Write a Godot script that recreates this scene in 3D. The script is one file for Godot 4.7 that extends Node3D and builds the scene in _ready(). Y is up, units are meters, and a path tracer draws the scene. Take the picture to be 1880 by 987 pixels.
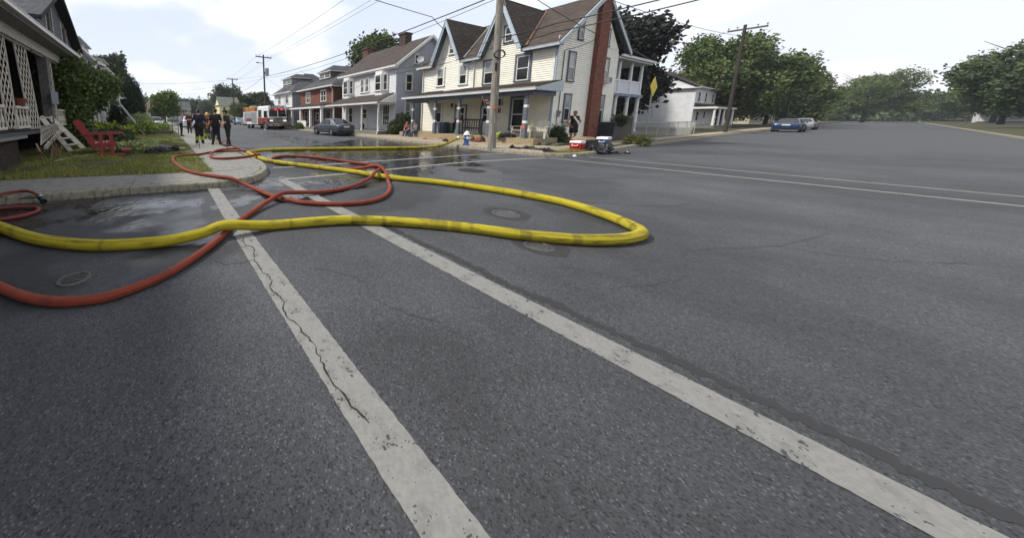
extends Node3D
# A street corner after a fire: hoses across an intersection, frame houses, a rescue truck.
# World: V(s, t, y): s metres to the right across the main street, t metres up the main street, y up.

var rng := RandomNumberGenerator.new()
var used := {}
var TX := {}
var MT := {}

func V(s: float, t: float, y: float) -> Vector3:
	return Vector3(s, y, -t)

# ---------------------------------------------------------------- mesh collector
class MB:
	var v := PackedVector3Array()
	var n := PackedVector3Array()
	var uv := PackedVector2Array()
	var c := PackedColorArray()
	var col := Color(1, 1, 1)
	func tri(a: Vector3, b: Vector3, d: Vector3, out: Vector3, ua := Vector2.ZERO, ub := Vector2.ZERO, ud := Vector2.ZERO) -> void:
		var r := (b - a).cross(d - a)
		if r.length_squared() < 1e-14:
			return
		if r.dot(out) > 0.0:
			var w := b
			b = d
			d = w
			var uw := ub
			ub = ud
			ud = uw
			r = -r
		r = -r.normalized()
		v.append(a); v.append(b); v.append(d)
		n.append(r); n.append(r); n.append(r)
		uv.append(ua); uv.append(ub); uv.append(ud)
		c.append(col); c.append(col); c.append(col)
	func quad(a: Vector3, b: Vector3, d: Vector3, e: Vector3, out: Vector3, u0 := Vector2(0, 0), u1 := Vector2(1, 0), u2 := Vector2(1, 1), u3 := Vector2(0, 1)) -> void:
		tri(a, b, d, out, u0, u1, u2)
		tri(a, d, e, out, u0, u2, u3)
	func hexa(p: Array) -> void: # eight corners: 0-3 bottom ring, 4-7 top ring
		var m := Vector3.ZERO
		for q in p:
			m += q
		m /= 8.0
		for f in [[0, 1, 2, 3], [4, 5, 6, 7], [0, 1, 5, 4], [1, 2, 6, 5], [2, 3, 7, 6], [3, 0, 4, 7]]:
			var k: Vector3 = (p[f[0]] + p[f[1]] + p[f[2]] + p[f[3]]) / 4.0
			quad(p[f[0]], p[f[1]], p[f[2]], p[f[3]], k - m)
	func smooth_tri(a: Vector3, b: Vector3, d: Vector3, na: Vector3, nb: Vector3, nd: Vector3, ua := Vector2.ZERO, ub := Vector2.ZERO, ud := Vector2.ZERO) -> void:
		var r := (b - a).cross(d - a)
		if r.length_squared() < 1e-16:
			return
		if r.dot(na + nb + nd) > 0.0:
			v.append(a); v.append(d); v.append(b)
			n.append(na); n.append(nd); n.append(nb)
			uv.append(ua); uv.append(ud); uv.append(ub)
		else:
			v.append(a); v.append(b); v.append(d)
			n.append(na); n.append(nb); n.append(nd)
			uv.append(ua); uv.append(ub); uv.append(ud)
		c.append(col); c.append(col); c.append(col)
	func tube(path: Array, radii: Array, sides := 8, caps := true, vscale := 1.0, squash := 1.0) -> void:
		var rings := []
		var norms := []
		var along := 0.0
		var alongs := []
		var ref := Vector3.UP
		for i in path.size():
			var a: Vector3 = path[max(i - 1, 0)]
			var b: Vector3 = path[min(i + 1, path.size() - 1)]
			var d := (b - a).normalized()
			if i > 0:
				along += (path[i] - path[i - 1]).length()
			alongs.append(along)
			var x := ref.cross(d)
			if x.length() < 0.05:
				x = Vector3.RIGHT.cross(d)
			x = x.normalized()
			var y := d.cross(x).normalized()
			var ring := []
			var nr := []
			for k in sides + 1:
				var th := TAU * k / sides
				var w := x * cos(th) + y * sin(th) * squash
				ring.append(path[i] + w * float(radii[i]))
				nr.append((x * cos(th) + y * sin(th)).normalized())
			rings.append(ring)
			norms.append(nr)
		for i in path.size() - 1:
			for k in sides:
				var u0 := Vector2(float(k) / sides, alongs[i] * vscale)
				var u1 := Vector2(float(k + 1) / sides, alongs[i] * vscale)
				var u2 := Vector2(float(k + 1) / sides, alongs[i + 1] * vscale)
				var u3 := Vector2(float(k) / sides, alongs[i + 1] * vscale)
				smooth_tri(rings[i][k], rings[i][k + 1], rings[i + 1][k + 1], norms[i][k], norms[i][k + 1], norms[i + 1][k + 1], u0, u1, u2)
				smooth_tri(rings[i][k], rings[i + 1][k + 1], rings[i + 1][k], norms[i][k], norms[i + 1][k + 1], norms[i + 1][k], u0, u2, u3)
		if caps:
			for e in [0, path.size() - 1]:
				var o: Vector3 = path[e] - path[1 if e == 0 else e - 1]
				for k in sides:
					tri(path[e], rings[e][k], rings[e][k + 1], o)
	func lathe(at: Vector3, axis: Vector3, profile: Array, sides := 16) -> void: # profile: Vector2(radius, height)
		var d := axis.normalized()
		var x := d.cross(Vector3.UP)
		if x.length() < 0.05:
			x = Vector3.RIGHT
		x = x.normalized()
		var y := d.cross(x).normalized()
		for i in profile.size() - 1:
			var p0: Vector2 = profile[i]
			var p1: Vector2 = profile[i + 1]
			var sl := p1 - p0
			for k in sides:
				var a0 := TAU * k / sides
				var a1 := TAU * (k + 1) / sides
				var w0 := x * cos(a0) + y * sin(a0)
				var w1 := x * cos(a1) + y * sin(a1)
				var n0 := (w0 * sl.y - d * sl.x).normalized()
				var n1 := (w1 * sl.y - d * sl.x).normalized()
				var q0 := at + w0 * p0.x + d * p0.y
				var q1 := at + w1 * p0.x + d * p0.y
				var q2 := at + w1 * p1.x + d * p1.y
				var q3 := at + w0 * p1.x + d * p1.y
				smooth_tri(q0, q1, q2, n0, n1, n1)
				smooth_tri(q0, q2, q3, n0, n1, n0)
	func ball(at: Vector3, r: Vector3, rows := 8, sides := 12, basis := Basis()) -> void:
		for i in rows:
			for k in sides:
				var q := []
				var m := []
				for e in [[i, k], [i, k + 1], [i + 1, k + 1], [i + 1, k]]:
					var a: float = PI * e[0] / rows
					var b: float = TAU * e[1] / sides
					var w := Vector3(sin(a) * cos(b), cos(a), sin(a) * sin(b))
					q.append(at + basis * (w * r))
					m.append((basis * (w / r)).normalized())
				smooth_tri(q[0], q[1], q[2], m[0], m[1], m[2])
				smooth_tri(q[0], q[2], q[3], m[0], m[2], m[3])
	func bar(a: Vector3, b: Vector3, w: float, h: float, up := Vector3.UP) -> void: # rectangular beam
		var d := (b - a).normalized()
		var x := d.cross(up)
		if x.length() < 0.02:
			x = d.cross(Vector3.RIGHT)
		x = x.normalized() * w / 2
		var y := x.cross(d).normalized() * h / 2
		hexa([a - x - y, a + x - y, a + x + y, a - x + y, b - x - y, b + x - y, b + x + y, b - x + y])
	func poly(pts: Array, y0: float, y1: float) -> void: # polygon of Vector2(s, t) extruded from y0 up to y1
		var flat := PackedVector2Array(pts)
		var idx := Geometry2D.triangulate_polygon(flat)
		for i in range(0, idx.size(), 3):
			var q := []
			for k in 3:
				q.append(Vector3(pts[idx[i + k]].x, y1, -pts[idx[i + k]].y))
			tri(q[0], q[1], q[2], Vector3.UP)
		if y1 - y0 > 0.0001:
			var clock := Geometry2D.is_polygon_clockwise(flat)
			for i in pts.size():
				var a: Vector2 = pts[i]
				var b: Vector2 = pts[(i + 1) % pts.size()]
				var o := Vector3(b.y - a.y, 0, b.x - a.x)
				if clock:
					o = -o
				quad(Vector3(a.x, y0, -a.y), Vector3(b.x, y0, -b.y), Vector3(b.x, y1, -b.y), Vector3(a.x, y1, -a.y), o)
	func prism(pts: Array, dir: Vector3) -> void: # planar 3D polygon (convex) extruded along dir
		var m := Vector3.ZERO
		for q in pts:
			m += q
		m /= pts.size()
		for i in range(1, pts.size() - 1):
			tri(pts[0], pts[i], pts[i + 1], -dir)
			tri(pts[0] + dir, pts[i] + dir, pts[i + 1] + dir, dir)
		for i in pts.size():
			var a: Vector3 = pts[i]
			var b: Vector3 = pts[(i + 1) % pts.size()]
			quad(a, b, b + dir, a + dir, (a + b) / 2 - m)
	func mesh() -> ArrayMesh:
		var arr := []
		arr.resize(Mesh.ARRAY_MAX)
		arr[Mesh.ARRAY_VERTEX] = v
		arr[Mesh.ARRAY_NORMAL] = n
		arr[Mesh.ARRAY_TEX_UV] = uv
		arr[Mesh.ARRAY_COLOR] = c
		var am := ArrayMesh.new()
		if v.size() > 0:
			am.add_surface_from_arrays(Mesh.PRIMITIVE_TRIANGLES, arr)
		return am

# a flat frame: u runs along a wall, y up, d outwards
class Fr:
	var o: Vector3
	var u: Vector3
	var nn: Vector3
	func _init(o_: Vector3, u_: Vector3, n_: Vector3) -> void:
		o = o_; u = u_.normalized(); nn = n_.normalized()
	func p(uu: float, y: float, d := 0.0) -> Vector3:
		return o + u * uu + Vector3.UP * y + nn * d
	func box(m: MB, u0: float, u1: float, y0: float, y1: float, d0: float, d1: float) -> void:
		m.hexa([p(u0, y0, d0), p(u1, y0, d0), p(u1, y0, d1), p(u0, y0, d1), p(u0, y1, d0), p(u1, y1, d0), p(u1, y1, d1), p(u0, y1, d1)])
	func cbox(m: MB, u0: float, u1: float, y0: float, y1: float, d0: float, d1: float, b: float) -> void: # chamfered on the outward face
		m.hexa([p(u0, y0, d0), p(u1, y0, d0), p(u1, y0, d1 - b), p(u0, y0, d1 - b), p(u0, y1, d0), p(u1, y1, d0), p(u1, y1, d1 - b), p(u0, y1, d1 - b)])
		m.hexa([p(u0, y0, d1 - b), p(u1, y0, d1 - b), p(u1 - b, y0 + b, d1), p(u0 + b, y0 + b, d1), p(u0, y1, d1 - b), p(u1, y1, d1 - b), p(u1 - b, y1 - b, d1), p(u0 + b, y1 - b, d1)])
	func prism(m: MB, pts: Array, d0: float, d1: float) -> void:
		var q := []
		for e in pts:
			q.append(p(e[0], e[1], d0))
		m.prism(q, nn * (d1 - d0))

func FS(s: float) -> Fr: # wall across s, facing the street from the right side (towards -s); u = t
	return Fr.new(V(s, 0, 0), Vector3(0, 0, -1), Vector3(-1, 0, 0))
func FL(s: float) -> Fr: # wall on the left side facing +s; u = t
	return Fr.new(V(s, 0, 0), Vector3(0, 0, -1), Vector3(1, 0, 0))
func FT(t: float) -> Fr: # wall facing the camera (towards -t); u = s
	return Fr.new(V(0, t, 0), Vector3(1, 0, 0), Vector3(0, 0, 1))
func FB(t: float) -> Fr: # wall facing away (+t)
	return Fr.new(V(0, t, 0), Vector3(1, 0, 0), Vector3(0, 0, -1))

# ---------------------------------------------------------------- naming and adding
func numbered(called: String, parent: Node) -> String:
	var key := "%d/%s" % [parent.get_instance_id(), called]
	var k: int = used.get(key, 0)
	used[key] = k + 1
	return called if k == 0 else "%s_%03d" % [called, k]

func obj(called: String, m, material: Material, parent: Node = null) -> MeshInstance3D:
	var o := MeshInstance3D.new()
	var par: Node = parent if parent else self
	o.mesh = m.mesh() if m is MB else m
	o.material_override = material
	o.name = numbered(called, par)
	par.add_child(o, true)
	return o

func thing(called: String, label: String, category: String, group := "", at := Vector3.ZERO) -> Node3D:
	var o := Node3D.new()
	o.name = numbered(called, self)
	add_child(o, true)
	o.position = at
	return tag(o, label, category, group)

func tag(o: Node3D, label: String, category: String, group := "") -> Node3D:
	o.set_meta("label", label)
	o.set_meta("category", category)
	if group != "":
		o.set_meta("group", group)
	return o

func struct(called: String, m, material: Material, parent: Node = null) -> MeshInstance3D:
	var o := obj(called, m, material, parent)
	if parent == null:
		o.set_meta("kind", "structure")
	return o

func stuff(o: Node) -> Node:
	o.set_meta("kind", "stuff")
	return o

# ---------------------------------------------------------------- textures and materials
func img_noise(size: int, freq: float, seed_: int, oct := 4, seamless := true, kind := FastNoiseLite.TYPE_SIMPLEX_SMOOTH) -> Image:
	var f := FastNoiseLite.new()
	f.seed = seed_
	f.frequency = freq
	f.noise_type = kind
	f.fractal_octaves = oct
	var im: Image = f.get_seamless_image(size, size) if seamless else f.get_image(size, size)
	im.convert(Image.FORMAT_L8)
	return im

func ramp(im: Image, lo: Color, hi: Color, contrast := 1.0, bias := 0.0) -> ImageTexture:
	var d := im.get_data()
	var w := im.get_width()
	var h := im.get_height()
	var lut := []
	for i in 256:
		var x := clampf((i / 255.0 - 0.5) * contrast + 0.5 + bias, 0, 1)
		var q := lo.lerp(hi, x)
		lut.append([int(q.r * 255), int(q.g * 255), int(q.b * 255)])
	var out := PackedByteArray()
	out.resize(w * h * 3)
	for i in w * h:
		var e = lut[d[i]]
		out[i * 3] = e[0]
		out[i * 3 + 1] = e[1]
		out[i * 3 + 2] = e[2]
	var r := Image.create_from_data(w, h, false, Image.FORMAT_RGB8, out)
	r.generate_mipmaps()
	return ImageTexture.create_from_image(r)

func bumpmap(im: Image, strength: float) -> ImageTexture:
	var b: Image = im.duplicate()
	b.convert(Image.FORMAT_RGBA8)
	b.bump_map_to_normal_map(strength)
	b.generate_mipmaps()
	return ImageTexture.create_from_image(b)

func M(called: String, col: Color, rough := 0.8, metal := 0.0, tex := "", scale := 1.0, nrm := "", nstr := 1.0) -> StandardMaterial3D:
	if MT.has(called):
		return MT[called]
	var m := StandardMaterial3D.new()
	m.resource_name = called
	m.albedo_color = col
	m.roughness = rough
	m.metallic = metal
	if tex != "":
		m.albedo_texture = TX[tex]
	if nrm != "":
		m.normal_enabled = true
		m.normal_texture = TX[nrm]
		m.normal_scale = nstr
	if tex != "" or nrm != "":
		m.uv1_triplanar = true
		m.uv1_world_triplanar = true
		m.uv1_scale = Vector3(scale, scale, scale)
	MT[called] = m
	return m

func vcol(m: StandardMaterial3D) -> StandardMaterial3D:
	m.vertex_color_use_as_albedo = true
	return m

func make_textures() -> void:
	TX["grime"] = ramp(img_noise(256, 0.02, 3, 5), Color(0.72, 0.70, 0.66), Color(1, 1, 1), 1.5, 0.2)
	TX["faint"] = ramp(img_noise(256, 0.02, 4, 4), Color(0.93, 0.925, 0.91), Color(1, 1, 1), 1.2, 0.1)
	TX["soft"] = ramp(img_noise(256, 0.03, 5, 4), Color(0.86, 0.85, 0.84), Color(1, 1, 1), 1.4, 0.1)
	TX["mottle"] = ramp(img_noise(256, 0.06, 7, 4), Color(0.55, 0.55, 0.55), Color(1, 1, 1), 1.6, 0.05)
	var sp := img_noise(512, 0.22, 11, 2, true, FastNoiseLite.TYPE_VALUE)
	TX["speckle"] = ramp(sp, Color(0.45, 0.46, 0.48), Color(1, 1, 1), 2.0)
	TX["speckle_n"] = bumpmap(sp, 3.0)
	TX["fine_n"] = bumpmap(img_noise(256, 0.12, 13, 3), 2.0)
	TX["wave_n"] = bumpmap(img_noise(256, 0.03, 17, 3), 5.0)
	var wd := Image.create(256, 256, false, Image.FORMAT_L8)
	var wn := FastNoiseLite.new()
	wn.seed = 19
	wn.frequency = 1.0
	for y in 256:
		for x in 256:
			var a := wn.get_noise_2d(x * 0.11, y * 0.006) * 0.5 + 0.5 + wn.get_noise_2d(x * 0.45, y * 0.02 + 40) * 0.25
			wd.set_pixel(x, y, Color(a, a, a))
	TX["wood"] = ramp(wd, Color(0.5, 0.48, 0.45), Color(1, 1, 1), 1.5, 0.1)
	# shingle tabs: 32 columns x 16 courses of slightly different tone
	var sh := Image.create(256, 128, false, Image.FORMAT_RGB8)
	rng.seed = 77
	for r in 16:
		var off := 4 * (r % 2)
		var tone := 1.0
		for x in 256:
			if (x + off) % 8 == 0:
				tone = rng.randf_range(0.72, 1.0)
			for y in 8:
				var e := 0.8 if y == 7 else 1.0
				sh.set_pixel(x, r * 8 + y, Color(tone * e, tone * e, tone * e) * rng.randf_range(0.9, 1.0))
	sh.generate_mipmaps()
	TX["shingle"] = ImageTexture.create_from_image(sh)

# ---------------------------------------------------------------- camera, sky, sun
func make_view() -> void:
	var cam := Camera3D.new()
	cam.name = "camera"
	var f := 560.0
	var near := 0.05
	cam.projection = Camera3D.PROJECTION_FRUSTUM
	cam.keep_aspect = Camera3D.KEEP_HEIGHT
	cam.near = near
	cam.far = 2500.0
	cam.size = near * 987.0 / f
	cam.frustum_offset = Vector2((940.0 - 600.0) / f, -(493.5 - 298.0) / f) * near
	add_child(cam)
	var pitch := deg_to_rad(8.3305)
	var yaw := deg_to_rad(28.7109)
	var fwd := V(cos(pitch) * sin(yaw), cos(pitch) * cos(yaw), -sin(pitch))
	cam.look_at_from_position(Vector3(0, 1.5, 0), Vector3(0, 1.5, 0) + fwd, Vector3.UP)
	cam.current = true

	var env := Environment.new()
	env.background_mode = Environment.BG_SKY
	var sky := Sky.new()
	var sm := PanoramaSkyMaterial.new()
	sm.panorama = ImageTexture.create_from_image(sky_image())
	sky.sky_material = sm
	env.sky = sky
	env.background_energy_multiplier = 1.0
	env.ambient_light_source = Environment.AMBIENT_SOURCE_SKY
	env.tonemap_mode = Environment.TONE_MAPPER_LINEAR
	env.tonemap_exposure = EXPOSURE
	env.sdfgi_enabled = true
	env.ssao_enabled = true
	env.ssil_enabled = true
	env.fog_enabled = true
	env.fog_density = 0.0003
	env.fog_light_color = Color(0.86, 0.89, 0.93)
	var we := WorldEnvironment.new()
	we.name = "world_environment"
	we.environment = env
	add_child(we)

	var sun := DirectionalLight3D.new()
	sun.name = "sun"
	sun.light_energy = SUN
	sun.light_color = Color(1.0, 0.98, 0.94)
	sun.light_angular_distance = 7.0
	sun.shadow_enabled = true
	add_child(sun)
	sun.look_at_from_position(Vector3.ZERO, -V(SUN_DIR.x, SUN_DIR.y, SUN_DIR.z), Vector3.UP)

const EXPOSURE := 1.24
const SUN := 1.4
const SUN_DIR := Vector3(-0.62, 0.42, 0.85) # s, t, y towards the sun

func sky_image() -> Image:
	var w := 1024
	var h := 512
	var im := Image.create(w, h, false, Image.FORMAT_RGBF)
	var cn := FastNoiseLite.new()
	cn.seed = 5
	cn.frequency = 1.0
	cn.fractal_octaves = 5
	var sd := V(SUN_DIR.x, SUN_DIR.y, SUN_DIR.z).normalized()
	for y in h:
		var el := PI / 2 - PI * (y + 0.5) / h
		for x in w:
			var az := TAU * (x + 0.5) / w
			# Godot's panorama: u = atan2(x, -z) / TAU + 0.5
			var d := Vector3(sin(az - PI) * cos(el), sin(el), -cos(az - PI) * cos(el))
			var up := maxf(d.y, 0.0)
			var blue := Color(0.47, 0.56, 0.78)
			var pale := Color(0.765, 0.815, 0.895)
			var q := pale.lerp(blue, clampf(pow(up, 0.75) * 1.15, 0, 1))
			var g := maxf(d.dot(sd), 0.0)
			q = q.lerp(Color(1.02, 1.01, 1.0), clampf(pow(g, 3.0) * 0.95, 0, 1))
			# broken white cloud, thinner towards the zenith
			var k := d / (up + 0.22)
			var c := cn.get_noise_3d(k.x * 0.9, k.z * 0.9, 3.0) * 0.5 + 0.5
			c = smoothstep(0.47, 0.72, c + 0.06) * 0.85
			q = q.lerp(Color(0.98, 0.98, 0.99), c)
			if d.y < 0.0:
				q = Color(0.30, 0.31, 0.31)
			im.set_pixel(x, y, q)
	return im

# ---------------------------------------------------------------- ground, road, kerbs, pavements
const RS0 := -10.0
const RT0 := -10.0
const RL := 40.0

func spline(pts: Array, step := 0.08) -> Array: # Catmull-Rom through Vector3(s, t, y) or Vector2
	var out := []
	for i in pts.size() - 1:
		var a = pts[max(i - 1, 0)]
		var b = pts[i]
		var c = pts[i + 1]
		var d = pts[min(i + 2, pts.size() - 1)]
		var k := int(ceil((c - b).length() / step))
		for j in k:
			var x := float(j) / k
			out.append(0.5 * (2.0 * b + (c - a) * x + (2.0 * a - 5.0 * b + 4.0 * c - d) * x * x + (3.0 * b - a - 3.0 * c + d) * x * x * x))
	out.append(pts[-1])
	return out

func arr2(a: Array) -> Array: # flat numbers -> Vector2 list
	var r := []
	for i in range(0, a.size(), 2):
		r.append(Vector2(a[i], a[i + 1]))
	return r

func paint_mask(mask: PackedByteArray, n: int, poly: Array, nz: FastNoiseLite, wob: float, val: int) -> void:
	var pp := PackedVector2Array(poly)
	var lo := Vector2(1e9, 1e9)
	var hi := -lo
	for q in pp:
		lo = lo.min(q)
		hi = hi.max(q)
	var cell := RL / n
	for j in range(maxi(0, int((lo.y - wob - RT0) / cell)), mini(n, int((hi.y + wob - RT0) / cell) + 1)):
		for i in range(maxi(0, int((lo.x - wob - RS0) / cell)), mini(n, int((hi.x + wob - RS0) / cell) + 1)):
			var s := RS0 + (i + 0.5) * cell
			var t := RT0 + (j + 0.5) * cell
			var q := Vector2(s + nz.get_noise_2d(s, t) * wob, t + nz.get_noise_2d(s + 50.0, t) * wob)
			if Geometry2D.is_point_in_polygon(q, pp):
				mask[j * n + i] = maxi(mask[j * n + i], val)

func soften(mask: PackedByteArray, n: int, small: int, big: int) -> PackedByteArray:
	var im := Image.create_from_data(n, n, false, Image.FORMAT_L8, mask)
	im.resize(small, small, Image.INTERPOLATE_BILINEAR)
	im.resize(big, big, Image.INTERPOLATE_CUBIC)
	return im.get_data()

func road_material() -> StandardMaterial3D:
	var nz := FastNoiseLite.new()
	nz.seed = 31
	nz.frequency = 0.55
	nz.fractal_octaves = 4
	var n := 640
	var wet := PackedByteArray()
	wet.resize(n * n)
	var dark := wet.duplicate()
	paint_mask(wet, n, arr2([-3.2, 6.6, -2.07, 7.25, -0.9, 7.1, -0.01, 6.98, 0.96, 6.93, 0.83, 5.56, 0.46, 5.46, -0.03, 5.15, -0.44, 5.0, -1.1, 5.5, -2.3, 5.9]), nz, 0.9, 162)
	paint_mask(wet, n, arr2([-0.58, 3.92, 0.13, 4.11, 0.63, 4.0, 0.46, 3.68, 0.09, 3.34, -0.32, 3.15, -0.59, 3.29]), nz, 0.35, 130)
	paint_mask(wet, n, arr2([-0.1, 5.2, 0.7, 5.6, 0.8, 4.6, 0.5, 4.1, -0.2, 4.2, -0.9, 4.6]), nz, 0.5, 120)
	paint_mask(wet, n, arr2([0.95, 6.6, 1.58, 7.0, 2.62, 7.4, 4.03, 6.9, 5.04, 6.3, 4.25, 5.44, 2.93, 5.24, 1.51, 5.1, 1.09, 5.42]), nz, 0.9, 175)
	paint_mask(wet, n, arr2([3.1, 11.5, 5.2, 13.8, 8.5, 15.5, 12.9, 18.5, 13.6, 16.8, 13.0, 12.4, 12.9, 9.2, 12.7, 8.35, 9.9, 7.1, 9.0, 6.1, 7.3, 6.6, 6.17, 5.6, 5.0, 5.85, 4.74, 7.34, 4.02, 8.79, 3.1, 9.4]), nz, 0.6, 250)
	paint_mask(wet, n, arr2([6.6, 14.5, 9.2, 17.0, 9.6, 24.0, 10.2, 29.9, 8.6, 29.9, 8.1, 22.0]), nz, 0.7, 150)
	paint_mask(wet, n, arr2([3.0, 14.0, 3.4, 14.0, 3.6, 29.0, 3.1, 29.0]), nz, 0.4, 200)
	paint_mask(dark, n, arr2([2.49, 3.95, 3.59, 4.68, 4.33, 5.3, 5.0, 4.9, 4.88, 4.27, 4.14, 3.92, 3.12, 3.83]), nz, 0.45, 80)
	paint_mask(dark, n, arr2([-1.8, 4.6, -1.2, 4.3, -0.9, 3.4, -1.0, 3.1, -1.6, 3.4]), nz, 0.4, 110)
	paint_mask(dark, n, arr2([0.2, 3.7, 0.75, 3.75, 0.8, 3.5, 0.35, 3.2]), nz, 0.3, 120)
	paint_mask(dark, n, arr2([5.55, 2.9, 5.9, 2.76, 5.8, 2.0, 5.55, 1.7, 5.4, 2.1]), nz, 0.3, 90)
	paint_mask(dark, n, arr2([6.2, 3.2, 7.0, 4.0, 9.5, 3.7, 9.0, 2.6, 7.0, 2.2]), nz, 0.8, 45)
	paint_mask(dark, n, arr2([0.9, 1.6, 1.5, 1.9, 1.9, 1.2, 1.2, 0.7]), nz, 0.6, 40)
	paint_mask(dark, n, arr2([3.3, 1.5, 4.6, 1.2, 5.4, 0.2, 4.0, -0.4]), nz, 0.8, 45)
	paint_mask(dark, n, arr2([12.8, 4.9, 13.4, 5.05, 14.1, 4.75, 13.6, 4.45]), nz, 0.25, 130)
	paint_mask(dark, n, arr2([13.0, 5.3, 14.6, 5.3, 17.5, 5.6, 17.5, 5.2, 14.5, 4.9]), nz, 0.4, 110)
	for k in 26: # old oil drips along the lanes
		var cs := 9.0 + sin(k * 7.3) * 4.0
		var ct := -9.0 + k * 1.45
		paint_mask(dark, n, [Vector2(cs, ct), Vector2(cs + 0.3, ct + 0.1), Vector2(cs + 0.2, ct + 0.6)], nz, 0.35, 40)
	var big := 1024
	var wet2 := soften(wet, n, 420, big)
	var wetsoft := soften(wet, n, 150, big)
	var dark2 := soften(dark, n, 300, big)
	var broad := img_noise(big, 0.006, 41, 5, false).get_data()
	var streak := img_noise(big, 0.035, 43, 4, false).get_data()
	var alb := PackedByteArray()
	alb.resize(big * big * 3)
	var rough := PackedByteArray()
	rough.resize(big * big)
	for i in big * big:
		var w := (wet2[i] * 0.75 + wetsoft[i] * 0.25) / 255.0
		var nb := (broad[i] - 128) / 128.0
		var ns := (streak[i] - 128) / 128.0
		w = clampf(w * (1.0 + ns * 0.9) - maxf(ns, 0.0) * 0.12, 0.0, 1.0)
		var ls := RS0 + (i % big + 0.5) * RL / big
		var lane := exp(-pow((ls - 4.9) / 0.55, 2)) + exp(-pow((ls - 6.6) / 0.5, 2)) + exp(-pow((ls - 9.6) / 0.55, 2)) + exp(-pow((ls - 11.3) / 0.5, 2))
		var g := 200.0 * (1.0 + nb * 0.20 + ns * 0.10 + lane * 0.05)
		g *= (1.0 - 0.52 * minf(w * 1.5, 1.0)) * (1.0 - dark2[i] / 255.0 * 0.55)
		var gi := clampi(int(g), 0, 255)
		alb[i * 3] = gi
		alb[i * 3 + 1] = gi
		alb[i * 3 + 2] = clampi(int(g * 1.015), 0, 255)
		rough[i] = clampi(int(255.0 * lerpf(0.86, 0.05, clampf(w * 1.15, 0, 1))), 0, 255)
	var ai := Image.create_from_data(big, big, false, Image.FORMAT_RGB8, alb)
	ai.generate_mipmaps()
	var ri := Image.create_from_data(big, big, false, Image.FORMAT_L8, rough)
	ri.generate_mipmaps()
	var m := StandardMaterial3D.new()
	m.resource_name = "asphalt"
	m.albedo_color = ASPHALT
	m.albedo_texture = ImageTexture.create_from_image(ai)
	m.roughness = 1.0
	m.roughness_texture = ImageTexture.create_from_image(ri)
	m.normal_enabled = true
	m.normal_texture = bumpmap(img_noise(2048, 0.21, 47, 2, false, FastNoiseLite.TYPE_VALUE), 1.0)
	m.normal_scale = 0.42
	m.detail_enabled = true
	m.detail_blend_mode = BaseMaterial3D.BLEND_MODE_MUL
	m.detail_uv_layer = BaseMaterial3D.DETAIL_UV_2
	m.detail_albedo = TX["aggregate"]
	return m

const ASPHALT := Color(0.415, 0.422, 0.435)

func aggregate_texture() -> void: # crushed stone in tar: dark ground, grey chips, a few pale ones
	var cf := FastNoiseLite.new()
	cf.seed = 51
	cf.noise_type = FastNoiseLite.TYPE_CELLULAR
	cf.cellular_return_type = FastNoiseLite.RETURN_CELL_VALUE
	cf.cellular_jitter = 1.0
	cf.frequency = 0.17
	cf.fractal_type = FastNoiseLite.FRACTAL_NONE
	var ci: Image = cf.get_seamless_image(1024, 1024, false, false, 0.02)
	ci.convert(Image.FORMAT_L8)
	var a := ci.get_data()
	var b := img_noise(1024, 0.02, 53, 4).get_data()
	var lo := 255
	var hi := 0
	for q in range(0, a.size(), 97):
		lo = mini(lo, a[q])
		hi = maxi(hi, a[q])
	var out := PackedByteArray()
	out.resize(1024 * 1024 * 3)
	for i in 1024 * 1024:
		var x := clampf((a[i] - lo) / float(maxi(1, hi - lo)), 0, 1)
		var g := lerpf(0.54, 0.80, x) * (0.92 + 0.16 * b[i] / 255.0)
		if x > 0.965:
			g = 1.0
		elif x < 0.10:
			g *= 0.7
		var gi := clampi(int(g * 255), 0, 255)
		out[i * 3] = gi
		out[i * 3 + 1] = gi
		out[i * 3 + 2] = clampi(gi + 2, 0, 255)
	var im := Image.create_from_data(1024, 1024, false, Image.FORMAT_RGB8, out)
	im.generate_mipmaps()
	TX["aggregate"] = ImageTexture.create_from_image(im)

func ribbon(m: MB, pts: Array, width: float, y: float, jit := 0.0, seed_ := 1) -> void: # flat strip along Vector2 points
	rng.seed = seed_
	var L := []
	var R := []
	for i in pts.size():
		var d: Vector2 = (pts[min(i + 1, pts.size() - 1)] - pts[max(i - 1, 0)]).normalized()
		var nrm := Vector2(d.y, -d.x)
		L.append(pts[i] - nrm * (width / 2 + rng.randf_range(-jit, jit)))
		R.append(pts[i] + nrm * (width / 2 + rng.randf_range(-jit, jit)))
	for i in pts.size() - 1:
		m.quad(V(L[i].x, L[i].y, y), V(R[i].x, R[i].y, y), V(R[i + 1].x, R[i + 1].y, y), V(L[i + 1].x, L[i + 1].y, y), Vector3.UP)

func offset_line(pts: Array, d: float) -> Array:
	var out := []
	for i in pts.size():
		var k: Vector2 = (pts[min(i + 1, pts.size() - 1)] - pts[max(i - 1, 0)]).normalized()
		out.append(pts[i] + Vector2(-k.y, k.x) * d)
	return out

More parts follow.
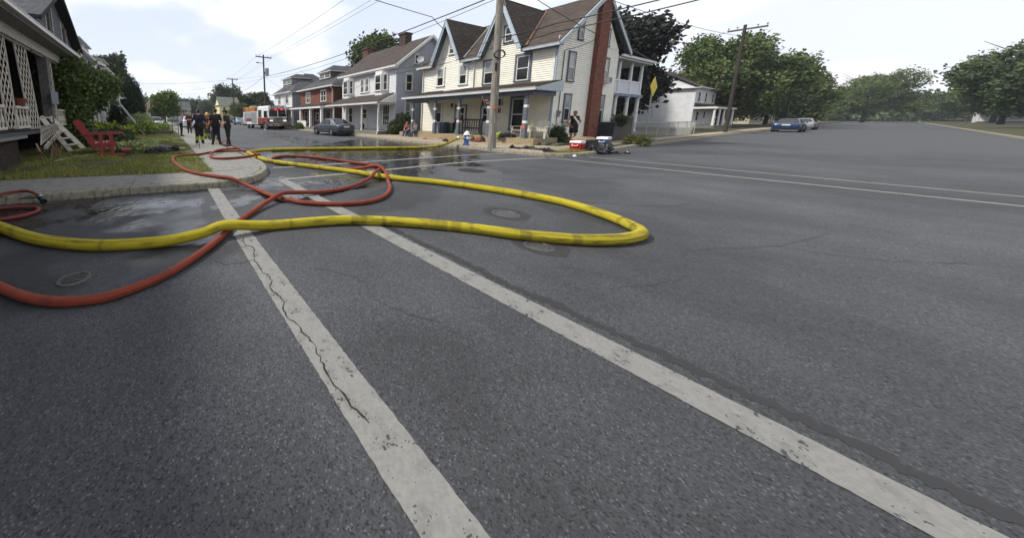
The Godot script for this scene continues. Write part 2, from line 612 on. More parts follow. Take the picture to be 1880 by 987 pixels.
func kerb(called: String, line: Array, side: float, top: float, mat: Material) -> Node3D: # stones along a polyline; side +1: kerb lies left of the line
	var root := Node3D.new()
	root.name = numbered(called, self)
	add_child(root, true)
	root.set_meta("kind", "structure")
	for i in line.size() - 1:
		var a: Vector2 = line[i]
		var b: Vector2 = line[i + 1]
		var d := (b - a).normalized()
		var cnt := maxi(1, int(round((b - a).length() / 2.6)))
		if (b - a).length() > 30.0:
			cnt = 4
		for k in cnt:
			var m := MB.new()
			var p := a.lerp(b, float(k) / cnt) + d * 0.006
			var q := a.lerp(b, float(k + 1) / cnt) - d * 0.006
			var nn := Vector2(-d.y, d.x) * side
			var e := rng.randf_range(-0.006, 0.006)
			var prof := [Vector2(-0.03, -0.05), Vector2(0.012, top - 0.03 + e), Vector2(0.035, top + e), Vector2(0.17, top + 0.008 + e), Vector2(0.17, -0.05)]
			var A := []
			var B := []
			for w in prof:
				var x: Vector2 = p + nn * w.x
				var y: Vector2 = q + nn * w.x
				A.append(V(x.x, x.y, w.y))
				B.append(V(y.x, y.y, w.y))
			for w in prof.size() - 1:
				var mid := (Vector2(prof[w].x, prof[w].y) + Vector2(prof[w + 1].x, prof[w + 1].y)) / 2 - Vector2(0.08, top / 2 - 0.02)
				var out := V(nn.x * mid.x, nn.y * mid.x, mid.y)
				m.quad(A[w], B[w], B[w + 1], A[w + 1], out)
			for f in [[A, -1.0], [B, 1.0]]:
				for w in range(1, prof.size() - 1):
					m.tri(f[0][0], f[0][w], f[0][w + 1], V(d.x, d.y, 0) * f[1])
			obj("kerb_stone", m, mat, root)
	return root

func slab(root: Node3D, poly: Array, y: float, mat: Material, inset := 0.007) -> void:
	var pp := Geometry2D.offset_polygon(PackedVector2Array(poly), -inset)
	if pp.size() == 0:
		return
	var m := MB.new()
	m.poly(Array(pp[0]), y - 0.1, y + rng.randf_range(-0.004, 0.004))
	obj("paving_slab", m, mat, root)

func make_ground() -> void:
	aggregate_texture()
	var g := MB.new()
	g.quad(V(-900, -900, -0.12), V(900, -900, -0.12), V(900, 900, -0.12), V(-900, 900, -0.12), Vector3.UP)
	struct("ground", g, M("earth", Color(0.33, 0.34, 0.26), 0.95, 0, "mottle", 0.2))
	# asphalt: the intersection with its stains, and plain road beyond it
	var mat := road_material()
	var arr := []
	arr.resize(Mesh.ARRAY_MAX)
	var vv := PackedVector3Array()
	var nn := PackedVector3Array()
	var u1 := PackedVector2Array()
	var u2 := PackedVector2Array()
	var N := 20
	for j in N:
		for i in N:
			for e in [[0, 0], [1, 1], [1, 0], [0, 0], [0, 1], [1, 1]]:
				var x := float(i + e[0]) / N
				var y := float(j + e[1]) / N
				vv.append(V(RS0 + x * RL, RT0 + y * RL, 0))
				nn.append(Vector3.UP)
				u1.append(Vector2(x, y) * 0.998 + Vector2(0.001, 0.001))
				u2.append(Vector2(RS0 + x * RL, RT0 + y * RL) * 0.75)
	arr[Mesh.ARRAY_VERTEX] = vv
	arr[Mesh.ARRAY_NORMAL] = nn
	arr[Mesh.ARRAY_TEX_UV] = u1
	arr[Mesh.ARRAY_TEX_UV2] = u2
	var am := ArrayMesh.new()
	am.add_surface_from_arrays(Mesh.PRIMITIVE_TRIANGLES, arr)
	var fixed := []
	var ii := PackedInt32Array()
	for k in range(0, vv.size(), 3):
		var r := (vv[k + 1] - vv[k]).cross(vv[k + 2] - vv[k])
		if r.y > 0:
			ii.append_array(PackedInt32Array([k, k + 2, k + 1]))
		else:
			ii.append_array(PackedInt32Array([k, k + 1, k + 2]))
	arr[Mesh.ARRAY_INDEX] = ii
	am = ArrayMesh.new()
	am.add_surface_from_arrays(Mesh.PRIMITIVE_TRIANGLES, arr)
	struct("road_intersection", am, mat)
	var rm := MB.new()
	for q in [[-120, -10, -10, 30], [30, -10, 260, 30], [-120, -60, 260, -10], [-10, 30, 30, 420]]:
		rm.poly([Vector2(q[0], q[1]), Vector2(q[2], q[1]), Vector2(q[2], q[3]), Vector2(q[0], q[3])], 0, 0)
	struct("road", rm, M("asphalt_plain", Color(0.34, 0.346, 0.356), 0.85, 0, "aggregate", 0.75))

	# painted lines (worn)
	var paint := M("road_paint", Color(0.47, 0.47, 0.462), 0.75, 0, "paintwear", 0.9)
	for e in [
		["crosswalk_line", [2.0, -9.0, 1.2, 0.86, -4.0, 0.23], [[0.85, -6], [0.84, 2.0], [0.93, 6.85]], 0.225],
		["crosswalk_line", [], [[2.45, -6], [2.48, 1.1], [2.54, 6.98]], 0.235],
		["crosswalk_line", [], [[2.66, 6.95], [5.63, 6.86], [9.19, 6.72], [12.75, 6.05]], 0.17],
		["crosswalk_line", [], [[2.95, 8.8], [4.39, 8.59], [10.94, 8.02], [12.85, 7.65]], 0.17],
		["crosswalk_line", [], [[12.83, 5.94], [12.88, 3.2], [12.9, -6]], 0.17],
		["crosswalk_line", [], [[14.48, 5.4], [14.47, 3.6], [14.45, -6]], 0.15],
	]:
		var m := MB.new()
		var pts := []
		for q in e[2]:
			pts.append(Vector2(q[0], q[1]))
		ribbon(m, spline(pts, 0.03), e[3], 0.004, 0.0035, 5 + int(e[3] * 1000))
		struct(e[0], m, paint)
	# centre line: broken yellow-white dabs over a dark seam
	var seam := MB.new()
	ribbon(seam, spline(arr2([7.93, 60, 8.15, 29.0, 7.87, 23.4, 7.49, 18.9, 6.93, 14.8, 6.7, 13.0]), 0.2), 0.13, 0.004, 0.05, 9)
	struct("road_seam", seam, M("tar", Color(0.12, 0.12, 0.125), 0.7))
	for t in [15.6, 18.2, 20.5, 24.0, 28.5, 33.0]:
		var mk := MB.new()
		ribbon(mk, [Vector2(7.0 + (t - 14.8) * 0.06, t), Vector2(7.02 + (t - 14.8) * 0.06, t + 0.3)], 0.12, 0.008)
		struct("road_reflector", mk, paint)
	# tar joint beside the second line, and the crack through the first
	var tar := MB.new()
	ribbon(tar, spline(arr2([2.70, 3.35, 2.69, 2.41, 2.70, 1.94, 2.69, 1.64, 2.71, 1.0, 2.74, 0.3, 2.72, -1.5]), 0.025), 0.075, 0.002, 0.03, 12)
	ribbon(tar, spline(arr2([2.66, 2.5, 2.74, 2.2, 2.70, 1.9, 2.77, 1.75]), 0.03), 0.05, 0.0026, 0.022, 13)
	ribbon(tar, spline(arr2([2.67, 1.3, 2.76, 1.1, 2.69, 0.9]), 0.03), 0.05, 0.0026, 0.022, 14)
	struct("tar_joint", tar, M("tar", Color(0.12, 0.12, 0.125), 0.7))
	rng.seed = 15
	var ck := []
	for q in spline(arr2([0.83, 3.72, 0.80, 3.5, 0.86, 3.35, 0.80, 3.05, 0.79, 2.8, 0.82, 2.6, 0.775, 2.45, 0.80, 2.25, 0.76, 2.05, 0.80, 1.7, 0.77, 1.35, 0.80, 1.05]), 0.035):
		ck.append(q + Vector2(rng.randf_range(-0.012, 0.012), rng.randf_range(-0.008, 0.008)))
	var cm := MB.new()
	ribbon(cm, ck, 0.009, 0.007, 0.004, 16)
	ribbon(cm, [Vector2(0.80, 3.05), Vector2(0.75, 3.06), Vector2(0.70, 3.05), Vector2(0.5, 3.1), Vector2(0.42, 3.25)], 0.007, 0.0071, 0.002, 17)
	ribbon(cm, [Vector2(0.82, 3.6), Vector2(0.76, 3.72), Vector2(0.70, 3.85)], 0.008, 0.0072, 0.002, 18)
	struct("pavement_crack", cm, M("crack", Color(0.09, 0.09, 0.09), 0.9))
	var longc := MB.new()
	ribbon(longc, spline(arr2([7.4, 4.4, 8.2, 3.75, 9.5, 3.3, 11.0, 2.7, 12.2, 1.9]), 0.15), 0.02, 0.003, 0.012, 21)
	ribbon(longc, spline(arr2([6.2, 2.6, 6.8, 2.3, 7.4, 1.7, 8.1, 1.5]), 0.1), 0.025, 0.0034, 0.015, 22)
	ribbon(longc, spline(arr2([8.6, 4.3, 9.4, 4.6, 10.4, 4.4]), 0.15), 0.025, 0.0038, 0.012, 23)
	for q in [[3.4, 1.0, 4.3, 0.75, 5.2, 0.9, 6.3, 0.45, 7.6, 0.2], [5.2, 0.9, 5.5, 1.15, 5.4, 1.4], [6.3, 0.45, 6.6, -0.1, 7.3, -0.6], [1.3, 2.6, 1.55, 2.2, 1.5, 1.8, 1.75, 1.3, 1.7, 0.8], [9.8, 1.2, 11.0, 0.4, 12.3, -0.4], [5.9, 4.5, 7.0, 4.25, 7.4, 4.4]]:
		var ck2 := []
		for w in spline(arr2(q), 0.06):
			ck2.append(w + Vector2(rng.randf_range(-0.02, 0.02), rng.randf_range(-0.02, 0.02)))
		ribbon(longc, ck2, 0.011, 0.003, 0.006, 24 + q.size())
	struct("pavement_crack", longc, M("crack2", Color(0.2, 0.2, 0.21), 0.9))
	make_left_walk()
	make_right_walk()

func make_left_walk() -> void:
	var conc := M("concrete_walk", Color(0.47, 0.465, 0.45), 0.88, 0, "concrete", 0.6, "fine_n", 0.4)
	var kb := M("kerb_old", Color(0.53, 0.515, 0.46), 0.9, 0, "kerbdirt", 1.1, "fine_n", 0.8)
	rng.seed = 101
	var line := arr2([-40, 10.2, -12, 8.35, -5.0, 7.58, -2.44, 7.24, -0.60, 7.03, 1.05, 6.76, 1.45, 6.8, 1.85, 7.0, 2.2, 7.36, 2.47, 7.85, 2.66, 8.45, 2.80, 9.3, 2.92, 11.9, 3.0, 14.6, 3.1, 40, 3.3, 75, 3.6, 200])
	kerb("kerb", line, 1.0, 0.14, kb)
	var root := Node3D.new()
	root.name = numbered("pavement", self)
	add_child(root, true)
	root.set_meta("kind", "structure")
	var inner := offset_line(line, 0.185)
	# side-street run: joints
	var js := [-40.0, -12.0, -5.0, -2.44, -0.60, 1.05]
	var back := [12.4, 10.4, 9.35, 9.0, 8.5, 8.05]
	for i in 5:
		var a: Vector2 = inner[i]
		var b: Vector2 = inner[i + 1]
		slab(root, [a, b, Vector2(js[i + 1] + (0.07 if i < 4 else 0.07), back[i + 1]), Vector2(js[i] + 0.06, back[i])], 0.148, conc)
	# corner slab with its rounded edge
	var corner := []
	for i in range(5, 11):
		corner.append(inner[i])
	corner.append(Vector2(2.5, 8.3))
	corner.append(Vector2(1.12, 8.05))
	slab(root, corner, 0.148, conc)
	# main-street run
	var ts := [8.05, 9.55, 11.9, 14.0, 16.2, 18.5, 20.8, 23.2, 25.8, 29.0, 33, 40, 55, 75, 200]
	for i in ts.size() - 1:
		var t0: float = ts[i]
		var t1: float = ts[i + 1]
		var e0 := 1.12 + (t0 - 8.0) * 0.012
		var e1 := 1.12 + (t1 - 8.0) * 0.012
		var k0 := 2.5 if i == 0 else 2.62 + (t0 - 9.3) * 0.006
		var k1 := 2.62 + (t1 - 9.3) * 0.006
		var y := 0.148
		slab(root, [Vector2(e0, t0), Vector2(k0, t0 + (0.25 if i == 0 else 0.0)), Vector2(k1, t1), Vector2(e1, t1)], y, conc)
	# yard: a sheet that rises gently to the houses
	var yd := MB.new()
	var nz := FastNoiseLite.new()
	nz.seed = 61
	nz.frequency = 0.6
	var edge := []
	for t in range(0, 200, 2):
		edge.append(t)
	var cols := [0.0, 0.35, 0.8, 1.4, 2.2, 3.2, 4.5, 6.5, 30.0, 160.0]
	var rows := []
	for t in [8.0, 8.6, 9.2, 10, 11, 12, 13, 14, 15, 16, 17, 18, 20, 22, 25, 28, 32, 40, 60, 100, 200]:
		var r := []
		for cc in cols:
			var s: float = 1.14 + (t - 8.0) * 0.012 - cc
			var lift := 0.267 * minf(cc, 3.6) + 0.14 * clampf(cc - 3.6, 0.0, 60.0)
			var tt: float = t + lift * clampf(1.0 - (t - 8.0) / 30.0, 0, 1)
			r.append(V(s, tt, yard_y(s, tt)))
		rows.append(r)
	for i in rows.size() - 1:
		for k in cols.size() - 1:
			yd.quad(rows[i][k], rows[i][k + 1], rows[i + 1][k + 1], rows[i + 1][k], Vector3.UP)
	struct("lawn_soil", yd, M("lawn_soil_left", Color(0.41, 0.44, 0.27), 0.95, 0, "lawn", 0.45, "fine_n", 1.0))

func yard_y(s: float, t: float) -> float:
	var e := minf(1.10 + (t - 8.0) * 0.012 - s, (t - 8.05 - 0.267 * minf(maxf(1.1 - s, 0.0), 3.6)) * 1.3 + 0.1)
	return 0.142 + 0.155 * smoothstep(0.1, 4.0, e) + 0.05 * smoothstep(4, 9, e) + sin(s * 3.1 + t * 1.7) * 0.012 * smoothstep(0.2, 1.0, e)

func make_right_walk() -> void:
	var conc := M("concrete_tan", Color(0.60, 0.555, 0.485), 0.88, 0, "concrete", 0.6, "fine_n", 0.4)
	var kb := M("kerb_right", Color(0.55, 0.52, 0.46), 0.9, 0, "kerbdirt", 1.1, "fine_n", 0.8)
	rng.seed = 102
	var line := arr2([120, 7.2, 60, 6.6, 30, 6.3, 22, 6.1, 18.3, 5.85, 16.0, 5.6, 14.4, 5.6, 13.6, 5.85, 13.12, 6.3, 13.0, 6.9, 13.12, 9.0, 13.25, 12.5, 13.7, 17, 14.3, 24, 15.2, 40, 16.2, 75, 18, 200])
	kerb("kerb", line, -1.0, 0.13, kb)
	var root := Node3D.new()
	root.name = numbered("pavement", self)
	add_child(root, true)
	root.set_meta("kind", "structure")
	var inner := offset_line(line, -0.185)
	# main-street pavement up to the porches
	var ts := [9.0, 10.8, 12.5, 14.7, 17.0, 20.5, 24.0, 31.0, 40.0, 75, 200]
	for i in ts.size() - 1:
		var f := func(t: float) -> float:
			for k in range(9, inner.size() - 1):
				if t >= inner[k].y - 0.3 and t <= inner[k + 1].y:
					return lerpf(inner[k].x, inner[k + 1].x, clampf((t - inner[k].y) / (inner[k + 1].y - inner[k].y), 0, 1))
			return inner[-1].x
		var a: float = f.call(ts[i])
		var b: float = f.call(ts[i + 1])
		var sp := 15.1
		slab(root, [Vector2(a, ts[i]), Vector2(b, ts[i + 1]), Vector2(maxf(sp, b + 1.2), ts[i + 1]), Vector2(maxf(sp, a + 1.2), ts[i])], 0.138, conc)
		slab(root, [Vector2(maxf(sp, a + 1.2), ts[i]), Vector2(maxf(sp, b + 1.2), ts[i + 1]), Vector2(18.6, ts[i + 1]), Vector2(18.6, ts[i])], 0.145, conc)
	# corner and side-street pavement
	slab(root, [inner[8], inner[9], inner[10], Vector2(15.1, 9.0), Vector2(15.1, 7.3), Vector2(14.2, 6.9)], 0.138, conc)
	slab(root, [Vector2(15.1, 9.0), Vector2(15.1, 7.3), Vector2(16.6, 7.35), Vector2(16.6, 9.0)], 0.142, conc)
	var ss := [16.6, 18.6, 20.5, 22.5, 24.5, 27, 30, 34, 40, 60, 120]
	slab(root, [Vector2(14.25, 6.88), Vector2(15.1, 7.3), Vector2(16.6, 7.35), Vector2(16.6, 6.55), Vector2(15.2, 6.45)], 0.14, conc)
	for i in ss.size() - 1:
		var e0: float = 6.55 + (ss[i] - 16.6) * 0.012
		var e1: float = 6.55 + (ss[i + 1] - 16.6) * 0.012
		slab(root, [Vector2(ss[i], e0), Vector2(ss[i + 1], e1), Vector2(ss[i + 1], e1 + 0.95), Vector2(ss[i], e0 + 0.95)], 0.145, conc)
	# ground of the lots, and the strip of grass between pavement and kerb
	var m := MB.new()
	m.poly(arr2([13.3, 6.75, 13.75, 6.15, 14.5, 5.8, 16, 5.82, 18.3, 6.05, 22, 6.3, 30, 6.5, 60, 6.8, 120, 7.4, 250, 8, 250, 200, 18.3, 200, 16.5, 75, 15.4, 40, 14.5, 24, 13.9, 17, 13.45, 12.5, 13.3, 9.0]), -0.1, 0.118)
	struct("lot_ground", m, M("lot_soil", Color(0.36, 0.37, 0.235), 0.95, 0, "lawn", 0.45, "fine_n", 1.0))
	# far side of the side street
	rng.seed = 103
	kerb("kerb", arr2([250, -5.2, 40, -4.6, 15.0, -4.5, 14.0, -5.2, 13.6, -6.5, 13.6, -60]), 1.0, 0.13, kb)
	var sm := MB.new()
	sm.poly(arr2([250, -5.3, 40, -4.8, 15.1, -4.7, 14.2, -5.3, 13.8, -6.6, 13.8, -60, 250, -60]), -0.1, 0.125)
	struct("lot_ground", sm, M("lot_soil", Color(0.36, 0.37, 0.235), 0.95, 0, "lawn", 0.45, "fine_n", 1.0))

func more_textures() -> void:
	var a := img_noise(512, 0.15, 71, 3, true, FastNoiseLite.TYPE_VALUE)
	var b := img_noise(512, 0.012, 73, 5)
	var d := a.get_data()
	var e := b.get_data()
	for nm in [["concrete", 0.14, 0.14, 0.0], ["paintwear", 0.15, 0.06, 0.80], ["kerbdirt", 0.2, 0.28, 0.0]]:
		var out := PackedByteArray()
		out.resize(512 * 512 * 3)
		for i in 512 * 512:
			var g: float = 1.0 - nm[1] * (1.0 - d[i] / 255.0) - nm[2] * smoothstep(0.5, 0.8, e[i] / 255.0)
			if nm[3] > 0 and d[i] / 255.0 + e[i] / 510.0 > 1.06:
				g *= 0.5
			g = clampf(g, 0.08, 1)
			out[i * 3] = int(g * 255)
			out[i * 3 + 1] = int(g * 254)
			out[i * 3 + 2] = int(g * 250)
		var im := Image.create_from_data(512, 512, false, Image.FORMAT_RGB8, out)
		im.generate_mipmaps()
		TX[nm[0]] = ImageTexture.create_from_image(im)
	# lawn soil: bare brown earth showing between green
	var lw := Image.create(256, 256, false, Image.FORMAT_RGB8)
	var la := img_noise(256, 0.025, 81, 4).get_data()
	var lb := img_noise(256, 0.2, 83, 2).get_data()
	for i in 65536:
		var k := smoothstep(0.42, 0.62, la[i] / 255.0)
		var q := Color(0.74, 0.64, 0.52).lerp(Color(0.58, 0.64, 0.34), k)
		q = q * (0.65 + 0.4 * lb[i] / 255.0)
		lw.set_pixel(i % 256, i / 256, q)
	lw.generate_mipmaps()
	TX["lawn"] = ImageTexture.create_from_image(lw)

# ---------------------------------------------------------------- hoses and things lying on the road
func p3(a: Array, y: float) -> Array: # (s, t) pairs or (s, t, y) triples given as sub-arrays
	var r := []
	for q in a:
		r.append(V(q[0], q[1], q[2] if q.size() > 2 else y))
	return r

func hose_texture() -> void:
	# woven jacket: fine weft across, scuffs and grimy bands
	for e in [["hose_yellow", 91, Color(0.34, 0.33, 0.15), 0.75], ["hose_red", 93, Color(0.45, 0.38, 0.36), 0.5]]:
		var w := 64
		var h := 2048
		var f := FastNoiseLite.new()
		f.seed = e[1]
		f.frequency = 1.0
		f.fractal_octaves = 4
		var im := Image.create(w, h, false, Image.FORMAT_RGB8)
		for y in h:
			var band := smoothstep(0.22, 0.5, lerpf(f.get_noise_2d(3.0, y * 0.016), f.get_noise_2d(3.0, (y - h) * 0.016), float(y) / h) * 1.3) * 0.6
			for x in w:
				var a := TAU * x / w
				var k := lerpf(f.get_noise_3d(cos(a) * 0.9, sin(a) * 0.9, y * 0.016), f.get_noise_3d(cos(a) * 0.9, sin(a) * 0.9, (y - h) * 0.016), float(y) / h) * 0.6 + 0.5
				var long := lerpf(f.get_noise_3d(cos(a) * 3.0, sin(a) * 3.0, y * 0.0025), f.get_noise_3d(cos(a) * 3.0, sin(a) * 3.0, (y - h) * 0.0025), float(y) / h) * 0.6 + 0.5
				var g := clampf(smoothstep(0.50, 0.80, k) * 0.5 + smoothstep(0.5, 0.74, long) * 0.45 + band * (0.35 + 0.65 * k), 0, 1) * float(e[3])
				var q: Color = Color(1, 1, 1).lerp(e[2], g)
				q = q * (0.97 + 0.03 * sin(x * 0.8))
				im.set_pixel(x, y, q)
		im.generate_mipmaps()
		TX[e[0]] = ImageTexture.create_from_image(im)

func hose_mat(called: String, col: Color, tex: String) -> StandardMaterial3D:
	var m := StandardMaterial3D.new()
	m.resource_name = called
	m.albedo_color = col
	m.albedo_texture = TX[tex]
	m.roughness = 0.88
	m.uv1_scale = Vector3(1, 0.085, 1)
	return m

func hose(parent: Node, called: String, path: Array, r: float, mat: Material, step := 0.07) -> MeshInstance3D:
	var pts := spline(path, step)
	var rad := []
	var f := FastNoiseLite.new()
	f.seed = 5
	f.frequency = 0.9
	for i in pts.size():
		rad.append(r * (1.0 + 0.025 * f.get_noise_1d(i * 0.35)))
	var m := MB.new()
	m.tube(pts, rad, 18, true, 1.0)
	return obj(called, m, mat, parent)

func make_hoses() -> void:
	hose_texture()
	var ym := hose_mat("yellow_hose_jacket", Color(0.62, 0.565, 0.06), "hose_yellow")
	var rm := hose_mat("red_hose_jacket", Color(0.46, 0.178, 0.092), "hose_red")
	var dm := hose_mat("dull_red_hose_jacket", Color(0.46, 0.20, 0.175), "hose_red")
	var metal := M("nozzle_metal", Color(0.55, 0.56, 0.58), 0.3, 0.9)
	var brass := M("coupling_alloy", Color(0.72, 0.70, 0.62), 0.35, 0.8)
	var black := M("black_rubber", Color(0.05, 0.05, 0.055), 0.6)
	# big yellow supply line from the hydrant
	var y0 := 0.067
	var t := thing("supply_hose", "thick yellow supply hose snaking from the hydrant across the whole intersection", "fire hose")
	hose(t, "jacket", p3([[-4.4, 8.6, 0.22], [-3.5, 7.6, 0.22], [-2.59, 6.40], [-1.93, 5.47], [-1.42, 4.77], [-0.97, 4.33], [-0.56, 4.07], [-0.04, 3.91], [0.35, 3.87, 0.10], [0.63, 3.86, 0.158], [0.95, 3.84, 0.11], [1.25, 3.82], [1.98, 3.62], [2.40, 3.42], [2.89, 3.07], [3.44, 2.53], [3.82, 2.04], [4.23, 1.64], [4.61, 1.41], [4.86, 1.33], [5.12, 1.30], [5.32, 1.345], [5.49, 1.50], [5.72, 1.80], [5.94, 2.28], [6.00, 2.80], [5.82, 3.71], [5.39, 4.73], [4.87, 5.60], [4.44, 6.87], [3.80, 8.31], [3.24, 9.68], [2.99, 10.76, 0.11], [2.96, 11.49, 0.16], [3.08, 12.30, 0.12], [3.42, 12.98], [3.96, 13.31], [4.98, 13.25], [6.87, 12.55], [9.29, 11.52], [11.0, 10.85], [11.9, 10.62, 0.10], [12.5, 10.52, 0.20], [13.0, 10.42, 0.38], [13.22, 10.36, 0.475]], y0), 0.066, ym)
	var cp := MB.new()
	cp.lathe(V(13.17, 10.37, 0.455), V(0.21, -0.06, 0.085), [Vector2(0.0, 0), Vector2(0.082, 0), Vector2(0.09, 0.02), Vector2(0.085, 0.06), Vector2(0.095, 0.08), Vector2(0.095, 0.11), Vector2(0.08, 0.13), Vector2(0, 0.13)], 16)
	obj("coupling", cp, brass, t)
	# red attack line, looping
	var r0 := 0.043
	var a := thing("attack_hose", "long red hose looping over the crosswalk and corner lawn to the officers", "fire hose")
	hose(a, "jacket", p3([[-2.2, 4.7], [-1.86, 4.3], [-1.56, 3.87], [-1.31, 3.53], [-1.09, 3.26], [-0.91, 3.09], [-0.72, 2.97], [-0.49, 2.91], [-0.27, 2.96], [-0.01, 3.10], [0.25, 3.36], [0.53, 3.71], [0.82, 4.16], [1.15, 4.56], [1.55, 4.95, 0.08], [1.9, 5.16, 0.135], [2.25, 5.25, 0.09], [2.75, 5.24], [3.43, 5.31], [4.2, 5.68, 0.08], [4.63, 5.93, 0.19], [4.95, 6.15, 0.185], [5.40, 6.60, 0.08], [5.68, 7.10], [5.76, 7.66], [5.57, 8.30], [5.24, 9.57], [4.81, 10.51], [4.24, 11.02], [3.74, 10.85], [3.42, 10.40], [3.40, 9.72], [3.68, 9.0], [4.05, 8.25], [4.38, 7.5], [4.58, 6.95, 0.10], [4.72, 6.52, 0.20], [4.88, 6.18, 0.275], [4.86, 5.82, 0.15], [4.60, 5.43], [4.20, 4.89], [3.81, 4.51], [3.46, 4.29], [3.10, 4.21], [2.77, 4.27], [2.50, 4.39], [2.13, 4.68], [1.99, 4.94], [1.80, 5.37], [1.67, 6.10], [1.50, 6.55, 0.10], [1.30, 6.78, 0.19], [1.06, 7.15, 0.19], [0.76, 7.69, 0.19], [0.56, 8.22, 0.195], [0.41, 9.00, 0.20], [0.32, 9.98, 0.22], [0.31, 10.63, 0.22], [0.40, 11.20, 0.22], [0.69, 11.58, 0.22], [1.21, 11.87, 0.19], [1.62, 12.31, 0.19], [2.08, 12.51, 0.19], [2.48, 12.43, 0.19], [2.88, 12.21, 0.2], [3.13, 11.85, 0.16], [3.22, 11.31, 0.15], [3.18, 11.0, 0.15], [3.02, 10.73, 0.19], [2.59, 10.40, 0.19], [2.26, 10.25, 0.19], [1.83, 10.22, 0.19], [1.58, 10.43, 0.19], [1.48, 10.74, 0.19], [1.50, 11.27, 0.19], [1.62, 11.74, 0.22], [1.94, 12.28, 0.27], [2.43, 13.08, 0.21], [2.79, 13.40, 0.19], [2.98, 13.55, 0.15], [3.13, 13.89, 0.08], [3.25, 14.85, 0.05], [3.23, 15.70, 0.05], [3.24, 17.2, 0.05], [3.3, 19.5, 0.05], [3.3, 23.0, 0.05]], r0), 0.040, rm)
	# dull hose with its nozzle at the left kerb
	var b := thing("nozzle_hose", "dull red hose with a black nozzle hung over the left kerb", "fire hose")
	hose(b, "jacket", p3([[-1.90, 6.86, 0.17], [-2.02, 7.06, 0.20], [-2.16, 7.27, 0.20], [-2.30, 7.36, 0.19], [-2.45, 7.31, 0.19], [-2.62, 7.1, 0.15], [-2.9, 6.9, 0.06], [-3.3, 6.8], [-3.6, 6.95], [-3.3, 7.02], [-2.8, 6.95], [-2.38, 6.84], [-2.2, 6.80], [-2.03, 6.73], [-1.89, 6.63], [-1.81, 6.46], [-1.80, 6.30], [-1.87, 6.17], [-2.0, 6.09], [-2.3, 6.05], [-2.9, 6.1]], 0.03), 0.026, dm, 0.05)
	var nz := MB.new()
	nz.lathe(V(-1.91, 6.88, 0.172), V(0.16, -0.28, -0.10), [Vector2(0, 0), Vector2(0.034, 0), Vector2(0.036, 0.04), Vector2(0.027, 0.05), Vector2(0.027, 0.11), Vector2(0.038, 0.12), Vector2(0.038, 0.18), Vector2(0.046, 0.20), Vector2(0.05, 0.24), Vector2(0.034, 0.245), Vector2(0.03, 0.22), Vector2(0, 0.22)], 16)
	obj("nozzle", nz, black, b)
	var bl := MB.new()
	bl.lathe(V(-1.90, 6.87, 0.17), V(0.16, -0.28, -0.10), [Vector2(0.036, 0.02), Vector2(0.043, 0.03), Vector2(0.043, 0.065), Vector2(0.036, 0.075)], 16)
	obj("swivel", bl, metal, b)
	var hd := MB.new()
	hd.tube([V(-1.86, 6.80, 0.17), V(-1.98, 6.72, 0.185), V(-2.10, 6.68, 0.19)], [0.014, 0.016, 0.013], 8)
	obj("handle", hd, black, b)

	# covers in the road
	var iron := M("cast_iron", Color(0.15, 0.15, 0.15), 0.55, 0.3, "mottle", 3.0, "fine_n", 0.6)
	var iron2 := M("worn_iron", Color(0.36, 0.355, 0.345), 0.5, 0.35, "mottle", 3.0)
	var vc := thing("valve_cover", "small round iron cover with raised relief beside the left end of the red hose", "valve cover", "", V(-0.80, 3.49, 0.0))
	vc.scale = Vector3(0.74, 1.0, 0.74)
	var q := MB.new()
	q.lathe(Vector3(0, 0.002, 0), Vector3.UP, [Vector2(0.0, 0.004), Vector2(0.128, 0.004), Vector2(0.13, 0.0), Vector2(0.145, 0.0), Vector2(0.15, 0.010), Vector2(0.172, 0.010), Vector2(0.182, 0.0)], 36)
	obj("rim", q, iron2, vc)
	var lid := MB.new()
	lid.lathe(Vector3(0, 0.007, 0), Vector3.UP, [Vector2(0.0, 0.001), Vector2(0.122, 0.001), Vector2(0.127, -0.002)], 30)
	obj("lid", lid, iron, vc)
	var rel := MB.new()
	rng.seed = 201
	for k in 7:
		var aa := rng.randf() * TAU
		var c0 := Vector3(cos(aa), 0, sin(aa)) * rng.randf_range(0.02, 0.08)
		var d0 := Vector3(rng.randf_range(-0.05, 0.05), 0, rng.randf_range(-0.02, 0.02))
		rel.tube([c0 - d0 + Vector3(0, 0.008, 0), c0 + Vector3(0, 0.01, 0.01), c0 + d0 + Vector3(0, 0.008, 0)], [0.006, 0.016, 0.005], 8, true, 1.0, 0.5)
	obj("relief", rel, iron2, vc)
	var mh := thing("manhole_cover", "large round manhole cover set in a ring of new concrete in mid intersection", "manhole cover", "", V(7.75, 5.55, 0.0))
	q = MB.new()
	q.lathe(Vector3(0, 0, 0), Vector3.UP, [Vector2(0.36, 0.006), Vector2(0.70, 0.005), Vector2(0.78, 0.0)], 40)
	obj("collar", q, M("collar_grey", Color(0.40, 0.40, 0.40), 0.85, 0, "aggregate", 0.8), mh)
	q = MB.new()
	q.lathe(Vector3.ZERO, Vector3.UP, [Vector2(0.0, 0.004), Vector2(0.30, 0.004), Vector2(0.305, 0.001), Vector2(0.32, 0.001), Vector2(0.325, 0.009), Vector2(0.365, 0.009), Vector2(0.37, 0.0)], 40)
	obj("lid", q, iron, mh)
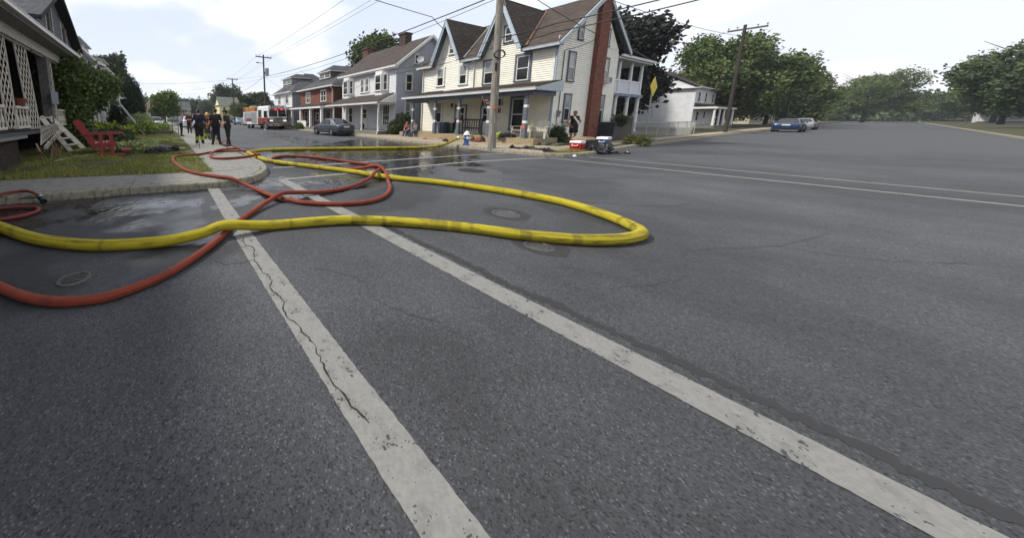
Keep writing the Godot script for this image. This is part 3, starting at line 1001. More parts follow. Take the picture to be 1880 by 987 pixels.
	for e in [[4.71, 2.72, 0.19, "small iron cover in a patch of asphalt inside the yellow hose loop"], [3.84, 1.80, 0.15, "small iron cover half under the near run of the yellow hose"]]:
		var w := thing("valve_cover", e[3], "valve cover", "", V(e[0], e[1], 0.0))
		q = MB.new()
		q.lathe(Vector3.ZERO, Vector3.UP, [Vector2(0.0, 0.005), Vector2(e[2] - 0.05, 0.005), Vector2(e[2] - 0.045, 0.001), Vector2(e[2] - 0.035, 0.001), Vector2(e[2] - 0.03, 0.007), Vector2(e[2], 0.007), Vector2(e[2] + 0.01, 0.0)], 30)
		obj("lid", q, iron2, w)
		var pm := MB.new()
		rng.seed = 210
		var pp := []
		for k in 18:
			var an := TAU * k / 18
			var rr: float = e[2] + 0.09 + 0.10 * absf(cos(an * 0.5)) * rng.randf_range(0.5, 1.0)
			pp.append(Vector2(cos(an), sin(an)) * rr)
		var tw := MB.new()
		tw.poly(pp, 0.0025, 0.0025)
		obj("asphalt_patch", tw, M("patch_dark", Color(0.22, 0.222, 0.23), 0.85, 0, "aggregate", 0.8), w)

	# hydrant
	var hy := thing("fire_hydrant", "blue fire hydrant with white bonnet at the right kerb feeding the yellow hose", "fire hydrant", "", V(13.55, 10.10, 0.14))
	var blue := M("hydrant_blue", Color(0.16, 0.33, 0.58), 0.45, 0, "soft", 3.0)
	var white := M("hydrant_white", Color(0.85, 0.86, 0.86), 0.45)
	q = MB.new()
	q.lathe(Vector3.ZERO, Vector3.UP, [Vector2(0, 0), Vector2(0.165, 0), Vector2(0.165, 0.035), Vector2(0.12, 0.045), Vector2(0.108, 0.10), Vector2(0.105, 0.42), Vector2(0.115, 0.43), Vector2(0.115, 0.50), Vector2(0, 0.50)], 20)
	obj("barrel", q, blue, hy)
	q = MB.new()
	q.lathe(Vector3(0, 0.5, 0), Vector3.UP, [Vector2(0, 0.0), Vector2(0.155, 0.0), Vector2(0.158, 0.03), Vector2(0.13, 0.045), Vector2(0.12, 0.10), Vector2(0.085, 0.155), Vector2(0.035, 0.18), Vector2(0.03, 0.22), Vector2(0, 0.222)], 20)
	obj("bonnet", q, white, hy)
	for e in [[V(-0.25, 0.18, 0), 0.075, brass], [V(0.12, -0.25, 0), 0.055, white], [V(-0.18, -0.25, 0), 0.055, white]]:
		q = MB.new()
		q.lathe(Vector3(0, 0.36, 0), e[0], [Vector2(e[1] * 0.8, 0.05), Vector2(e[1] * 0.8, 0.13), Vector2(e[1] * 1.15, 0.135), Vector2(e[1] * 1.15, 0.18), Vector2(e[1] * 0.4, 0.19), Vector2(e[1] * 0.4, 0.22), Vector2(0, 0.22)], 14)
		obj("outlet_cap", q, e[2], hy)

# ---------------------------------------------------------------- building kit
func span(poly: Array, y: float) -> Vector2: # extent of a convex [u, y] outline at height y
	var lo := 1e9
	var hi := -1e9
	for i in poly.size():
		var a = poly[i]
		var b = poly[(i + 1) % poly.size()]
		if (a[1] - y) * (b[1] - y) <= 0.0 and absf(a[1] - b[1]) > 1e-6:
			var u: float = a[0] + (b[0] - a[0]) * (y - a[1]) / (b[1] - a[1])
			lo = minf(lo, u)
			hi = maxf(hi, u)
	return Vector2(lo, hi)

func siding(par: Node, F: Fr, poly: Array, course: float, mat: Material, single := false, d_out := 0.038) -> void:
	var y0 := 1e9
	var y1 := -1e9
	for q in poly:
		y0 = minf(y0, q[1])
		y1 = maxf(y1, q[1])
	var m := MB.new()
	var k := 0
	while y0 + k * course < y1 - 0.01:
		var a := y0 + k * course
		var b := minf(a + course, y1)
		var sa := span(poly, a + 0.002)
		var sb := span(poly, b - 0.002)
		k += 1
		if sa.y <= sa.x or sb.y < sb.x:
			continue
		if single:
			m = MB.new()
		var jo := rng.randf_range(-0.0015, 0.0015)
		m.hexa([F.p(sa.x, a, 0.001), F.p(sa.y, a, 0.001), F.p(sa.y, a, d_out + jo), F.p(sa.x, a, d_out + jo), F.p(sb.x, b, 0.001), F.p(sb.y, b, 0.001), F.p(sb.y, b, 0.005), F.p(sb.x, b, 0.005)])
		if single:
			obj("siding_board", m, mat, par)
	if not single:
		stuff(obj("siding", m, mat, par))

# a double-hung window set on the wall: casing, sash and two panes
func window(par: Node, F: Fr, u0: float, u1: float, y0: float, y1: float, casing: Material, sash: Material, cw := 0.10, shade := 0.0, kind := "window", rails := 1, mull := 0) -> MeshInstance3D:
	var m := MB.new()
	var dp := 0.085
	F.cbox(m, u0 - cw, u0, y0, y1, 0.0, dp, 0.008)
	F.cbox(m, u1, u1 + cw, y0, y1, 0.0, dp, 0.008)
	F.cbox(m, u0 - cw, u1 + cw, y1, y1 + cw * 1.25, 0.0, dp + 0.006, 0.008)
	F.cbox(m, u0 - cw - 0.02, u1 + cw + 0.02, y0 - 0.06, y0, 0.0, dp + 0.03, 0.008)
	var w := obj(kind, m, casing, par)
	var s := MB.new()
	var sw := 0.045
	var f0 := 0.030
	var f1 := 0.068
	F.box(s, u0, u0 + sw, y0, y1, f0, f1)
	F.box(s, u1 - sw, u1, y0, y1, f0, f1)
	F.box(s, u0 + sw, u1 - sw, y0, y0 + sw, f0, f1)
	F.box(s, u0 + sw, u1 - sw, y1 - sw, y1, f0, f1)
	for k in rails:
		var ym := lerpf(y0, y1, (k + 1.0) / (rails + 1.0))
		F.box(s, u0 + sw, u1 - sw, ym - sw / 2, ym + sw / 2, f0, f1 + 0.004)
	for k in mull:
		var um := lerpf(u0, u1, (k + 1.0) / (mull + 1.0))
		F.box(s, um - 0.018, um + 0.018, y0 + sw, y1 - sw, f0, f1 - 0.003)
	obj("sash", s, sash, w)
	for k in rails + 1:
		var a := lerpf(y0, y1, float(k) / (rails + 1.0)) + sw / 2
		var b := lerpf(y0, y1, (k + 1.0) / (rails + 1.0)) - sw / 2
		var pm := MB.new()
		F.box(pm, u0 + sw, u1 - sw, a, b, 0.024, 0.048)
		obj("pane", pm, GLASS_DARK if not (shade > 0.0 and k == rails) else GLASS_BLIND, w)
	return w

var GLASS_DARK: StandardMaterial3D
var GLASS_BLIND: StandardMaterial3D

func glass_materials() -> void:
	GLASS_DARK = M("window_glass", Color(0.13, 0.135, 0.14), 0.06)
	GLASS_BLIND = M("window_glass_blind", Color(0.50, 0.51, 0.50), 0.12)

func door(par: Node, F: Fr, u0: float, u1: float, y0: float, y1: float, casing: Material, leaf: Material, glass0 := 0.45, glass1 := 0.93, split := true) -> MeshInstance3D:
	var m := MB.new()
	var cw := 0.09
	F.cbox(m, u0 - cw, u0, y0, y1, 0, 0.06, 0.008)
	F.cbox(m, u1, u1 + cw, y0, y1, 0, 0.06, 0.008)
	F.cbox(m, u0 - cw, u1 + cw, y1, y1 + cw, 0, 0.066, 0.008)
	var fr := obj("door_frame", m, casing, par)
	m = MB.new()
	F.cbox(m, u0 + 0.005, u1 - 0.005, y0 + 0.01, y1 - 0.005, 0.022, 0.052, 0.004)
	var d := obj("door", m, leaf, par)
	var h := y1 - y0
	m = MB.new()
	if split:
		var mid := lerpf(y0 + h * glass0, y0 + h * glass1, 0.5)
		F.box(m, u0 + 0.13, u1 - 0.13, y0 + h * glass0, mid - 0.03, 0.04, 0.058)
		F.box(m, u0 + 0.13, u1 - 0.13, mid + 0.03, y0 + h * glass1, 0.04, 0.058)
	else:
		F.box(m, u0 + 0.13, u1 - 0.13, y0 + h * glass0, y0 + h * glass1, 0.04, 0.058)
	obj("pane", m, GLASS_DARK, d)
	m = MB.new()
	m.ball(F.p(u0 + 0.07, y0 + h * 0.45, 0.07), Vector3(0.03, 0.03, 0.03), 6, 8)
	obj("handle", m, M("brass_knob", Color(0.6, 0.5, 0.3), 0.3, 0.8), d)
	return fr

# a roof plane from eave a-b to ridge d-c, in lapped courses of shingles over a deck
func roof(par: Node, called: String, a: Vector3, b: Vector3, c: Vector3, d: Vector3, mat: Material, thick := 0.07, course := 0.16) -> MeshInstance3D:
	var nrm := (b - a).cross(d - a).normalized()
	if (d - a).length() < 1e-4:
		nrm = (b - a).cross(c - a).normalized()
	if nrm.y < 0:
		nrm = -nrm
	var m := MB.new()
	var low := -nrm * thick
	m.hexa([a + low, b + low, c + low, d + low, a, b, c, d])
	var up_len: float = maxf((d - a).length(), (c - b).length())
	var n := maxi(2, int(up_len / course))
	var ulen := (b - a).length()
	for k in n:
		var x0 := float(k) / n
		var x1 := float(k + 1) / n
		var p0 := a.lerp(d, x0)
		var p1 := b.lerp(c, x0)
		var q0 := a.lerp(d, x1)
		var q1 := b.lerp(c, x1)
		var lift := nrm * 0.016
		var tip := nrm * 0.003
		var dirn := (b - a).normalized()
		var ua0 := (p0 - a).dot(dirn) / 9.6
		var ua1 := (p1 - a).dot(dirn) / 9.6
		var ub0 := (q0 - a).dot(dirn) / 9.6
		var ub1 := (q1 - a).dot(dirn) / 9.6
		var v0 := (k % 16) / 16.0
		var v1 := v0 + 1.0 / 16.0
		var sh := rng.randf()
		m.quad(p0 + lift, p1 + lift, q1 + tip, q0 + tip, nrm, Vector2(ua0 + sh, v1), Vector2(ua1 + sh, v1), Vector2(ub1 + sh, v0), Vector2(ub0 + sh, v0))
		m.quad(p0, p1, p1 + lift, p0 + lift, (a - d) if (a - d).length() > 0.01 else (b - c), Vector2(ua0, v1), Vector2(ua1, v1), Vector2(ua1, v1), Vector2(ua0, v1))
	return obj(called, m, mat, par)

func shingle(called: String, col: Color) -> StandardMaterial3D:
	if MT.has(called):
		return MT[called]
	var m := StandardMaterial3D.new()
	m.resource_name = called
	m.albedo_color = col
	m.albedo_texture = TX["shingle"]
	m.roughness = 0.92
	m.detail_enabled = false
	MT[called] = m
	return m

func brick_wall(par: Node, called: String, F: Fr, u0: float, u1: float, y0: float, y1: float, d: float, lo: Color, hi: Color, bl := 0.215, bh := 0.075, returns := 0.0) -> MeshInstance3D:
	var m := MB.new()
	var rows := int((y1 - y0) / bh)
	for r in rows:
		var y := y0 + r * bh
		var u := u0 - (bl / 2 if r % 2 else 0.0)
		while u < u1 - 0.01:
			var a := maxf(u, u0)
			var b := minf(u + bl - 0.010, u1)
			if b - a > 0.02:
				m.col = lo.lerp(hi, rng.randf()).srgb_to_linear()
				var j := rng.randf_range(-0.003, 0.003)
				F.box(m, a, b, y, y + bh - 0.011, d - 0.03, d + j)
			u += bl
	var o := obj(called, m, vcol(M("brick", Color(1, 1, 1), 0.9, 0, "soft", 2.0)), par)
	stuff(o)
	return o

func column(par: Node, called: String, at: Vector3, h: float, r: float, mat: Material, square := false) -> MeshInstance3D:
	var m := MB.new()
	if square:
		var f := Fr.new(at, Vector3(0, 0, -1), Vector3(-1, 0, 0))
		f.box(m, -r, r, 0, h, -r, r)
		f.box(m, -r * 1.25, r * 1.25, 0, 0.1, -r * 1.25, r * 1.25)
		f.box(m, -r * 1.25, r * 1.25, h - 0.09, h, -r * 1.25, r * 1.25)
	else:
		m.lathe(at, Vector3.UP, [Vector2(0, 0), Vector2(r * 1.4, 0), Vector2(r * 1.4, 0.06), Vector2(r * 1.1, 0.1), Vector2(r * 1.05, h * 0.4), Vector2(r * 0.9, h - 0.12), Vector2(r * 1.3, h - 0.07), Vector2(r * 1.3, h), Vector2(0, h)], 14)
	return obj(called, m, mat, par)

func gutter(par: Node, a: Vector3, b: Vector3, mat: Material, w := 0.12) -> void:
	var m := MB.new()
	m.bar(a, b, w, w)
	m.bar(a + Vector3(0, w * 0.56, 0), b + Vector3(0, w * 0.56, 0), w * 1.25, 0.02)
	obj("gutter", m, mat, par)

func pipe(par: Node, called: String, pts: Array, r: float, mat: Material) -> void:
	var m := MB.new()
	var rr := []
	for q in pts:
		rr.append(r)
	m.tube(pts, rr, 8)
	obj(called, m, mat, par)

# ---------------------------------------------------------------- the cream double house on the right corner
func make_cream_house() -> void:
	rng.seed = 301
	var h := thing("double_house", "cream clapboard double house with two steep blue-trimmed gables and a long front porch", "house")
	var cream := M("cream_siding", Color(0.855, 0.84, 0.785), 0.55, 0, "faint", 0.3)
	var white := M("white_siding", Color(0.875, 0.865, 0.82), 0.55, 0, "faint", 0.3)
	var side := M("side_siding", Color(0.88, 0.87, 0.83), 0.55, 0, "faint", 0.3)
	var wtrim := M("white_trim", Color(0.85, 0.85, 0.84), 0.5, 0, "soft", 0.8)
	var blue := M("slate_blue_trim", Color(0.345, 0.37, 0.41), 0.6, 0, "soft", 0.8)
	var pale := M("pale_blue_trim", Color(0.66, 0.70, 0.735), 0.55, 0, "soft", 0.8)
	var rf := shingle("brown_shingle", Color(0.345, 0.295, 0.262))
	var A := FS(18.5)
	var S := FT(8.8)
	var core := M("house_core", Color(0.5, 0.49, 0.45), 0.9)
	# shell
	var m := MB.new()
	m.poly(arr2([18.5, 8.8, 26.0, 8.8, 26.0, 18.0, 18.5, 18.0]), 0.1, 5.45)
	S.prism(m, [[18.5, 5.45], [26.0, 5.45], [26.0, 5.6], [23.13, 8.3], [18.5, 5.5]], -0.02, -9.2)
	for g in [[10.43, 12.91, 11.66], [14.44, 16.82, 15.65]]:
		A.prism(m, [[g[0], 5.4], [g[1], 5.4], [g[2], 8.05]], -0.01, -3.0)
	obj("wall", m, core, h)
	# clapboards, board by board
	siding(h, A, [[8.92, 0.4], [13.4, 0.4], [13.4, 5.45], [8.92, 5.45]], 0.115, cream, true)
	siding(h, A, [[13.4, 0.4], [17.88, 0.4], [17.88, 5.45], [13.4, 5.45]], 0.115, white, true)
	siding(h, A, [[10.45, 5.45], [12.88, 5.45], [11.66, 8.1]], 0.115, cream, true)
	siding(h, A, [[14.46, 5.45], [16.8, 5.45], [15.65, 8.1]], 0.115, white, true)
	siding(h, S, [[18.6, 0.4], [25.9, 0.4], [25.9, 5.75], [18.6, 5.75]], 0.115, side, true)
	siding(h, S, [[18.95, 5.75], [25.85, 5.75], [23.13, 8.35]], 0.115, side, true)
	# corner boards
	for e in [[A, 8.80, 8.92, wtrim], [A, 17.88, 18.0, wtrim], [A, 13.36, 13.44, white], [S, 18.5, 18.6, pale], [S, 25.9, 26.0, wtrim]]:
		m = MB.new()
		e[0].cbox(m, e[1], e[2], 0.35, 5.5, 0.0, 0.034, 0.006)
		obj("corner_board", m, e[3], h)
	# main roof: whole between the gables, set back behind them
	var ridge := 8.62
	var sr := 23.13
	for e in [[8.52, 10.43, 18.17], [10.43, 12.91, 18.55], [12.91, 14.44, 18.17], [14.44, 16.82, 18.55], [16.82, 18.35, 18.17]]:
		var ye: float = 5.64 + (e[2] - 18.7) * 0.671
		roof(h, "roof", V(e[2], e[0], ye), V(e[2], e[1], ye), V(sr, e[1], ridge), V(sr, e[0], ridge), rf)
	roof(h, "roof", V(27.15, 18.35, 5.66), V(27.15, 8.52, 5.66), V(sr, 8.52, ridge), V(sr, 18.35, ridge), rf)
	for g in [[10.43, 12.91, 11.66, 8.36], [14.44, 16.82, 15.65, 8.30]]:
		var back: float = 18.7 + (g[3] - 5.64) / 0.671
		for k in 2:
			var tb: float = g[k] + (-0.10 if k == 0 else 0.10)
			roof(h, "gable_roof", V(18.0, tb, 5.42), V(18.38, tb, 5.46), V(back, g[2], g[3]), V(18.0, g[2], g[3]), rf)
			# barge board with a lighter face, soffit behind it
			m = MB.new()
			var q := Fr.new(V(17.99, 0, 0), Vector3(0, 0, -1), Vector3(-1, 0, 0))
			var dx: float = 0.17 if k == 0 else -0.17
			q.prism(m, [[tb, 5.36], [g[2], g[3] + 0.02], [g[2], g[3] - 0.46], [tb + dx * 1.25, 5.30]], 0.0, 0.05)
			obj("barge_board", m, pale, h)
			m = MB.new()
			q.prism(m, [[tb + dx * 0.35, 5.36], [g[2], g[3] - 0.10], [g[2], g[3] - 0.16], [tb + dx * 0.6, 5.36]], 0.05, 0.09)
			obj("crown_moulding", m, M("light_blue_edge", Color(0.68, 0.75, 0.80), 0.5), h)
			m = MB.new()
			m.hexa([V(18.0, tb + dx, 5.36), V(18.5, tb + dx, 5.36), V(18.5, g[2], g[3] - 0.30), V(18.0, g[2], g[3] - 0.30), V(18.0, tb + dx, 5.40), V(18.5, tb + dx, 5.40), V(18.5, g[2], g[3] - 0.26), V(18.0, g[2], g[3] - 0.26)])
			obj("soffit", m, blue, h)
	# valley flashing on the near sides
	for e in [[14.34, 15.65, M("galvanised", Color(0.62, 0.62, 0.60), 0.45, 0.4), 8.30], [10.33, 11.66, M("rust_flashing", Color(0.45, 0.33, 0.28), 0.7), 8.36], [12.99, 11.66, M("rust_flashing", Color(0.45, 0.33, 0.28), 0.7), 8.36]]:
		m = MB.new()
		var bk: float = 18.7 + (e[3] - 5.64) / 0.671
		m.bar(V(18.38, e[0], 5.52), V(bk, e[1], e[3] + 0.06), 0.14, 0.05)
		obj("valley_flashing", m, e[2], h)
	# rakes of the end gable
	for e in [[18.17, 5.28], [27.15, 5.66]]:
		m = MB.new()
		var ye2: float = e[1]
		m.hexa([V(e[0], 8.50, ye2 - 0.24), V(sr, 8.50, ridge - 0.24), V(sr, 8.55, ridge - 0.24), V(e[0], 8.55, ye2 - 0.24), V(e[0], 8.50, ye2 + 0.03), V(sr, 8.50, ridge + 0.03), V(sr, 8.55, ridge + 0.03), V(e[0], 8.55, ye2 + 0.03)])
		obj("rake_board", m, pale, h)
		m = MB.new()
		m.hexa([V(e[0], 8.56, ye2 - 0.20), V(sr, 8.56, ridge - 0.20), V(sr, 8.80, ridge - 0.20), V(e[0], 8.80, ye2 - 0.20), V(e[0], 8.56, ye2 - 0.16), V(sr, 8.56, ridge - 0.16), V(sr, 8.80, ridge - 0.16), V(e[0], 8.80, ye2 - 0.16)])
		obj("soffit", m, blue, h)
	# eaves
	for e in [[8.5, 10.40, pale], [12.93, 14.40, pale], [16.86, 18.38, wtrim]]:
		m = MB.new()
		m.hexa([V(18.2, e[0], 5.18), V(18.5, e[0], 5.18), V(18.5, e[1], 5.18), V(18.2, e[1], 5.18), V(18.2, e[0], 5.24), V(18.5, e[0], 5.24), V(18.5, e[1], 5.24), V(18.2, e[1], 5.24)])
		obj("soffit", m, blue, h)
		gutter(h, V(18.12, e[0], 5.24), V(18.12, e[1], 5.24), e[2], 0.13)
	# windows
	window(h, A, 15.99, 16.56, 3.82, 5.02, wtrim, wtrim, 0.11, 1)
	window(h, A, 14.08, 14.62, 3.78, 5.00, wtrim, wtrim, 0.11, 1)
	window(h, A, 12.14, 12.78, 3.62, 4.98, blue, wtrim, 0.12, 1)
	window(h, A, 10.08, 10.76, 3.62, 4.98, blue, wtrim, 0.12, 0)
	window(h, A, 15.12, 15.58, 5.95, 6.68, wtrim, wtrim, 0.09, 1)
	window(h, A, 11.14, 11.60, 5.94, 6.78, blue, wtrim, 0.10, 0)
	window(h, A, 16.02, 16.58, 1.15, 2.62, wtrim, wtrim, 0.10, 1)
	window(h, A, 10.14, 10.82, 0.80, 2.60, blue, wtrim, 0.13, 0)
	window(h, S, 19.82, 20.42, 3.52, 4.98, blue, wtrim, 0.10, 1)
	window(h, S, 24.15, 24.62, 3.72, 5.02, blue, wtrim, 0.10, 1)
	window(h, S, 19.82, 20.42, 1.33, 2.72, blue, wtrim, 0.10, 1)
	window(h, S, 24.0, 24.60, 1.15, 2.80, blue, wtrim, 0.10, 1)
	window(h, S, 20.55, 20.98, 5.80, 6.72, blue, wtrim, 0.09, 0)
	window(h, S, 24.0, 24.3, 5.80, 6.70, blue, wtrim, 0.09, 0)
	door(h, A, 13.98, 14.76, 0.50, 2.30, blue, wtrim)
	door(h, A, 12.05, 12.78, 0.50, 2.22, blue, wtrim)
	m = MB.new()
	A.box(m, 12.05, 12.78, 2.32, 2.66, 0.02, 0.05)
	obj("transom_pane", m, GLASS_DARK, h)
	# porch
	var con := M("porch_concrete", Color(0.60, 0.54, 0.43), 0.85, 0, "concrete", 0.8)
	m = MB.new()
	m.poly(arr2([16.15, 8.3, 18.48, 8.3, 18.48, 17.9, 16.15, 17.9]), 0.12, 0.46)
	obj("porch_slab", m, con, h)
	roof(h, "porch_roof", V(16.05, 17.55, 3.0), V(16.05, 8.35, 3.0), V(18.48, 8.35, 3.46), V(18.48, 17.55, 3.46), rf)
	m = MB.new()
	m.poly(arr2([16.2, 8.5, 18.48, 8.5, 18.48, 17.5, 16.2, 17.5]), 2.84, 2.88)
	obj("porch_ceiling", m, M("porch_ceiling_paint", Color(0.70, 0.72, 0.72), 0.6), h)
	gutter(h, V(16.0, 17.6, 2.91), V(16.0, 8.33, 2.91), M("gutter_grey", Color(0.74, 0.75, 0.76), 0.45), 0.13)
	m = MB.new()
	m.bar(V(16.3, 17.4, 2.73), V(16.3, 8.5, 2.73), 0.16, 0.22)
	m.bar(V(16.38, 8.62, 2.73), V(18.4, 8.62, 2.73), 0.14, 0.22)
	m.bar(V(16.38, 17.3, 2.73), V(18.4, 17.3, 2.73), 0.14, 0.22)
	obj("porch_beam", m, blue, h)
	for t in [8.34, 17.56]:
		m = MB.new()
		Fr.new(V(0, t, 0), Vector3(1, 0, 0), Vector3(0, 0, 1)).prism(m, [[16.05, 2.84], [18.48, 2.84], [18.48, 3.42], [16.05, 2.96]], 0.0, 0.05)
		obj("porch_end_board", m, pale, h)
	for t in [16.72, 14.66, 12.80, 10.83, 8.86]:
		m = MB.new()
		var P := FS(16.3)
		P.box(m, t - 0.075, t + 0.075, 1.15, 2.62, -0.075, 0.075)
		P.cbox(m, t - 0.105, t + 0.105, 0.46, 1.15, -0.105, 0.105, 0.01)
		var po := obj("porch_post", m, blue, h)
		for y in [1.22, 2.02]:
			m = MB.new()
			P.box(m, t - 0.082, t + 0.082, y, y + 0.13, -0.082, 0.082)
			obj("painted_band", m, wtrim, po)
	# orange notice on the near post, house lantern, meter pipe, downspout
	m = MB.new()
	FS(16.19).box(m, 8.80, 8.92, 0.95, 1.13, 0.0, 0.006)
	obj("notice", m, M("orange_paper", Color(0.78, 0.32, 0.14), 0.8), h)
	m = MB.new()
	m.lathe(A.p(15.05, 2.22, 0.14), Vector3.UP, [Vector2(0, 0), Vector2(0.05, 0.02), Vector2(0.09, 0.2), Vector2(0.11, 0.21), Vector2(0.03, 0.3), Vector2(0, 0.3)], 8)
	m.bar(A.p(15.05, 2.42, 0.0), A.p(15.05, 2.42, 0.14), 0.03, 0.03)
	obj("lantern", m, M("lantern_brown", Color(0.2, 0.13, 0.08), 0.5), h)
	pipe(h, "downspout", [V(18.3, 8.62, 5.2), V(18.46, 8.72, 5.0), V(18.46, 8.72, 0.5)], 0.045, pale)
	pipe(h, "downspout", [V(18.2, 13.5, 5.2), V(18.42, 13.5, 4.95), V(18.42, 13.5, 3.5), V(18.35, 14.1, 3.46), V(17.4, 15.0, 3.3)], 0.04, wtrim)
	pipe(h, "downspout", [V(18.2, 17.94, 5.25), V(18.42, 17.94, 5.0), V(18.42, 17.94, 0.5)], 0.045, wtrim)
	pipe(h, "conduit", [S.p(19.22, 5.05, 0.06), S.p(19.20, 1.9, 0.06), S.p(19.12, 1.6, 0.06), S.p(19.1, 0.5, 0.06)], 0.022, M("conduit_grey", Color(0.28, 0.29, 0.30), 0.6))
	m = MB.new()
	S.cbox(m, 19.1, 19.32, 1.55, 1.9, 0.0, 0.12, 0.01)
	m.lathe(S.p(19.22, 1.8, 0.1), Vector3(0, 0, 1), [Vector2(0, 0), Vector2(0.08, 0), Vector2(0.08, 0.07), Vector2(0, 0.09)], 12)
	obj("meter_box", m, M("meter_grey", Color(0.48, 0.49, 0.50), 0.5), h)
	# window air conditioners
	for e in [[24.12, 24.66, 3.60, 3.98], [19.84, 20.40, 1.0, 1.34]]:
		m = MB.new()
		S.cbox(m, e[0], e[1], e[2], e[3], 0.06, 0.34, 0.015)
		var ac := obj("air_conditioner", m, wtrim, h)
		m = MB.new()
		for k in 7:
			S.box(m, e[0] + 0.05 + k * 0.06, e[0] + 0.09 + k * 0.06, e[2] + 0.05, e[3] - 0.05, 0.335, 0.342)
		obj("grille", m, M("grille_dark", Color(0.2, 0.2, 0.21), 0.6), ac)
	# satellite dish on the eave at the far end
	m = MB.new()
	m.lathe(V(18.35, 18.25, 6.0), V(-0.7, -0.6, 0.3), [Vector2(0, 0.0), Vector2(0.16, 0.03), Vector2(0.27, 0.09), Vector2(0.25, 0.07), Vector2(0, 0.02)], 18)
	m.bar(V(18.35, 18.25, 6.0), V(18.45, 18.2, 5.5), 0.04, 0.04)
	m.bar(V(18.35, 18.25, 5.95), V(18.05, 18.0, 6.0), 0.02, 0.02)
	obj("satellite_dish", m, M("dish_grey", Color(0.6, 0.61, 0.62), 0.5), h)
	# exterior chimney of brick
	m = MB.new()
	S.box(m, 22.51, 23.70, 0.2, 9.9, 0.0, 0.22)
	var ch := obj("chimney", m, M("mortar_dark", Color(0.50, 0.44, 0.40), 0.95), h)
	brick_wall(ch, "bricks", S, 22.50, 23.71, 0.2, 9.9, 0.245, Color(0.41, 0.235, 0.185), Color(0.54, 0.33, 0.265))
	brick_wall(ch, "bricks", Fr.new(V(22.51, 8.8, 0), Vector3(0, 0, 1), Vector3(-1, 0, 0)), 0.0, 0.215, 0.2, 9.9, 0.02, Color(0.41, 0.235, 0.185), Color(0.54, 0.33, 0.265))
	# two-storey back porch
	m = MB.new()
	m.poly(arr2([26.0, 8.9, 31.3, 8.9, 31.3, 11.9, 26.0, 11.9]), 2.95, 3.12)
	m.poly(arr2([26.0, 8.9, 31.3, 8.9, 31.3, 11.9, 26.0, 11.9]), 0.1, 0.5)
	obj("porch_deck", m, M("deck_grey_blue", Color(0.42, 0.46, 0.54), 0.7), h)
	roof(h, "porch_roof", V(31.8, 8.6, 5.45), V(31.8, 12.2, 5.45), V(26.0, 12.2, 6.1), V(26.0, 8.6, 6.1), rf)
	m = MB.new()
	m.poly(arr2([26.0, 8.7, 31.7, 8.7, 31.7, 12.1, 26.0, 12.1]), 5.26, 5.36)
	obj("porch_ceiling", m, wtrim, h)
	gutter(h, V(26.1, 8.62, 5.42), V(31.8, 8.62, 5.42), M("gutter_grey", Color(0.74, 0.75, 0.76), 0.45), 0.12)
	m = MB.new()
	m.poly(arr2([26.0, 11.9, 31.3, 11.9, 31.3, 18.0, 26.0, 18.0]), 0.1, 5.5)
	obj("rear_wall", m, side, h)
	for s in [27.15, 29.1, 30.95]:
		column(h, "column", V(s, 9.05, 3.12), 2.14, 0.10, wtrim)
		column(h, "column", V(s, 9.05, 0.5), 2.45, 0.11, wtrim)
	var rl := MB.new()
	S.box(rl, 26.02, 31.1, 3.95, 4.05, -0.30, -0.2)
	S.box(rl, 26.02, 31.1, 3.16, 3.22, -0.28, -0.22)
	obj("railing", rl, wtrim, h)
	for e in [[26.04, 27.03], [27.27, 28.98], [29.22, 30.83]]:
		m = MB.new()
		S.cbox(m, e[0], e[1], 3.22, 3.95, -0.29, -0.23, 0.01)
		obj("railing_panel", m, M("panel_grey_white", Color(0.74, 0.76, 0.80), 0.6), h)

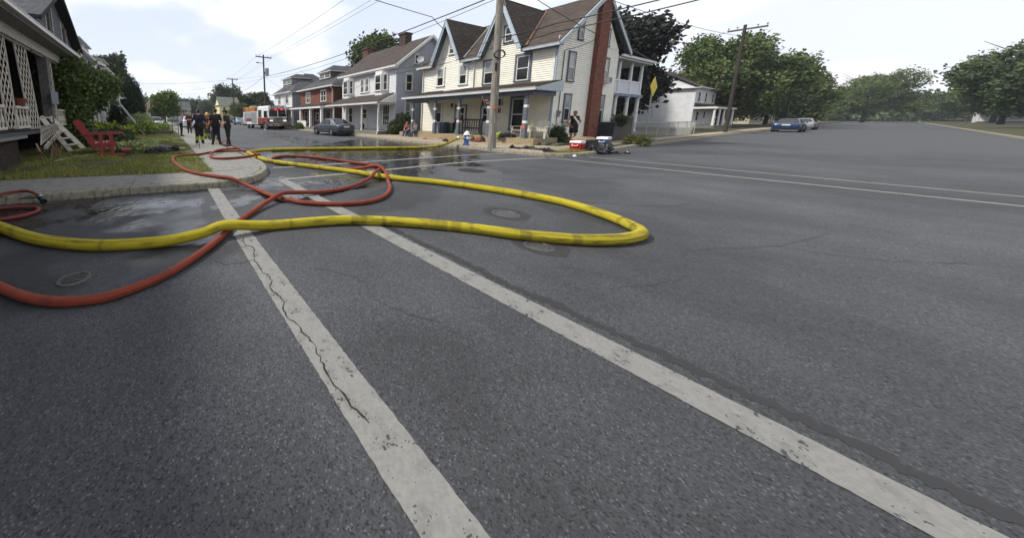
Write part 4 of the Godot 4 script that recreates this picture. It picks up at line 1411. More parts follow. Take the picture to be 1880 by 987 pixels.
# ---------------------------------------------------------------- the grey house with the bay windows
func make_grey_house() -> void:
	rng.seed = 311
	var h := thing("grey_house", "pale grey two-storey house with white bay windows beside the cream double house", "house")
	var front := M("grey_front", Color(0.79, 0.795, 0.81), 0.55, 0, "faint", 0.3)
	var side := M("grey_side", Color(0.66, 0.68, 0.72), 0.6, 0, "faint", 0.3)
	var wt := M("white_trim", Color(0.85, 0.85, 0.84), 0.5)
	var rf := shingle("brown_shingle_dark", Color(0.33, 0.285, 0.26))
	var A := FS(17.5)
	var S := FT(20.0)
	var m := MB.new()
	m.poly(arr2([17.5, 20, 24.9, 20, 24.9, 28.5, 17.5, 28.5]), 0.1, 5.8)
	S.prism(m, [[17.5, 5.8], [24.9, 5.8], [21.2, 8.35]], -0.02, -8.48)
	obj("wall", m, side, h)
	siding(h, A, [[20, 0.45], [28.5, 0.45], [28.5, 5.8], [20, 5.8]], 0.12, front)
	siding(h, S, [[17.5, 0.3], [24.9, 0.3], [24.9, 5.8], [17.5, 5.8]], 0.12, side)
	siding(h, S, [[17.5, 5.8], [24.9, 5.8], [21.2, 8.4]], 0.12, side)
	var sl := (8.55 - 5.75) / (21.2 - 17.15)
	roof(h, "roof", V(17.15, 28.8, 5.75), V(17.15, 19.7, 5.75), V(21.2, 19.7, 8.55), V(21.2, 28.8, 8.55), rf)
	roof(h, "roof", V(25.3, 19.7, 5.75), V(25.3, 28.8, 5.75), V(21.2, 28.8, 8.55), V(21.2, 19.7, 8.55), rf)
	for e in [17.15, 25.3]:
		m = MB.new()
		m.hexa([V(e, 19.66, 5.52), V(21.2, 19.66, 8.32), V(21.2, 19.74, 8.32), V(e, 19.74, 5.52), V(e, 19.66, 5.78), V(21.2, 19.66, 8.58), V(21.2, 19.74, 8.58), V(e, 19.74, 5.78)])
		m.hexa([V(e, 19.74, 5.56), V(21.2, 19.74, 8.36), V(21.2, 20.0, 8.36), V(e, 20.0, 5.56), V(e, 19.74, 5.62), V(21.2, 19.74, 8.42), V(21.2, 20.0, 8.42), V(e, 20.0, 5.62)])
		obj("rake_board", m, wt, h)
	m = MB.new()
	A.box(m, 19.75, 28.8, 5.5, 5.6, 0.0, 0.36)
	obj("soffit", m, wt, h)
	gutter(h, V(17.1, 28.85, 5.68), V(17.1, 19.66, 5.68), wt, 0.13)
	m = MB.new()
	FT(23.0).box(m, 20.75, 21.55, 7.6, 9.25, -0.5, 0.35)
	FT(23.0).box(m, 20.68, 21.62, 9.25, 9.4, -0.57, 0.42)
	obj("chimney", m, M("chimney_dark", Color(0.30, 0.22, 0.19), 0.9, 0, "mottle", 2.0), h)
	# bays: three-sided boxes on the upper floor
	for e in [[26.2, 28.0], [20.9, 22.7]]:
		var b := MB.new()
		var t0: float = e[0]
		var t1: float = e[1]
		b.poly([Vector2(17.5, t0), Vector2(17.05, t0 + 0.45), Vector2(17.05, t1 - 0.45), Vector2(17.5, t1)], 3.45, 5.5)
		var bay := obj("bay", b, wt, h)
		window(bay, FS(17.05), t0 + 0.52, t1 - 0.52, 3.85, 5.15, wt, wt, 0.06)
		var dir := Vector3(-0.7071, 0, 0.7071)
		var n2 := Vector3(-0.7071, 0, 0.7071)
		var fr := Fr.new(V(17.5, t0, 0), Vector3(-1, 0, -1), n2)
		window(bay, fr, 0.16, 0.48, 3.85, 5.15, wt, wt, 0.06)
		var fr2 := Fr.new(V(17.05, t1 - 0.45, 0), Vector3(1, 0, -1), Vector3(-0.7071, 0, -0.7071))
		window(bay, fr2, 0.16, 0.48, 3.85, 5.15, wt, wt, 0.06)
	window(h, A, 23.78, 24.28, 3.9, 5.12, wt, wt, 0.09, 0, "window", 1, 1)
	window(h, A, 24.52, 25.02, 3.9, 5.12, wt, wt, 0.09, 0, "window", 1, 1)
	window(h, A, 26.4, 27.1, 1.0, 2.55, wt, wt, 0.09)
	window(h, A, 20.7, 21.55, 0.85, 2.6, wt, wt, 0.10, 0, "window", 1, 2)
	door(h, A, 23.9, 24.7, 0.5, 2.45, wt, wt, 0.5, 0.92)
	window(h, S, 18.55, 19.2, 3.78, 5.12, wt, wt, 0.10)
	window(h, S, 18.55, 19.1, 1.25, 2.78, wt, wt, 0.10, 1)
	window(h, S, 19.48, 19.82, 6.05, 6.78, wt, wt, 0.09)
	m = MB.new()
	for k in 3:
		A.cbox(m, 19.95 + 0.0, 20.0, 1.5, 1.6, 0, 0.02, 0.005)
	S.cbox(m, 17.62, 18.2, 1.62, 1.85, 0.02, 0.16, 0.02)
	obj("meter_box", m, M("meter_dark", Color(0.2, 0.2, 0.21), 0.5), h)
	# porch
	roof(h, "porch_roof", V(15.45, 28.35, 2.78), V(15.45, 19.85, 2.78), V(17.48, 20.2, 3.6), V(17.48, 28.0, 3.6), rf)
	m = MB.new()
	FT(19.95).prism(m, [[15.5, 2.72], [17.48, 2.72], [17.48, 3.55]], 0.0, 0.06)
	obj("porch_end_board", m, wt, h)
	gutter(h, V(15.42, 28.4, 2.7), V(15.42, 19.8, 2.7), wt, 0.12)
	m = MB.new()
	m.poly(arr2([15.55, 19.95, 17.48, 19.95, 17.48, 28.3, 15.55, 28.3]), 2.6, 2.66)
	obj("porch_ceiling", m, wt, h)
	m = MB.new()
	m.poly(arr2([15.5, 19.8, 17.48, 19.8, 17.48, 28.4, 15.5, 28.4]), 0.1, 0.42)
	obj("porch_slab", m, M("porch_grey", Color(0.45, 0.44, 0.42), 0.9, 0, "concrete", 0.8), h)
	for t in [27.2, 24.93, 22.27, 19.95]:
		column(h, "porch_post", V(15.68, t, 0.42), 2.2, 0.075, wt)
	pipe(h, "downspout", [V(15.42, 19.9, 2.65), V(15.6, 19.86, 2.45), V(15.62, 19.84, 0.45), V(15.4, 19.8, 0.2)], 0.04, wt)
	m = MB.new()
	m.ball(V(16.6, 23.5, 0.75), Vector3(0.22, 0.28, 0.22), 7, 9)
	m.lathe(V(16.6, 23.5, 0.42), Vector3.UP, [Vector2(0, 0), Vector2(0.12, 0), Vector2(0.18, 0.2), Vector2(0, 0.2)], 10)
	obj("potted_plant", m, M("dark_plant", Color(0.10, 0.12, 0.08), 0.9), h)

# ---------------------------------------------------------------- left side: the burnt house and its neighbours
func make_burnt_house() -> void:
	rng.seed = 401
	var h := thing("burnt_house", "soot-stained grey house with dark gable, broken windows and white lattice porch at far left", "house")
	var grey := M("grey_shingle_wall", Color(0.50, 0.515, 0.54), 0.85, 0, "mottle", 0.8)
	var trim := M("old_white_paint", Color(0.68, 0.675, 0.65), 0.7, 0, "grime", 1.2)
	var lat := M("lattice_paint", Color(0.76, 0.745, 0.70), 0.7, 0, "soft", 1.5)
	var soot := M("sooty_wall", Color(0.13, 0.125, 0.12), 0.95, 0, "mottle", 1.0)
	var charred := M("charred_board", Color(0.09, 0.085, 0.08), 0.9, 0, "wood", 1.0)
	var slate := shingle("slate_shingle", Color(0.30, 0.315, 0.34))
	var hole := M("room_dark", Color(0.035, 0.034, 0.033), 1.0)
	var G4 := FL(-4.0)
	var m := MB.new()
	# upper block: walls as a shell with the gable, windows open
	m.poly(arr2([-4.02, 16.05, -4.02, 22.45, -10.0, 22.45, -10.0, 16.05]), 0.2, 5.3)
	G4.prism(m, [[16.05, 5.3], [22.45, 5.3], [19.25, 7.1]], -0.01, -5.9)
	obj("wall", m, soot, h)
	# shingled face in courses
	siding(h, G4, [[16.06, 4.4], [22.44, 4.4], [22.44, 5.35], [16.06, 5.35]], 0.13, grey)
	siding(h, G4, [[16.06, 5.35], [22.44, 5.35], [19.25, 7.13]], 0.13, grey)
	# roof, its black overhang and soffit
	for k in 2:
		var tb: float = 15.6 if k == 0 else 22.9
		roof(h, "roof", V(-3.6, tb, 5.27), V(-10.4, tb, 5.27), V(-10.4, 19.25, 7.32), V(-3.6, 19.25, 7.32), slate, 0.1)
		m = MB.new()
		var dx: float = 0.35 if k == 0 else -0.35
		FL(-3.6).prism(m, [[tb, 5.10], [19.25, 7.15], [19.25, 7.34], [tb, 5.29]], 0.0, 0.045)
		obj("rake_board", m, charred, h)
		m = MB.new()
		m.hexa([V(-3.61, tb, 5.12), V(-4.0, tb, 5.12), V(-4.0, 19.25, 7.17), V(-3.61, 19.25, 7.17), V(-3.61, tb, 5.17), V(-4.0, tb, 5.17), V(-4.0, 19.25, 7.22), V(-3.61, 19.25, 7.22)])
		obj("soffit", m, charred, h)
	m = MB.new()
	FT(16.05).box(m, -9.9, -3.7, 5.0, 5.12, 0.0, 0.42)
	obj("eave_board", m, M("eave_dirty", Color(0.28, 0.28, 0.28), 0.8, 0, "mottle", 1.0), h)
	m = MB.new()
	G4.box(m, 22.3, 22.95, 4.85, 5.1, 0.0, 0.42)
	obj("eave_return", m, trim, h)
	# attic windows burnt out: frame, dark opening, hanging sash
	for e in [[17.95, 18.85, 5.25, 6.45], [20.45, 21.25, 5.2, 6.25]]:
		m = MB.new()
		G4.cbox(m, e[0] - 0.09, e[0], e[2], e[3], 0.0, 0.07, 0.008)
		G4.cbox(m, e[1], e[1] + 0.09, e[2], e[3], 0.0, 0.07, 0.008)
		G4.cbox(m, e[0] - 0.12, e[1] + 0.12, e[2] - 0.08, e[2], 0.0, 0.09, 0.008)
		var w := obj("window", m, trim, h)
		m = MB.new()
		G4.box(m, e[0], e[1], e[2], e[3], 0.03, 0.04)
		obj("opening", m, hole, w)
		m = MB.new()
		G4.box(m, e[0] + 0.52, e[0] + 0.58, e[2], e[3] - 0.05, 0.04, 0.07)
		G4.box(m, e[0] + 0.1, e[0] + 0.5, e[3] - 0.28, e[3] - 0.02, 0.042, 0.06)
		obj("broken_sash", m, M("sash_grey", Color(0.55, 0.55, 0.54), 0.6, 0, "mottle", 2.0), w)
	# the porch
	var P := FL(-3.35)
	m = MB.new()
	m.poly(arr2([-5.9, 1.0, -5.9, 16.03, -6.1, 16.03, -6.1, 1.0]), 0.2, 4.9)
	obj("porch_back_wall", m, soot, h)
	m = MB.new()
	m.poly(arr2([-3.3, 1.0, -3.3, 16.3, -4.02, 16.03, -5.9, 16.03, -5.9, 1.0]), 3.92, 4.0)
	obj("porch_ceiling", m, M("ceiling_dirty", Color(0.30, 0.30, 0.30), 0.8, 0, "mottle", 0.8), h)
	m = MB.new()
	m.poly(arr2([-3.30, 1.0, -3.30, 16.4, -4.0, 16.4, -4.0, 16.03, -5.9, 16.03, -5.9, 1.0]), 1.02, 1.11)
	obj("porch_floor", m, M("deck_grey", Color(0.36, 0.37, 0.40), 0.8, 0, "wood", 0.8), h)
	m = MB.new()
	P.box(m, 1.0, 11.75, 0.93, 1.02, -0.06, 0.04)
	obj("skirt_board", m, M("skirt_grey", Color(0.50, 0.50, 0.50), 0.7, 0, "soft", 1.0), h)
	var bm := MB.new()
	bm.col = Color(1, 1, 1)
	brick_wall(h, "foundation_bricks", FL(-3.45), 6.0, 11.4, 0.18, 0.93, 0.02, Color(0.16, 0.13, 0.12), Color(0.24, 0.19, 0.17))
	m = MB.new()
	FL(-3.45).box(m, 1.0, 11.4, 0.1, 0.92, -0.4, -0.02)
	obj("foundation", m, M("mortar_soot", Color(0.14, 0.13, 0.125), 0.95), h)
	# cornice: beam, soffit, fascia, gutter
	m = MB.new()
	P.cbox(m, 1.0, 16.15, 3.58, 3.92, -0.12, 0.12, 0.012)
	obj("porch_beam", m, trim, h)
	m = MB.new()
	P.box(m, 1.0, 12.9, 3.535, 3.575, -0.02, 0.05)
	P.box(m, 13.1, 15.9, 3.535, 3.575, -0.02, 0.05)
	obj("beam_moulding", m, trim, h)
	m = MB.new()
	m.hexa([V(-3.23, 1.0, 3.86), V(-2.86, 1.0, 3.92), V(-2.86, 17.0, 3.92), V(-3.23, 17.0, 3.86), V(-3.23, 1.0, 3.90), V(-2.86, 1.0, 3.96), V(-2.86, 17.0, 3.96), V(-3.23, 17.0, 3.90)])
	obj("soffit", m, M("soffit_grey", Color(0.46, 0.46, 0.46), 0.7, 0, "soft", 0.8), h)
	var wg := M("gutter_white", Color(0.80, 0.80, 0.80), 0.45, 0, "soft", 1.0)
	m = MB.new()
	m.bar(V(-2.88, 1.0, 4.02), V(-2.88, 17.0, 4.02), 0.05, 0.11)
	obj("fascia", m, trim, h)
	gutter(h, V(-2.79, 1.0, 4.04), V(-2.79, 17.05, 4.04), wg, 0.10)
	roof(h, "porch_roof", V(-2.84, 1.0, 4.12), V(-2.84, 17.1, 4.12), V(-4.0, 16.9, 4.95), V(-5.95, 1.0, 5.6), slate, 0.08)
	# posts and lattice screens
	for t in [8.0, 14.22]:
		m = MB.new()
		P.cbox(m, t - 0.13, t + 0.13, 1.11, 3.58, -0.13, 0.13, 0.015)
		obj("porch_post", m, M("post_grey", Color(0.37, 0.37, 0.365), 0.75, 0, "grime", 1.0), h)
	m = MB.new()
	Fr.new(V(-3.16, 14.25, 0), Vector3(0, 0, -1), Vector3(1, 0, 0)).box(m, -0.45, 0.4, 1.98, 2.42, 0.0, 0.015)
	obj("loose_panel", m, M("panel_blue_grey", Color(0.40, 0.43, 0.47), 0.6), h)
	for e in [[10.55, 11.18, 10.62, 11.28, 1.22], [11.82, 12.66, 12.22, 13.06, 1.16], [14.42, 15.08, 14.62, 15.2, 1.30], [17.05, 17.6, 17.25, 17.75, 1.22]]:
		lattice(h, P, e, lat)
	# rails with turned balusters
	for e in [[8.2, 10.5], [11.22, 12.15], [15.2, 17.1]]:
		m = MB.new()
		P.cbox(m, e[0], e[1], 1.74, 1.82, -0.06, 0.06, 0.01)
		P.cbox(m, e[0], e[1], 1.20, 1.27, -0.05, 0.05, 0.01)
		var r := obj("railing", m, lat, h)
		var nb := int((e[1] - e[0]) / 0.2)
		for k in nb:
			m = MB.new()
			m.lathe(P.p(e[0] + (k + 0.5) * (e[1] - e[0]) / nb, 1.27, 0), Vector3.UP, [Vector2(0.028, 0), Vector2(0.028, 0.06), Vector2(0.045, 0.14), Vector2(0.03, 0.26), Vector2(0.018, 0.33), Vector2(0.03, 0.40), Vector2(0.026, 0.47)], 8)
			obj("baluster", m, lat, r)
	# slanted broken skirt beside the steps
	m = MB.new()
	m.bar(V(-3.0, 11.9, 0.62), V(-3.05, 14.0, 1.05), 0.07, 0.10)
	obj("skirt_rail", m, trim, h)
	lattice_free(h, [V(-3.1, 12.0, 0.7), V(-3.1, 13.9, 1.1), V(-3.1, 13.9, 1.3), V(-3.1, 12.0, 1.25)], lat, 9)
	# terracotta pot on the rail
	var pot := thing("flower_pot", "reddish-brown flower pot standing on the porch rail behind the lattice", "flower pot", "", P.p(11.62, 1.82, 0))
	m = MB.new()
	m.lathe(Vector3.ZERO, Vector3.UP, [Vector2(0, 0), Vector2(0.10, 0), Vector2(0.15, 0.17), Vector2(0.165, 0.17), Vector2(0.165, 0.21), Vector2(0.14, 0.21), Vector2(0.13, 0.17), Vector2(0, 0.16)], 14)
	obj("pot", m, M("terracotta", Color(0.38, 0.20, 0.17), 0.8), pot)
	# broken lattice scraps leaning at the foundation
	var sc := thing("broken_lattice", "splintered pale lattice scraps heaped in the grass under the porch", "debris")
	rng.seed = 405
	for k in 12:
		var a := V(-3.0 + rng.randf() * 0.35, 11.2 + rng.randf() * 1.3, 0.28)
		var b := a + V(rng.randf_range(-0.25, 0.15), rng.randf_range(-0.35, 0.35), rng.randf_range(0.15, 0.65))
		m = MB.new()
		m.bar(a, b, 0.045, 0.012)
		obj("slat", m, M("splintered_wood", Color(0.62, 0.52, 0.42), 0.8, 0, "wood", 2.0), sc)
	for k in 3:
		m = MB.new()
		m.bar(V(-2.6 + k * 0.2, 11.0 + k * 0.4, 0.31), V(-2.3 + k * 0.25, 12.2 + k * 0.3, 0.33), 0.05, 0.015)
		obj("slat", m, trim, sc)
	# white wooden step ladder frame fallen against the porch
	var ld := thing("wooden_ladder", "old white wooden stair frame leaning from the lawn against the porch floor", "ladder")
	var f0 := V(-2.78, 13.75, 0.29)
	var f1 := V(-2.70, 14.75, 0.29)
	var g0 := V(-3.32, 13.10, 1.52)
	var g1 := V(-3.32, 14.05, 1.52)
	f0 = V(-2.85, 14.05, 0.28)
	f1 = V(-2.62, 14.95, 0.28)
	for e in [[f0, g0], [f1, g1]]:
		m = MB.new()
		m.bar(e[0], e[1], 0.05, 0.17)
		obj("rail", m, lat, ld)
	for k in 6:
		var x := (k + 0.05) / 5.1
		m = MB.new()
		m.bar(f0.lerp(g0, x), f1.lerp(g1, x), 0.14, 0.035)
		obj("tread", m, lat, ld)
	# kid's slide end / blue sign edge at the picture's left border
	# house steps side: dark door within the porch
	m = MB.new()
	FL(-5.88).box(m, 13.2, 14.1, 1.1, 3.1, 0.0, 0.02)
	FL(-5.88).box(m, 10.0, 11.2, 1.8, 3.2, 0.0, 0.02)
	obj("dark_opening", m, hole, h)

func lattice(par: Node, F: Fr, e: Array, mat: Material) -> void: # e: top u0,u1, bottom u0,u1, y0 : a screen of crossed slats, hanging a little askew
	var root := Node3D.new()
	root.name = numbered("lattice_screen", par)
	par.add_child(root, true)
	var y1 := 3.56
	var y0: float = e[4]
	var hh := y1 - y0
	var P := func(x: float, y: float, d: float) -> Vector3:
		var k := (y - y0) / hh
		var a: float = lerpf(e[2], e[0], k)
		var b: float = lerpf(e[3], e[1], k)
		return F.p(lerpf(a, b, x), y, d)
	var w: float = e[1] - e[0]
	var pitch := 0.21
	for s in [1.0, -1.0]:
		var off := -hh
		while off < hh + w:
			# slat from x = off rising at 55 degrees
			var pts := []
			for k in 41:
				var y := y0 + hh * k / 40.0
				var x: float = (off + s * (y - y0) * 0.62) / w
				if x >= -0.001 and x <= 1.001:
					pts.append([clampf(x, 0, 1), y])
			if pts.size() > 2:
				var m := MB.new()
				m.bar(P.call(pts[0][0], pts[0][1], 0.01 * s), P.call(pts[-1][0], pts[-1][1], 0.01 * s), 0.034, 0.010, F.nn)
				obj("slat", m, mat, root)
			off += pitch
	for x in [0.0, 1.0]:
		var m2 := MB.new()
		m2.bar(P.call(x, y0, 0.0), P.call(x, y1, 0.0), 0.03, 0.03)
		obj("stile", m2, mat, root)

func lattice_free(par: Node, q: Array, mat: Material, n: int) -> void:
	var root := Node3D.new()
	root.name = numbered("lattice_skirt", par)
	par.add_child(root, true)
	for k in n:
		var x := (k + 0.5) / n
		for s in [0.08, -0.08]:
			var m := MB.new()
			m.bar(q[0].lerp(q[1], clampf(x + s, 0, 1)) + Vector3(s * 0.1, 0, 0), q[3].lerp(q[2], clampf(x - s, 0, 1)) + Vector3(s * 0.1, 0, 0), 0.035, 0.012)
			obj("slat", m, mat, root)

func simple_house(label: String, cat: String, F: Fr, u0: float, u1: float, depth: float, y0: float, eave: float, ridge: float, hip: bool, wallm: Material, trimm: Material, rf: Material, opt := {}) -> Node3D:
	# a two-storey house whose front lies in frame F (u along the street, d towards it)
	var h := thing(opt.get("name", "frame_house"), label, cat, opt.get("group", ""))
	var m := MB.new()
	F.box(m, u0, u1, y0 - 0.4, eave, -depth, 0.0)
	obj("wall", m, opt.get("sidem", wallm), h)
	if not opt.get("brick", false):
		siding(h, F, [[u0, y0], [u1, y0], [u1, eave], [u0, eave]], 0.15, wallm)
	var o := 0.4
	var a := F.p(u0 - o, eave, o)
	var b := F.p(u1 + o, eave, o)
	var c := F.p(u1 + o, eave, -depth - o)
	var d := F.p(u0 - o, eave, -depth - o)
	if hip:
		var ins: float = minf(depth, u1 - u0) / 2 + o
		var r0: Vector3
		var r1: Vector3
		if u1 - u0 >= depth:
			r0 = F.p(u0 - o + ins, ridge, -depth / 2)
			r1 = F.p(u1 + o - ins, ridge, -depth / 2)
			roof(h, "roof", a, b, r1, r0, rf)
			roof(h, "roof", c, d, r0, r1, rf)
			roof(h, "roof", b, c, r1, r1, rf)
			roof(h, "roof", d, a, r0, r0, rf)
		else:
			r0 = F.p((u0 + u1) / 2, ridge, o - ins)
			r1 = F.p((u0 + u1) / 2, ridge, -depth - o + ins)
			roof(h, "roof", a, b, r0, r0, rf)
			roof(h, "roof", c, d, r1, r1, rf)
			roof(h, "roof", b, c, r1, r0, rf)
			roof(h, "roof", d, a, r0, r1, rf)
	else:
		var r0 := F.p(u0 - o * 0.6, ridge, -depth / 2)
		var r1 := F.p(u1 + o * 0.6, ridge, -depth / 2)
		roof(h, "roof", F.p(u0 - o * 0.6, eave, o), F.p(u1 + o * 0.6, eave, o), r1, r0, rf)
		roof(h, "roof", F.p(u1 + o * 0.6, eave, -depth - o), F.p(u0 - o * 0.6, eave, -depth - o), r0, r1, rf)
		for uu in [u0 + 0.02, u1 - 0.02]:
			m = MB.new()
			m.prism([F.p(uu, eave, -0.02), F.p(uu, eave, -depth + 0.02), F.p(uu, ridge - 0.25, -depth / 2)], F.u * 0.04)
			obj("gable_wall", m, opt.get("sidem", wallm), h)
	m = MB.new()
	F.box(m, u0 - o, u1 + o, eave - 0.12, eave - 0.04, -depth - o + 0.02, o - 0.02)
	obj("soffit", m, trimm, h)
	gutter(h, F.p(u0 - o, eave - 0.03, o + 0.04), F.p(u1 + o, eave - 0.03, o + 0.04), trimm, 0.11)
	if opt.has("dormer"): # [u0, u1, y0, y1, set-back, hip-top]
		var q: Array = opt["dormer"]
		m = MB.new()
		F.box(m, q[0], q[1], q[2], q[3], -q[4] - 3.0, -q[4])
		var dm := obj("dormer", m, opt.get("dormerm", wallm), h)
		var mid: float = (q[0] + q[1]) / 2
		var od := 0.3
		var ta := F.p(q[0] - od, q[3], -q[4] + od)
		var tb := F.p(q[1] + od, q[3], -q[4] + od)
		var tc := F.p(q[1] + od, q[3], -q[4] - 3.2)
		var td := F.p(q[0] - od, q[3], -q[4] - 3.2)
		var rr0 := F.p(mid, q[5], -q[4] - (q[1] - q[0]) * 0.4)
		var rr1 := F.p(mid, q[5], -q[4] - 3.2)
		roof(dm, "dormer_roof", ta, tb, rr0, rr0, rf)
		roof(dm, "dormer_roof", tb, tc, rr1, rr0, rf)
		roof(dm, "dormer_roof", td, ta, rr0, rr1, rf)
		m = MB.new()
		F.box(m, q[0] - od, q[1] + od, q[3] - 0.08, q[3] - 0.01, -q[4] - 3.0, -q[4] + od)
		obj("soffit", m, trimm, dm)
		var nw: int = opt.get("dormer_windows", 2)
		var ww: float = (q[1] - q[0] - 0.3) / nw
		for k in nw:
			window(dm, Fr.new(F.p(0, 0, -q[4]), F.u, F.nn), q[0] + 0.15 + ww * k + 0.08, q[0] + 0.15 + ww * (k + 1) - 0.08, q[2] + (q[3] - q[2]) * 0.42, q[3] - 0.16, trimm, trimm, 0.06)
	for w in opt.get("windows", []):
		window(h, F, w[0], w[1], w[2], w[3], trimm, trimm, 0.09, w[4] if w.size() > 4 else 0, "window", 1, w[5] if w.size() > 5 else 0)
	for w in opt.get("doors", []):
		door(h, F, w[0], w[1], w[2], w[3], trimm, opt.get("doorm", trimm))
	if opt.has("porch"): # [u0, u1, out, floor, beam, n posts, round]
		var q: Array = opt["porch"]
		m = MB.new()
		F.box(m, q[0], q[1], 0.1, q[3], 0.02, q[2])
		obj("porch_floor", m, opt.get("porchm", M("porch_grey", Color(0.45, 0.44, 0.42), 0.9, 0, "concrete", 0.8)), h)
		roof(h, "porch_roof", F.p(q[0] - 0.15, q[4] + 0.28, q[2] + 0.2), F.p(q[1] + 0.15, q[4] + 0.28, q[2] + 0.2), F.p(q[1] - 0.1, q[4] + opt.get("porch_rise", 0.8), 0.03), F.p(q[0] + 0.1, q[4] + opt.get("porch_rise", 0.8), 0.03), rf)
		m = MB.new()
		F.box(m, q[0] - 0.1, q[1] + 0.1, q[4], q[4] + 0.25, q[2] - 0.2, q[2] + 0.16)
		F.box(m, q[0] - 0.1, q[0] + 0.15, q[4], q[4] + 0.25, 0.03, q[2] - 0.2)
		F.box(m, q[1] - 0.15, q[1] + 0.1, q[4], q[4] + 0.25, 0.03, q[2] - 0.2)
		obj("porch_beam", m, trimm, h)
		for k in q[5]:
			var uu: float = lerpf(q[0] + 0.15, q[1] - 0.15, float(k) / maxi(1, q[5] - 1))
			column(h, "column", F.p(uu, q[3], q[2] - 0.12), q[4] - q[3], opt.get("post_r", 0.11), opt.get("postm", trimm), not q[6])
	return h

func make_left_row() -> void:
	rng.seed = 421
	var wt := M("white_trim", Color(0.85, 0.85, 0.84), 0.5)
	var gb := M("grey_blue_siding", Color(0.62, 0.64, 0.69), 0.65, 0, "faint", 0.3)
	var gd := M("dark_grey_siding", Color(0.36, 0.36, 0.37), 0.7, 0, "faint", 0.3)
	var slate := shingle("slate_shingle", Color(0.30, 0.315, 0.34))
	var brown := shingle("brown_shingle_dark", Color(0.33, 0.285, 0.26))
	simple_house("grey house with tall white porch columns and a dormer, behind the vine on the left", "house", FL(-5.7), 27.0, 42.0, 8.0, 0.9, 7.3, 9.6, true, gb, wt, slate, {"dormer": [35.6, 40.6, 7.5, 8.6, 0.2, 9.5], "dormerm": gd, "porch": [26.6, 42.2, 2.0, 0.95, 3.9, 6, true], "post_r": 0.16, "porch_rise": 1.6, "windows": [[28.5, 29.5, 4.6, 5.9], [32, 33, 4.6, 5.9], [36, 37, 4.6, 5.9], [39.5, 40.5, 4.6, 5.9], [28, 29, 1.7, 3.2], [32.2, 33.2, 1.7, 3.2], [37.0, 38.0, 1.7, 3.2]], "doors": [[30.2, 31.2, 1.0, 3.1], [35, 36, 1.0, 3.1]]})
	simple_house("dark-roofed porch house half hidden behind the pointed evergreen on the left", "house", FL(-5.4), 46.0, 58.0, 8.0, 0.9, 7.4, 9.8, false, wt, wt, brown, {"porch": [46, 58, 2.2, 1.1, 3.8, 5, true], "windows": [[47.5, 48.5, 4.5, 5.8], [51, 52, 4.5, 5.8], [55, 56, 4.5, 5.8]], "dormer": [50, 54, 7.6, 9.0, 0.6, 9.8]})
	var party := M("party_wall_grey", Color(0.43, 0.43, 0.44), 0.85, 0, "mottle", 0.5)
	var k := 0
	for e in [[66.0, 76.0, 7.6, -4.6, "nearest of the three tall grey row houses far up the left side"], [78.0, 88.0, 7.4, -4.0, "middle one of the three tall grey row houses far up the left side"], [90.0, 102.0, 7.8, -3.8, "farthest of the three tall grey row houses on the left, with pointed top"]]:
		var h := thing("row_house", e[4], "house", "row houses far up the left side")
		var F := FL(e[3])
		var m := MB.new()
		F.box(m, e[0], e[1], 0, e[2], -9, 0)
		obj("wall", m, party, h)
		m = MB.new()
		F.box(m, e[0] - 0.2, e[1] + 0.2, e[2], e[2] + 0.16, -9.2, 0.3)
		obj("cornice", m, M("cornice_grey", Color(0.36, 0.36, 0.37), 0.8), h)
		if k == 2:
			m = MB.new()
			m.lathe(F.p(e[0] + 0.8, e[2] + 0.16, -0.8), Vector3.UP, [Vector2(0.8, 0), Vector2(0.0, 1.5)], 6)
			obj("turret_roof", m, slate, h)
		for u in [e[0] + 1.5, e[0] + 4.5, e[0] + 7.5]:
			window(h, F, u, u + 0.9, 4.6, 6.2, wt, wt, 0.1)
			window(h, F, u, u + 0.9, 1.6, 3.2, wt, wt, 0.1)
		roof(h, "porch_roof", F.p(e[0], 3.4, 2.0), F.p(e[1], 3.4, 2.0), F.p(e[1], 4.1, 0.02), F.p(e[0], 4.1, 0.02), shingle("red_shingle", Color(0.45, 0.25, 0.2)) if k == 0 else slate)
		for u in [e[0] + 0.2, e[0] + 3.4, e[1] - 3.4, e[1] - 0.2]:
			column(h, "porch_post", F.p(u, 0.8, 1.8), 2.6, 0.09, wt)
		m = MB.new()
		F.box(m, e[0], e[1], 0.1, 0.8, 0.02, 2.0)
		obj("porch_floor", m, wt, h)
		k += 1
	# flag on the near row house
	var fl := thing("flag", "small striped flag hanging from a far porch on the left", "flag", "", V(-1.6, 57.0, 3.2))
	var fm := MB.new()
	fm.tube([Vector3(-0.7, -0.5, 0), Vector3(0.7, 1.35, 0)], [0.025, 0.02], 6)
	obj("pole", fm, wt, fl)
	striped(fl, Vector3(0.68, 1.3, 0), Vector3(-0.1, -1.35, 0.1), Vector3(-0.55, -0.75, 0.0), 7)

func striped(par: Node, o: Vector3, along: Vector3, across: Vector3, n: int) -> void: # a hanging flag of alternating strips with slight folds
	var red := M("flag_red", Color(0.62, 0.16, 0.18), 0.9)
	var white := M("flag_white", Color(0.84, 0.83, 0.82), 0.9)
	var nav := M("flag_blue", Color(0.16, 0.19, 0.36), 0.9)
	for k in n:
		var m := MB.new()
		for j in 8:
			var a := o + across * (float(k) / n) + along * (j / 8.0) + across.cross(along).normalized() * sin(j * 1.7) * 0.04
			var b := o + across * (float(k) / n) + along * ((j + 1) / 8.0) + across.cross(along).normalized() * sin((j + 1) * 1.7) * 0.04
			m.quad(a, b, b + across / n, a + across / n, across.cross(along))
			m.quad(a, b, b + across / n, a + across / n, -across.cross(along))
		obj("stripe", m, nav if (k < n / 2 and k % 2 == 0 and false) else (red if k % 2 == 0 else white), par)

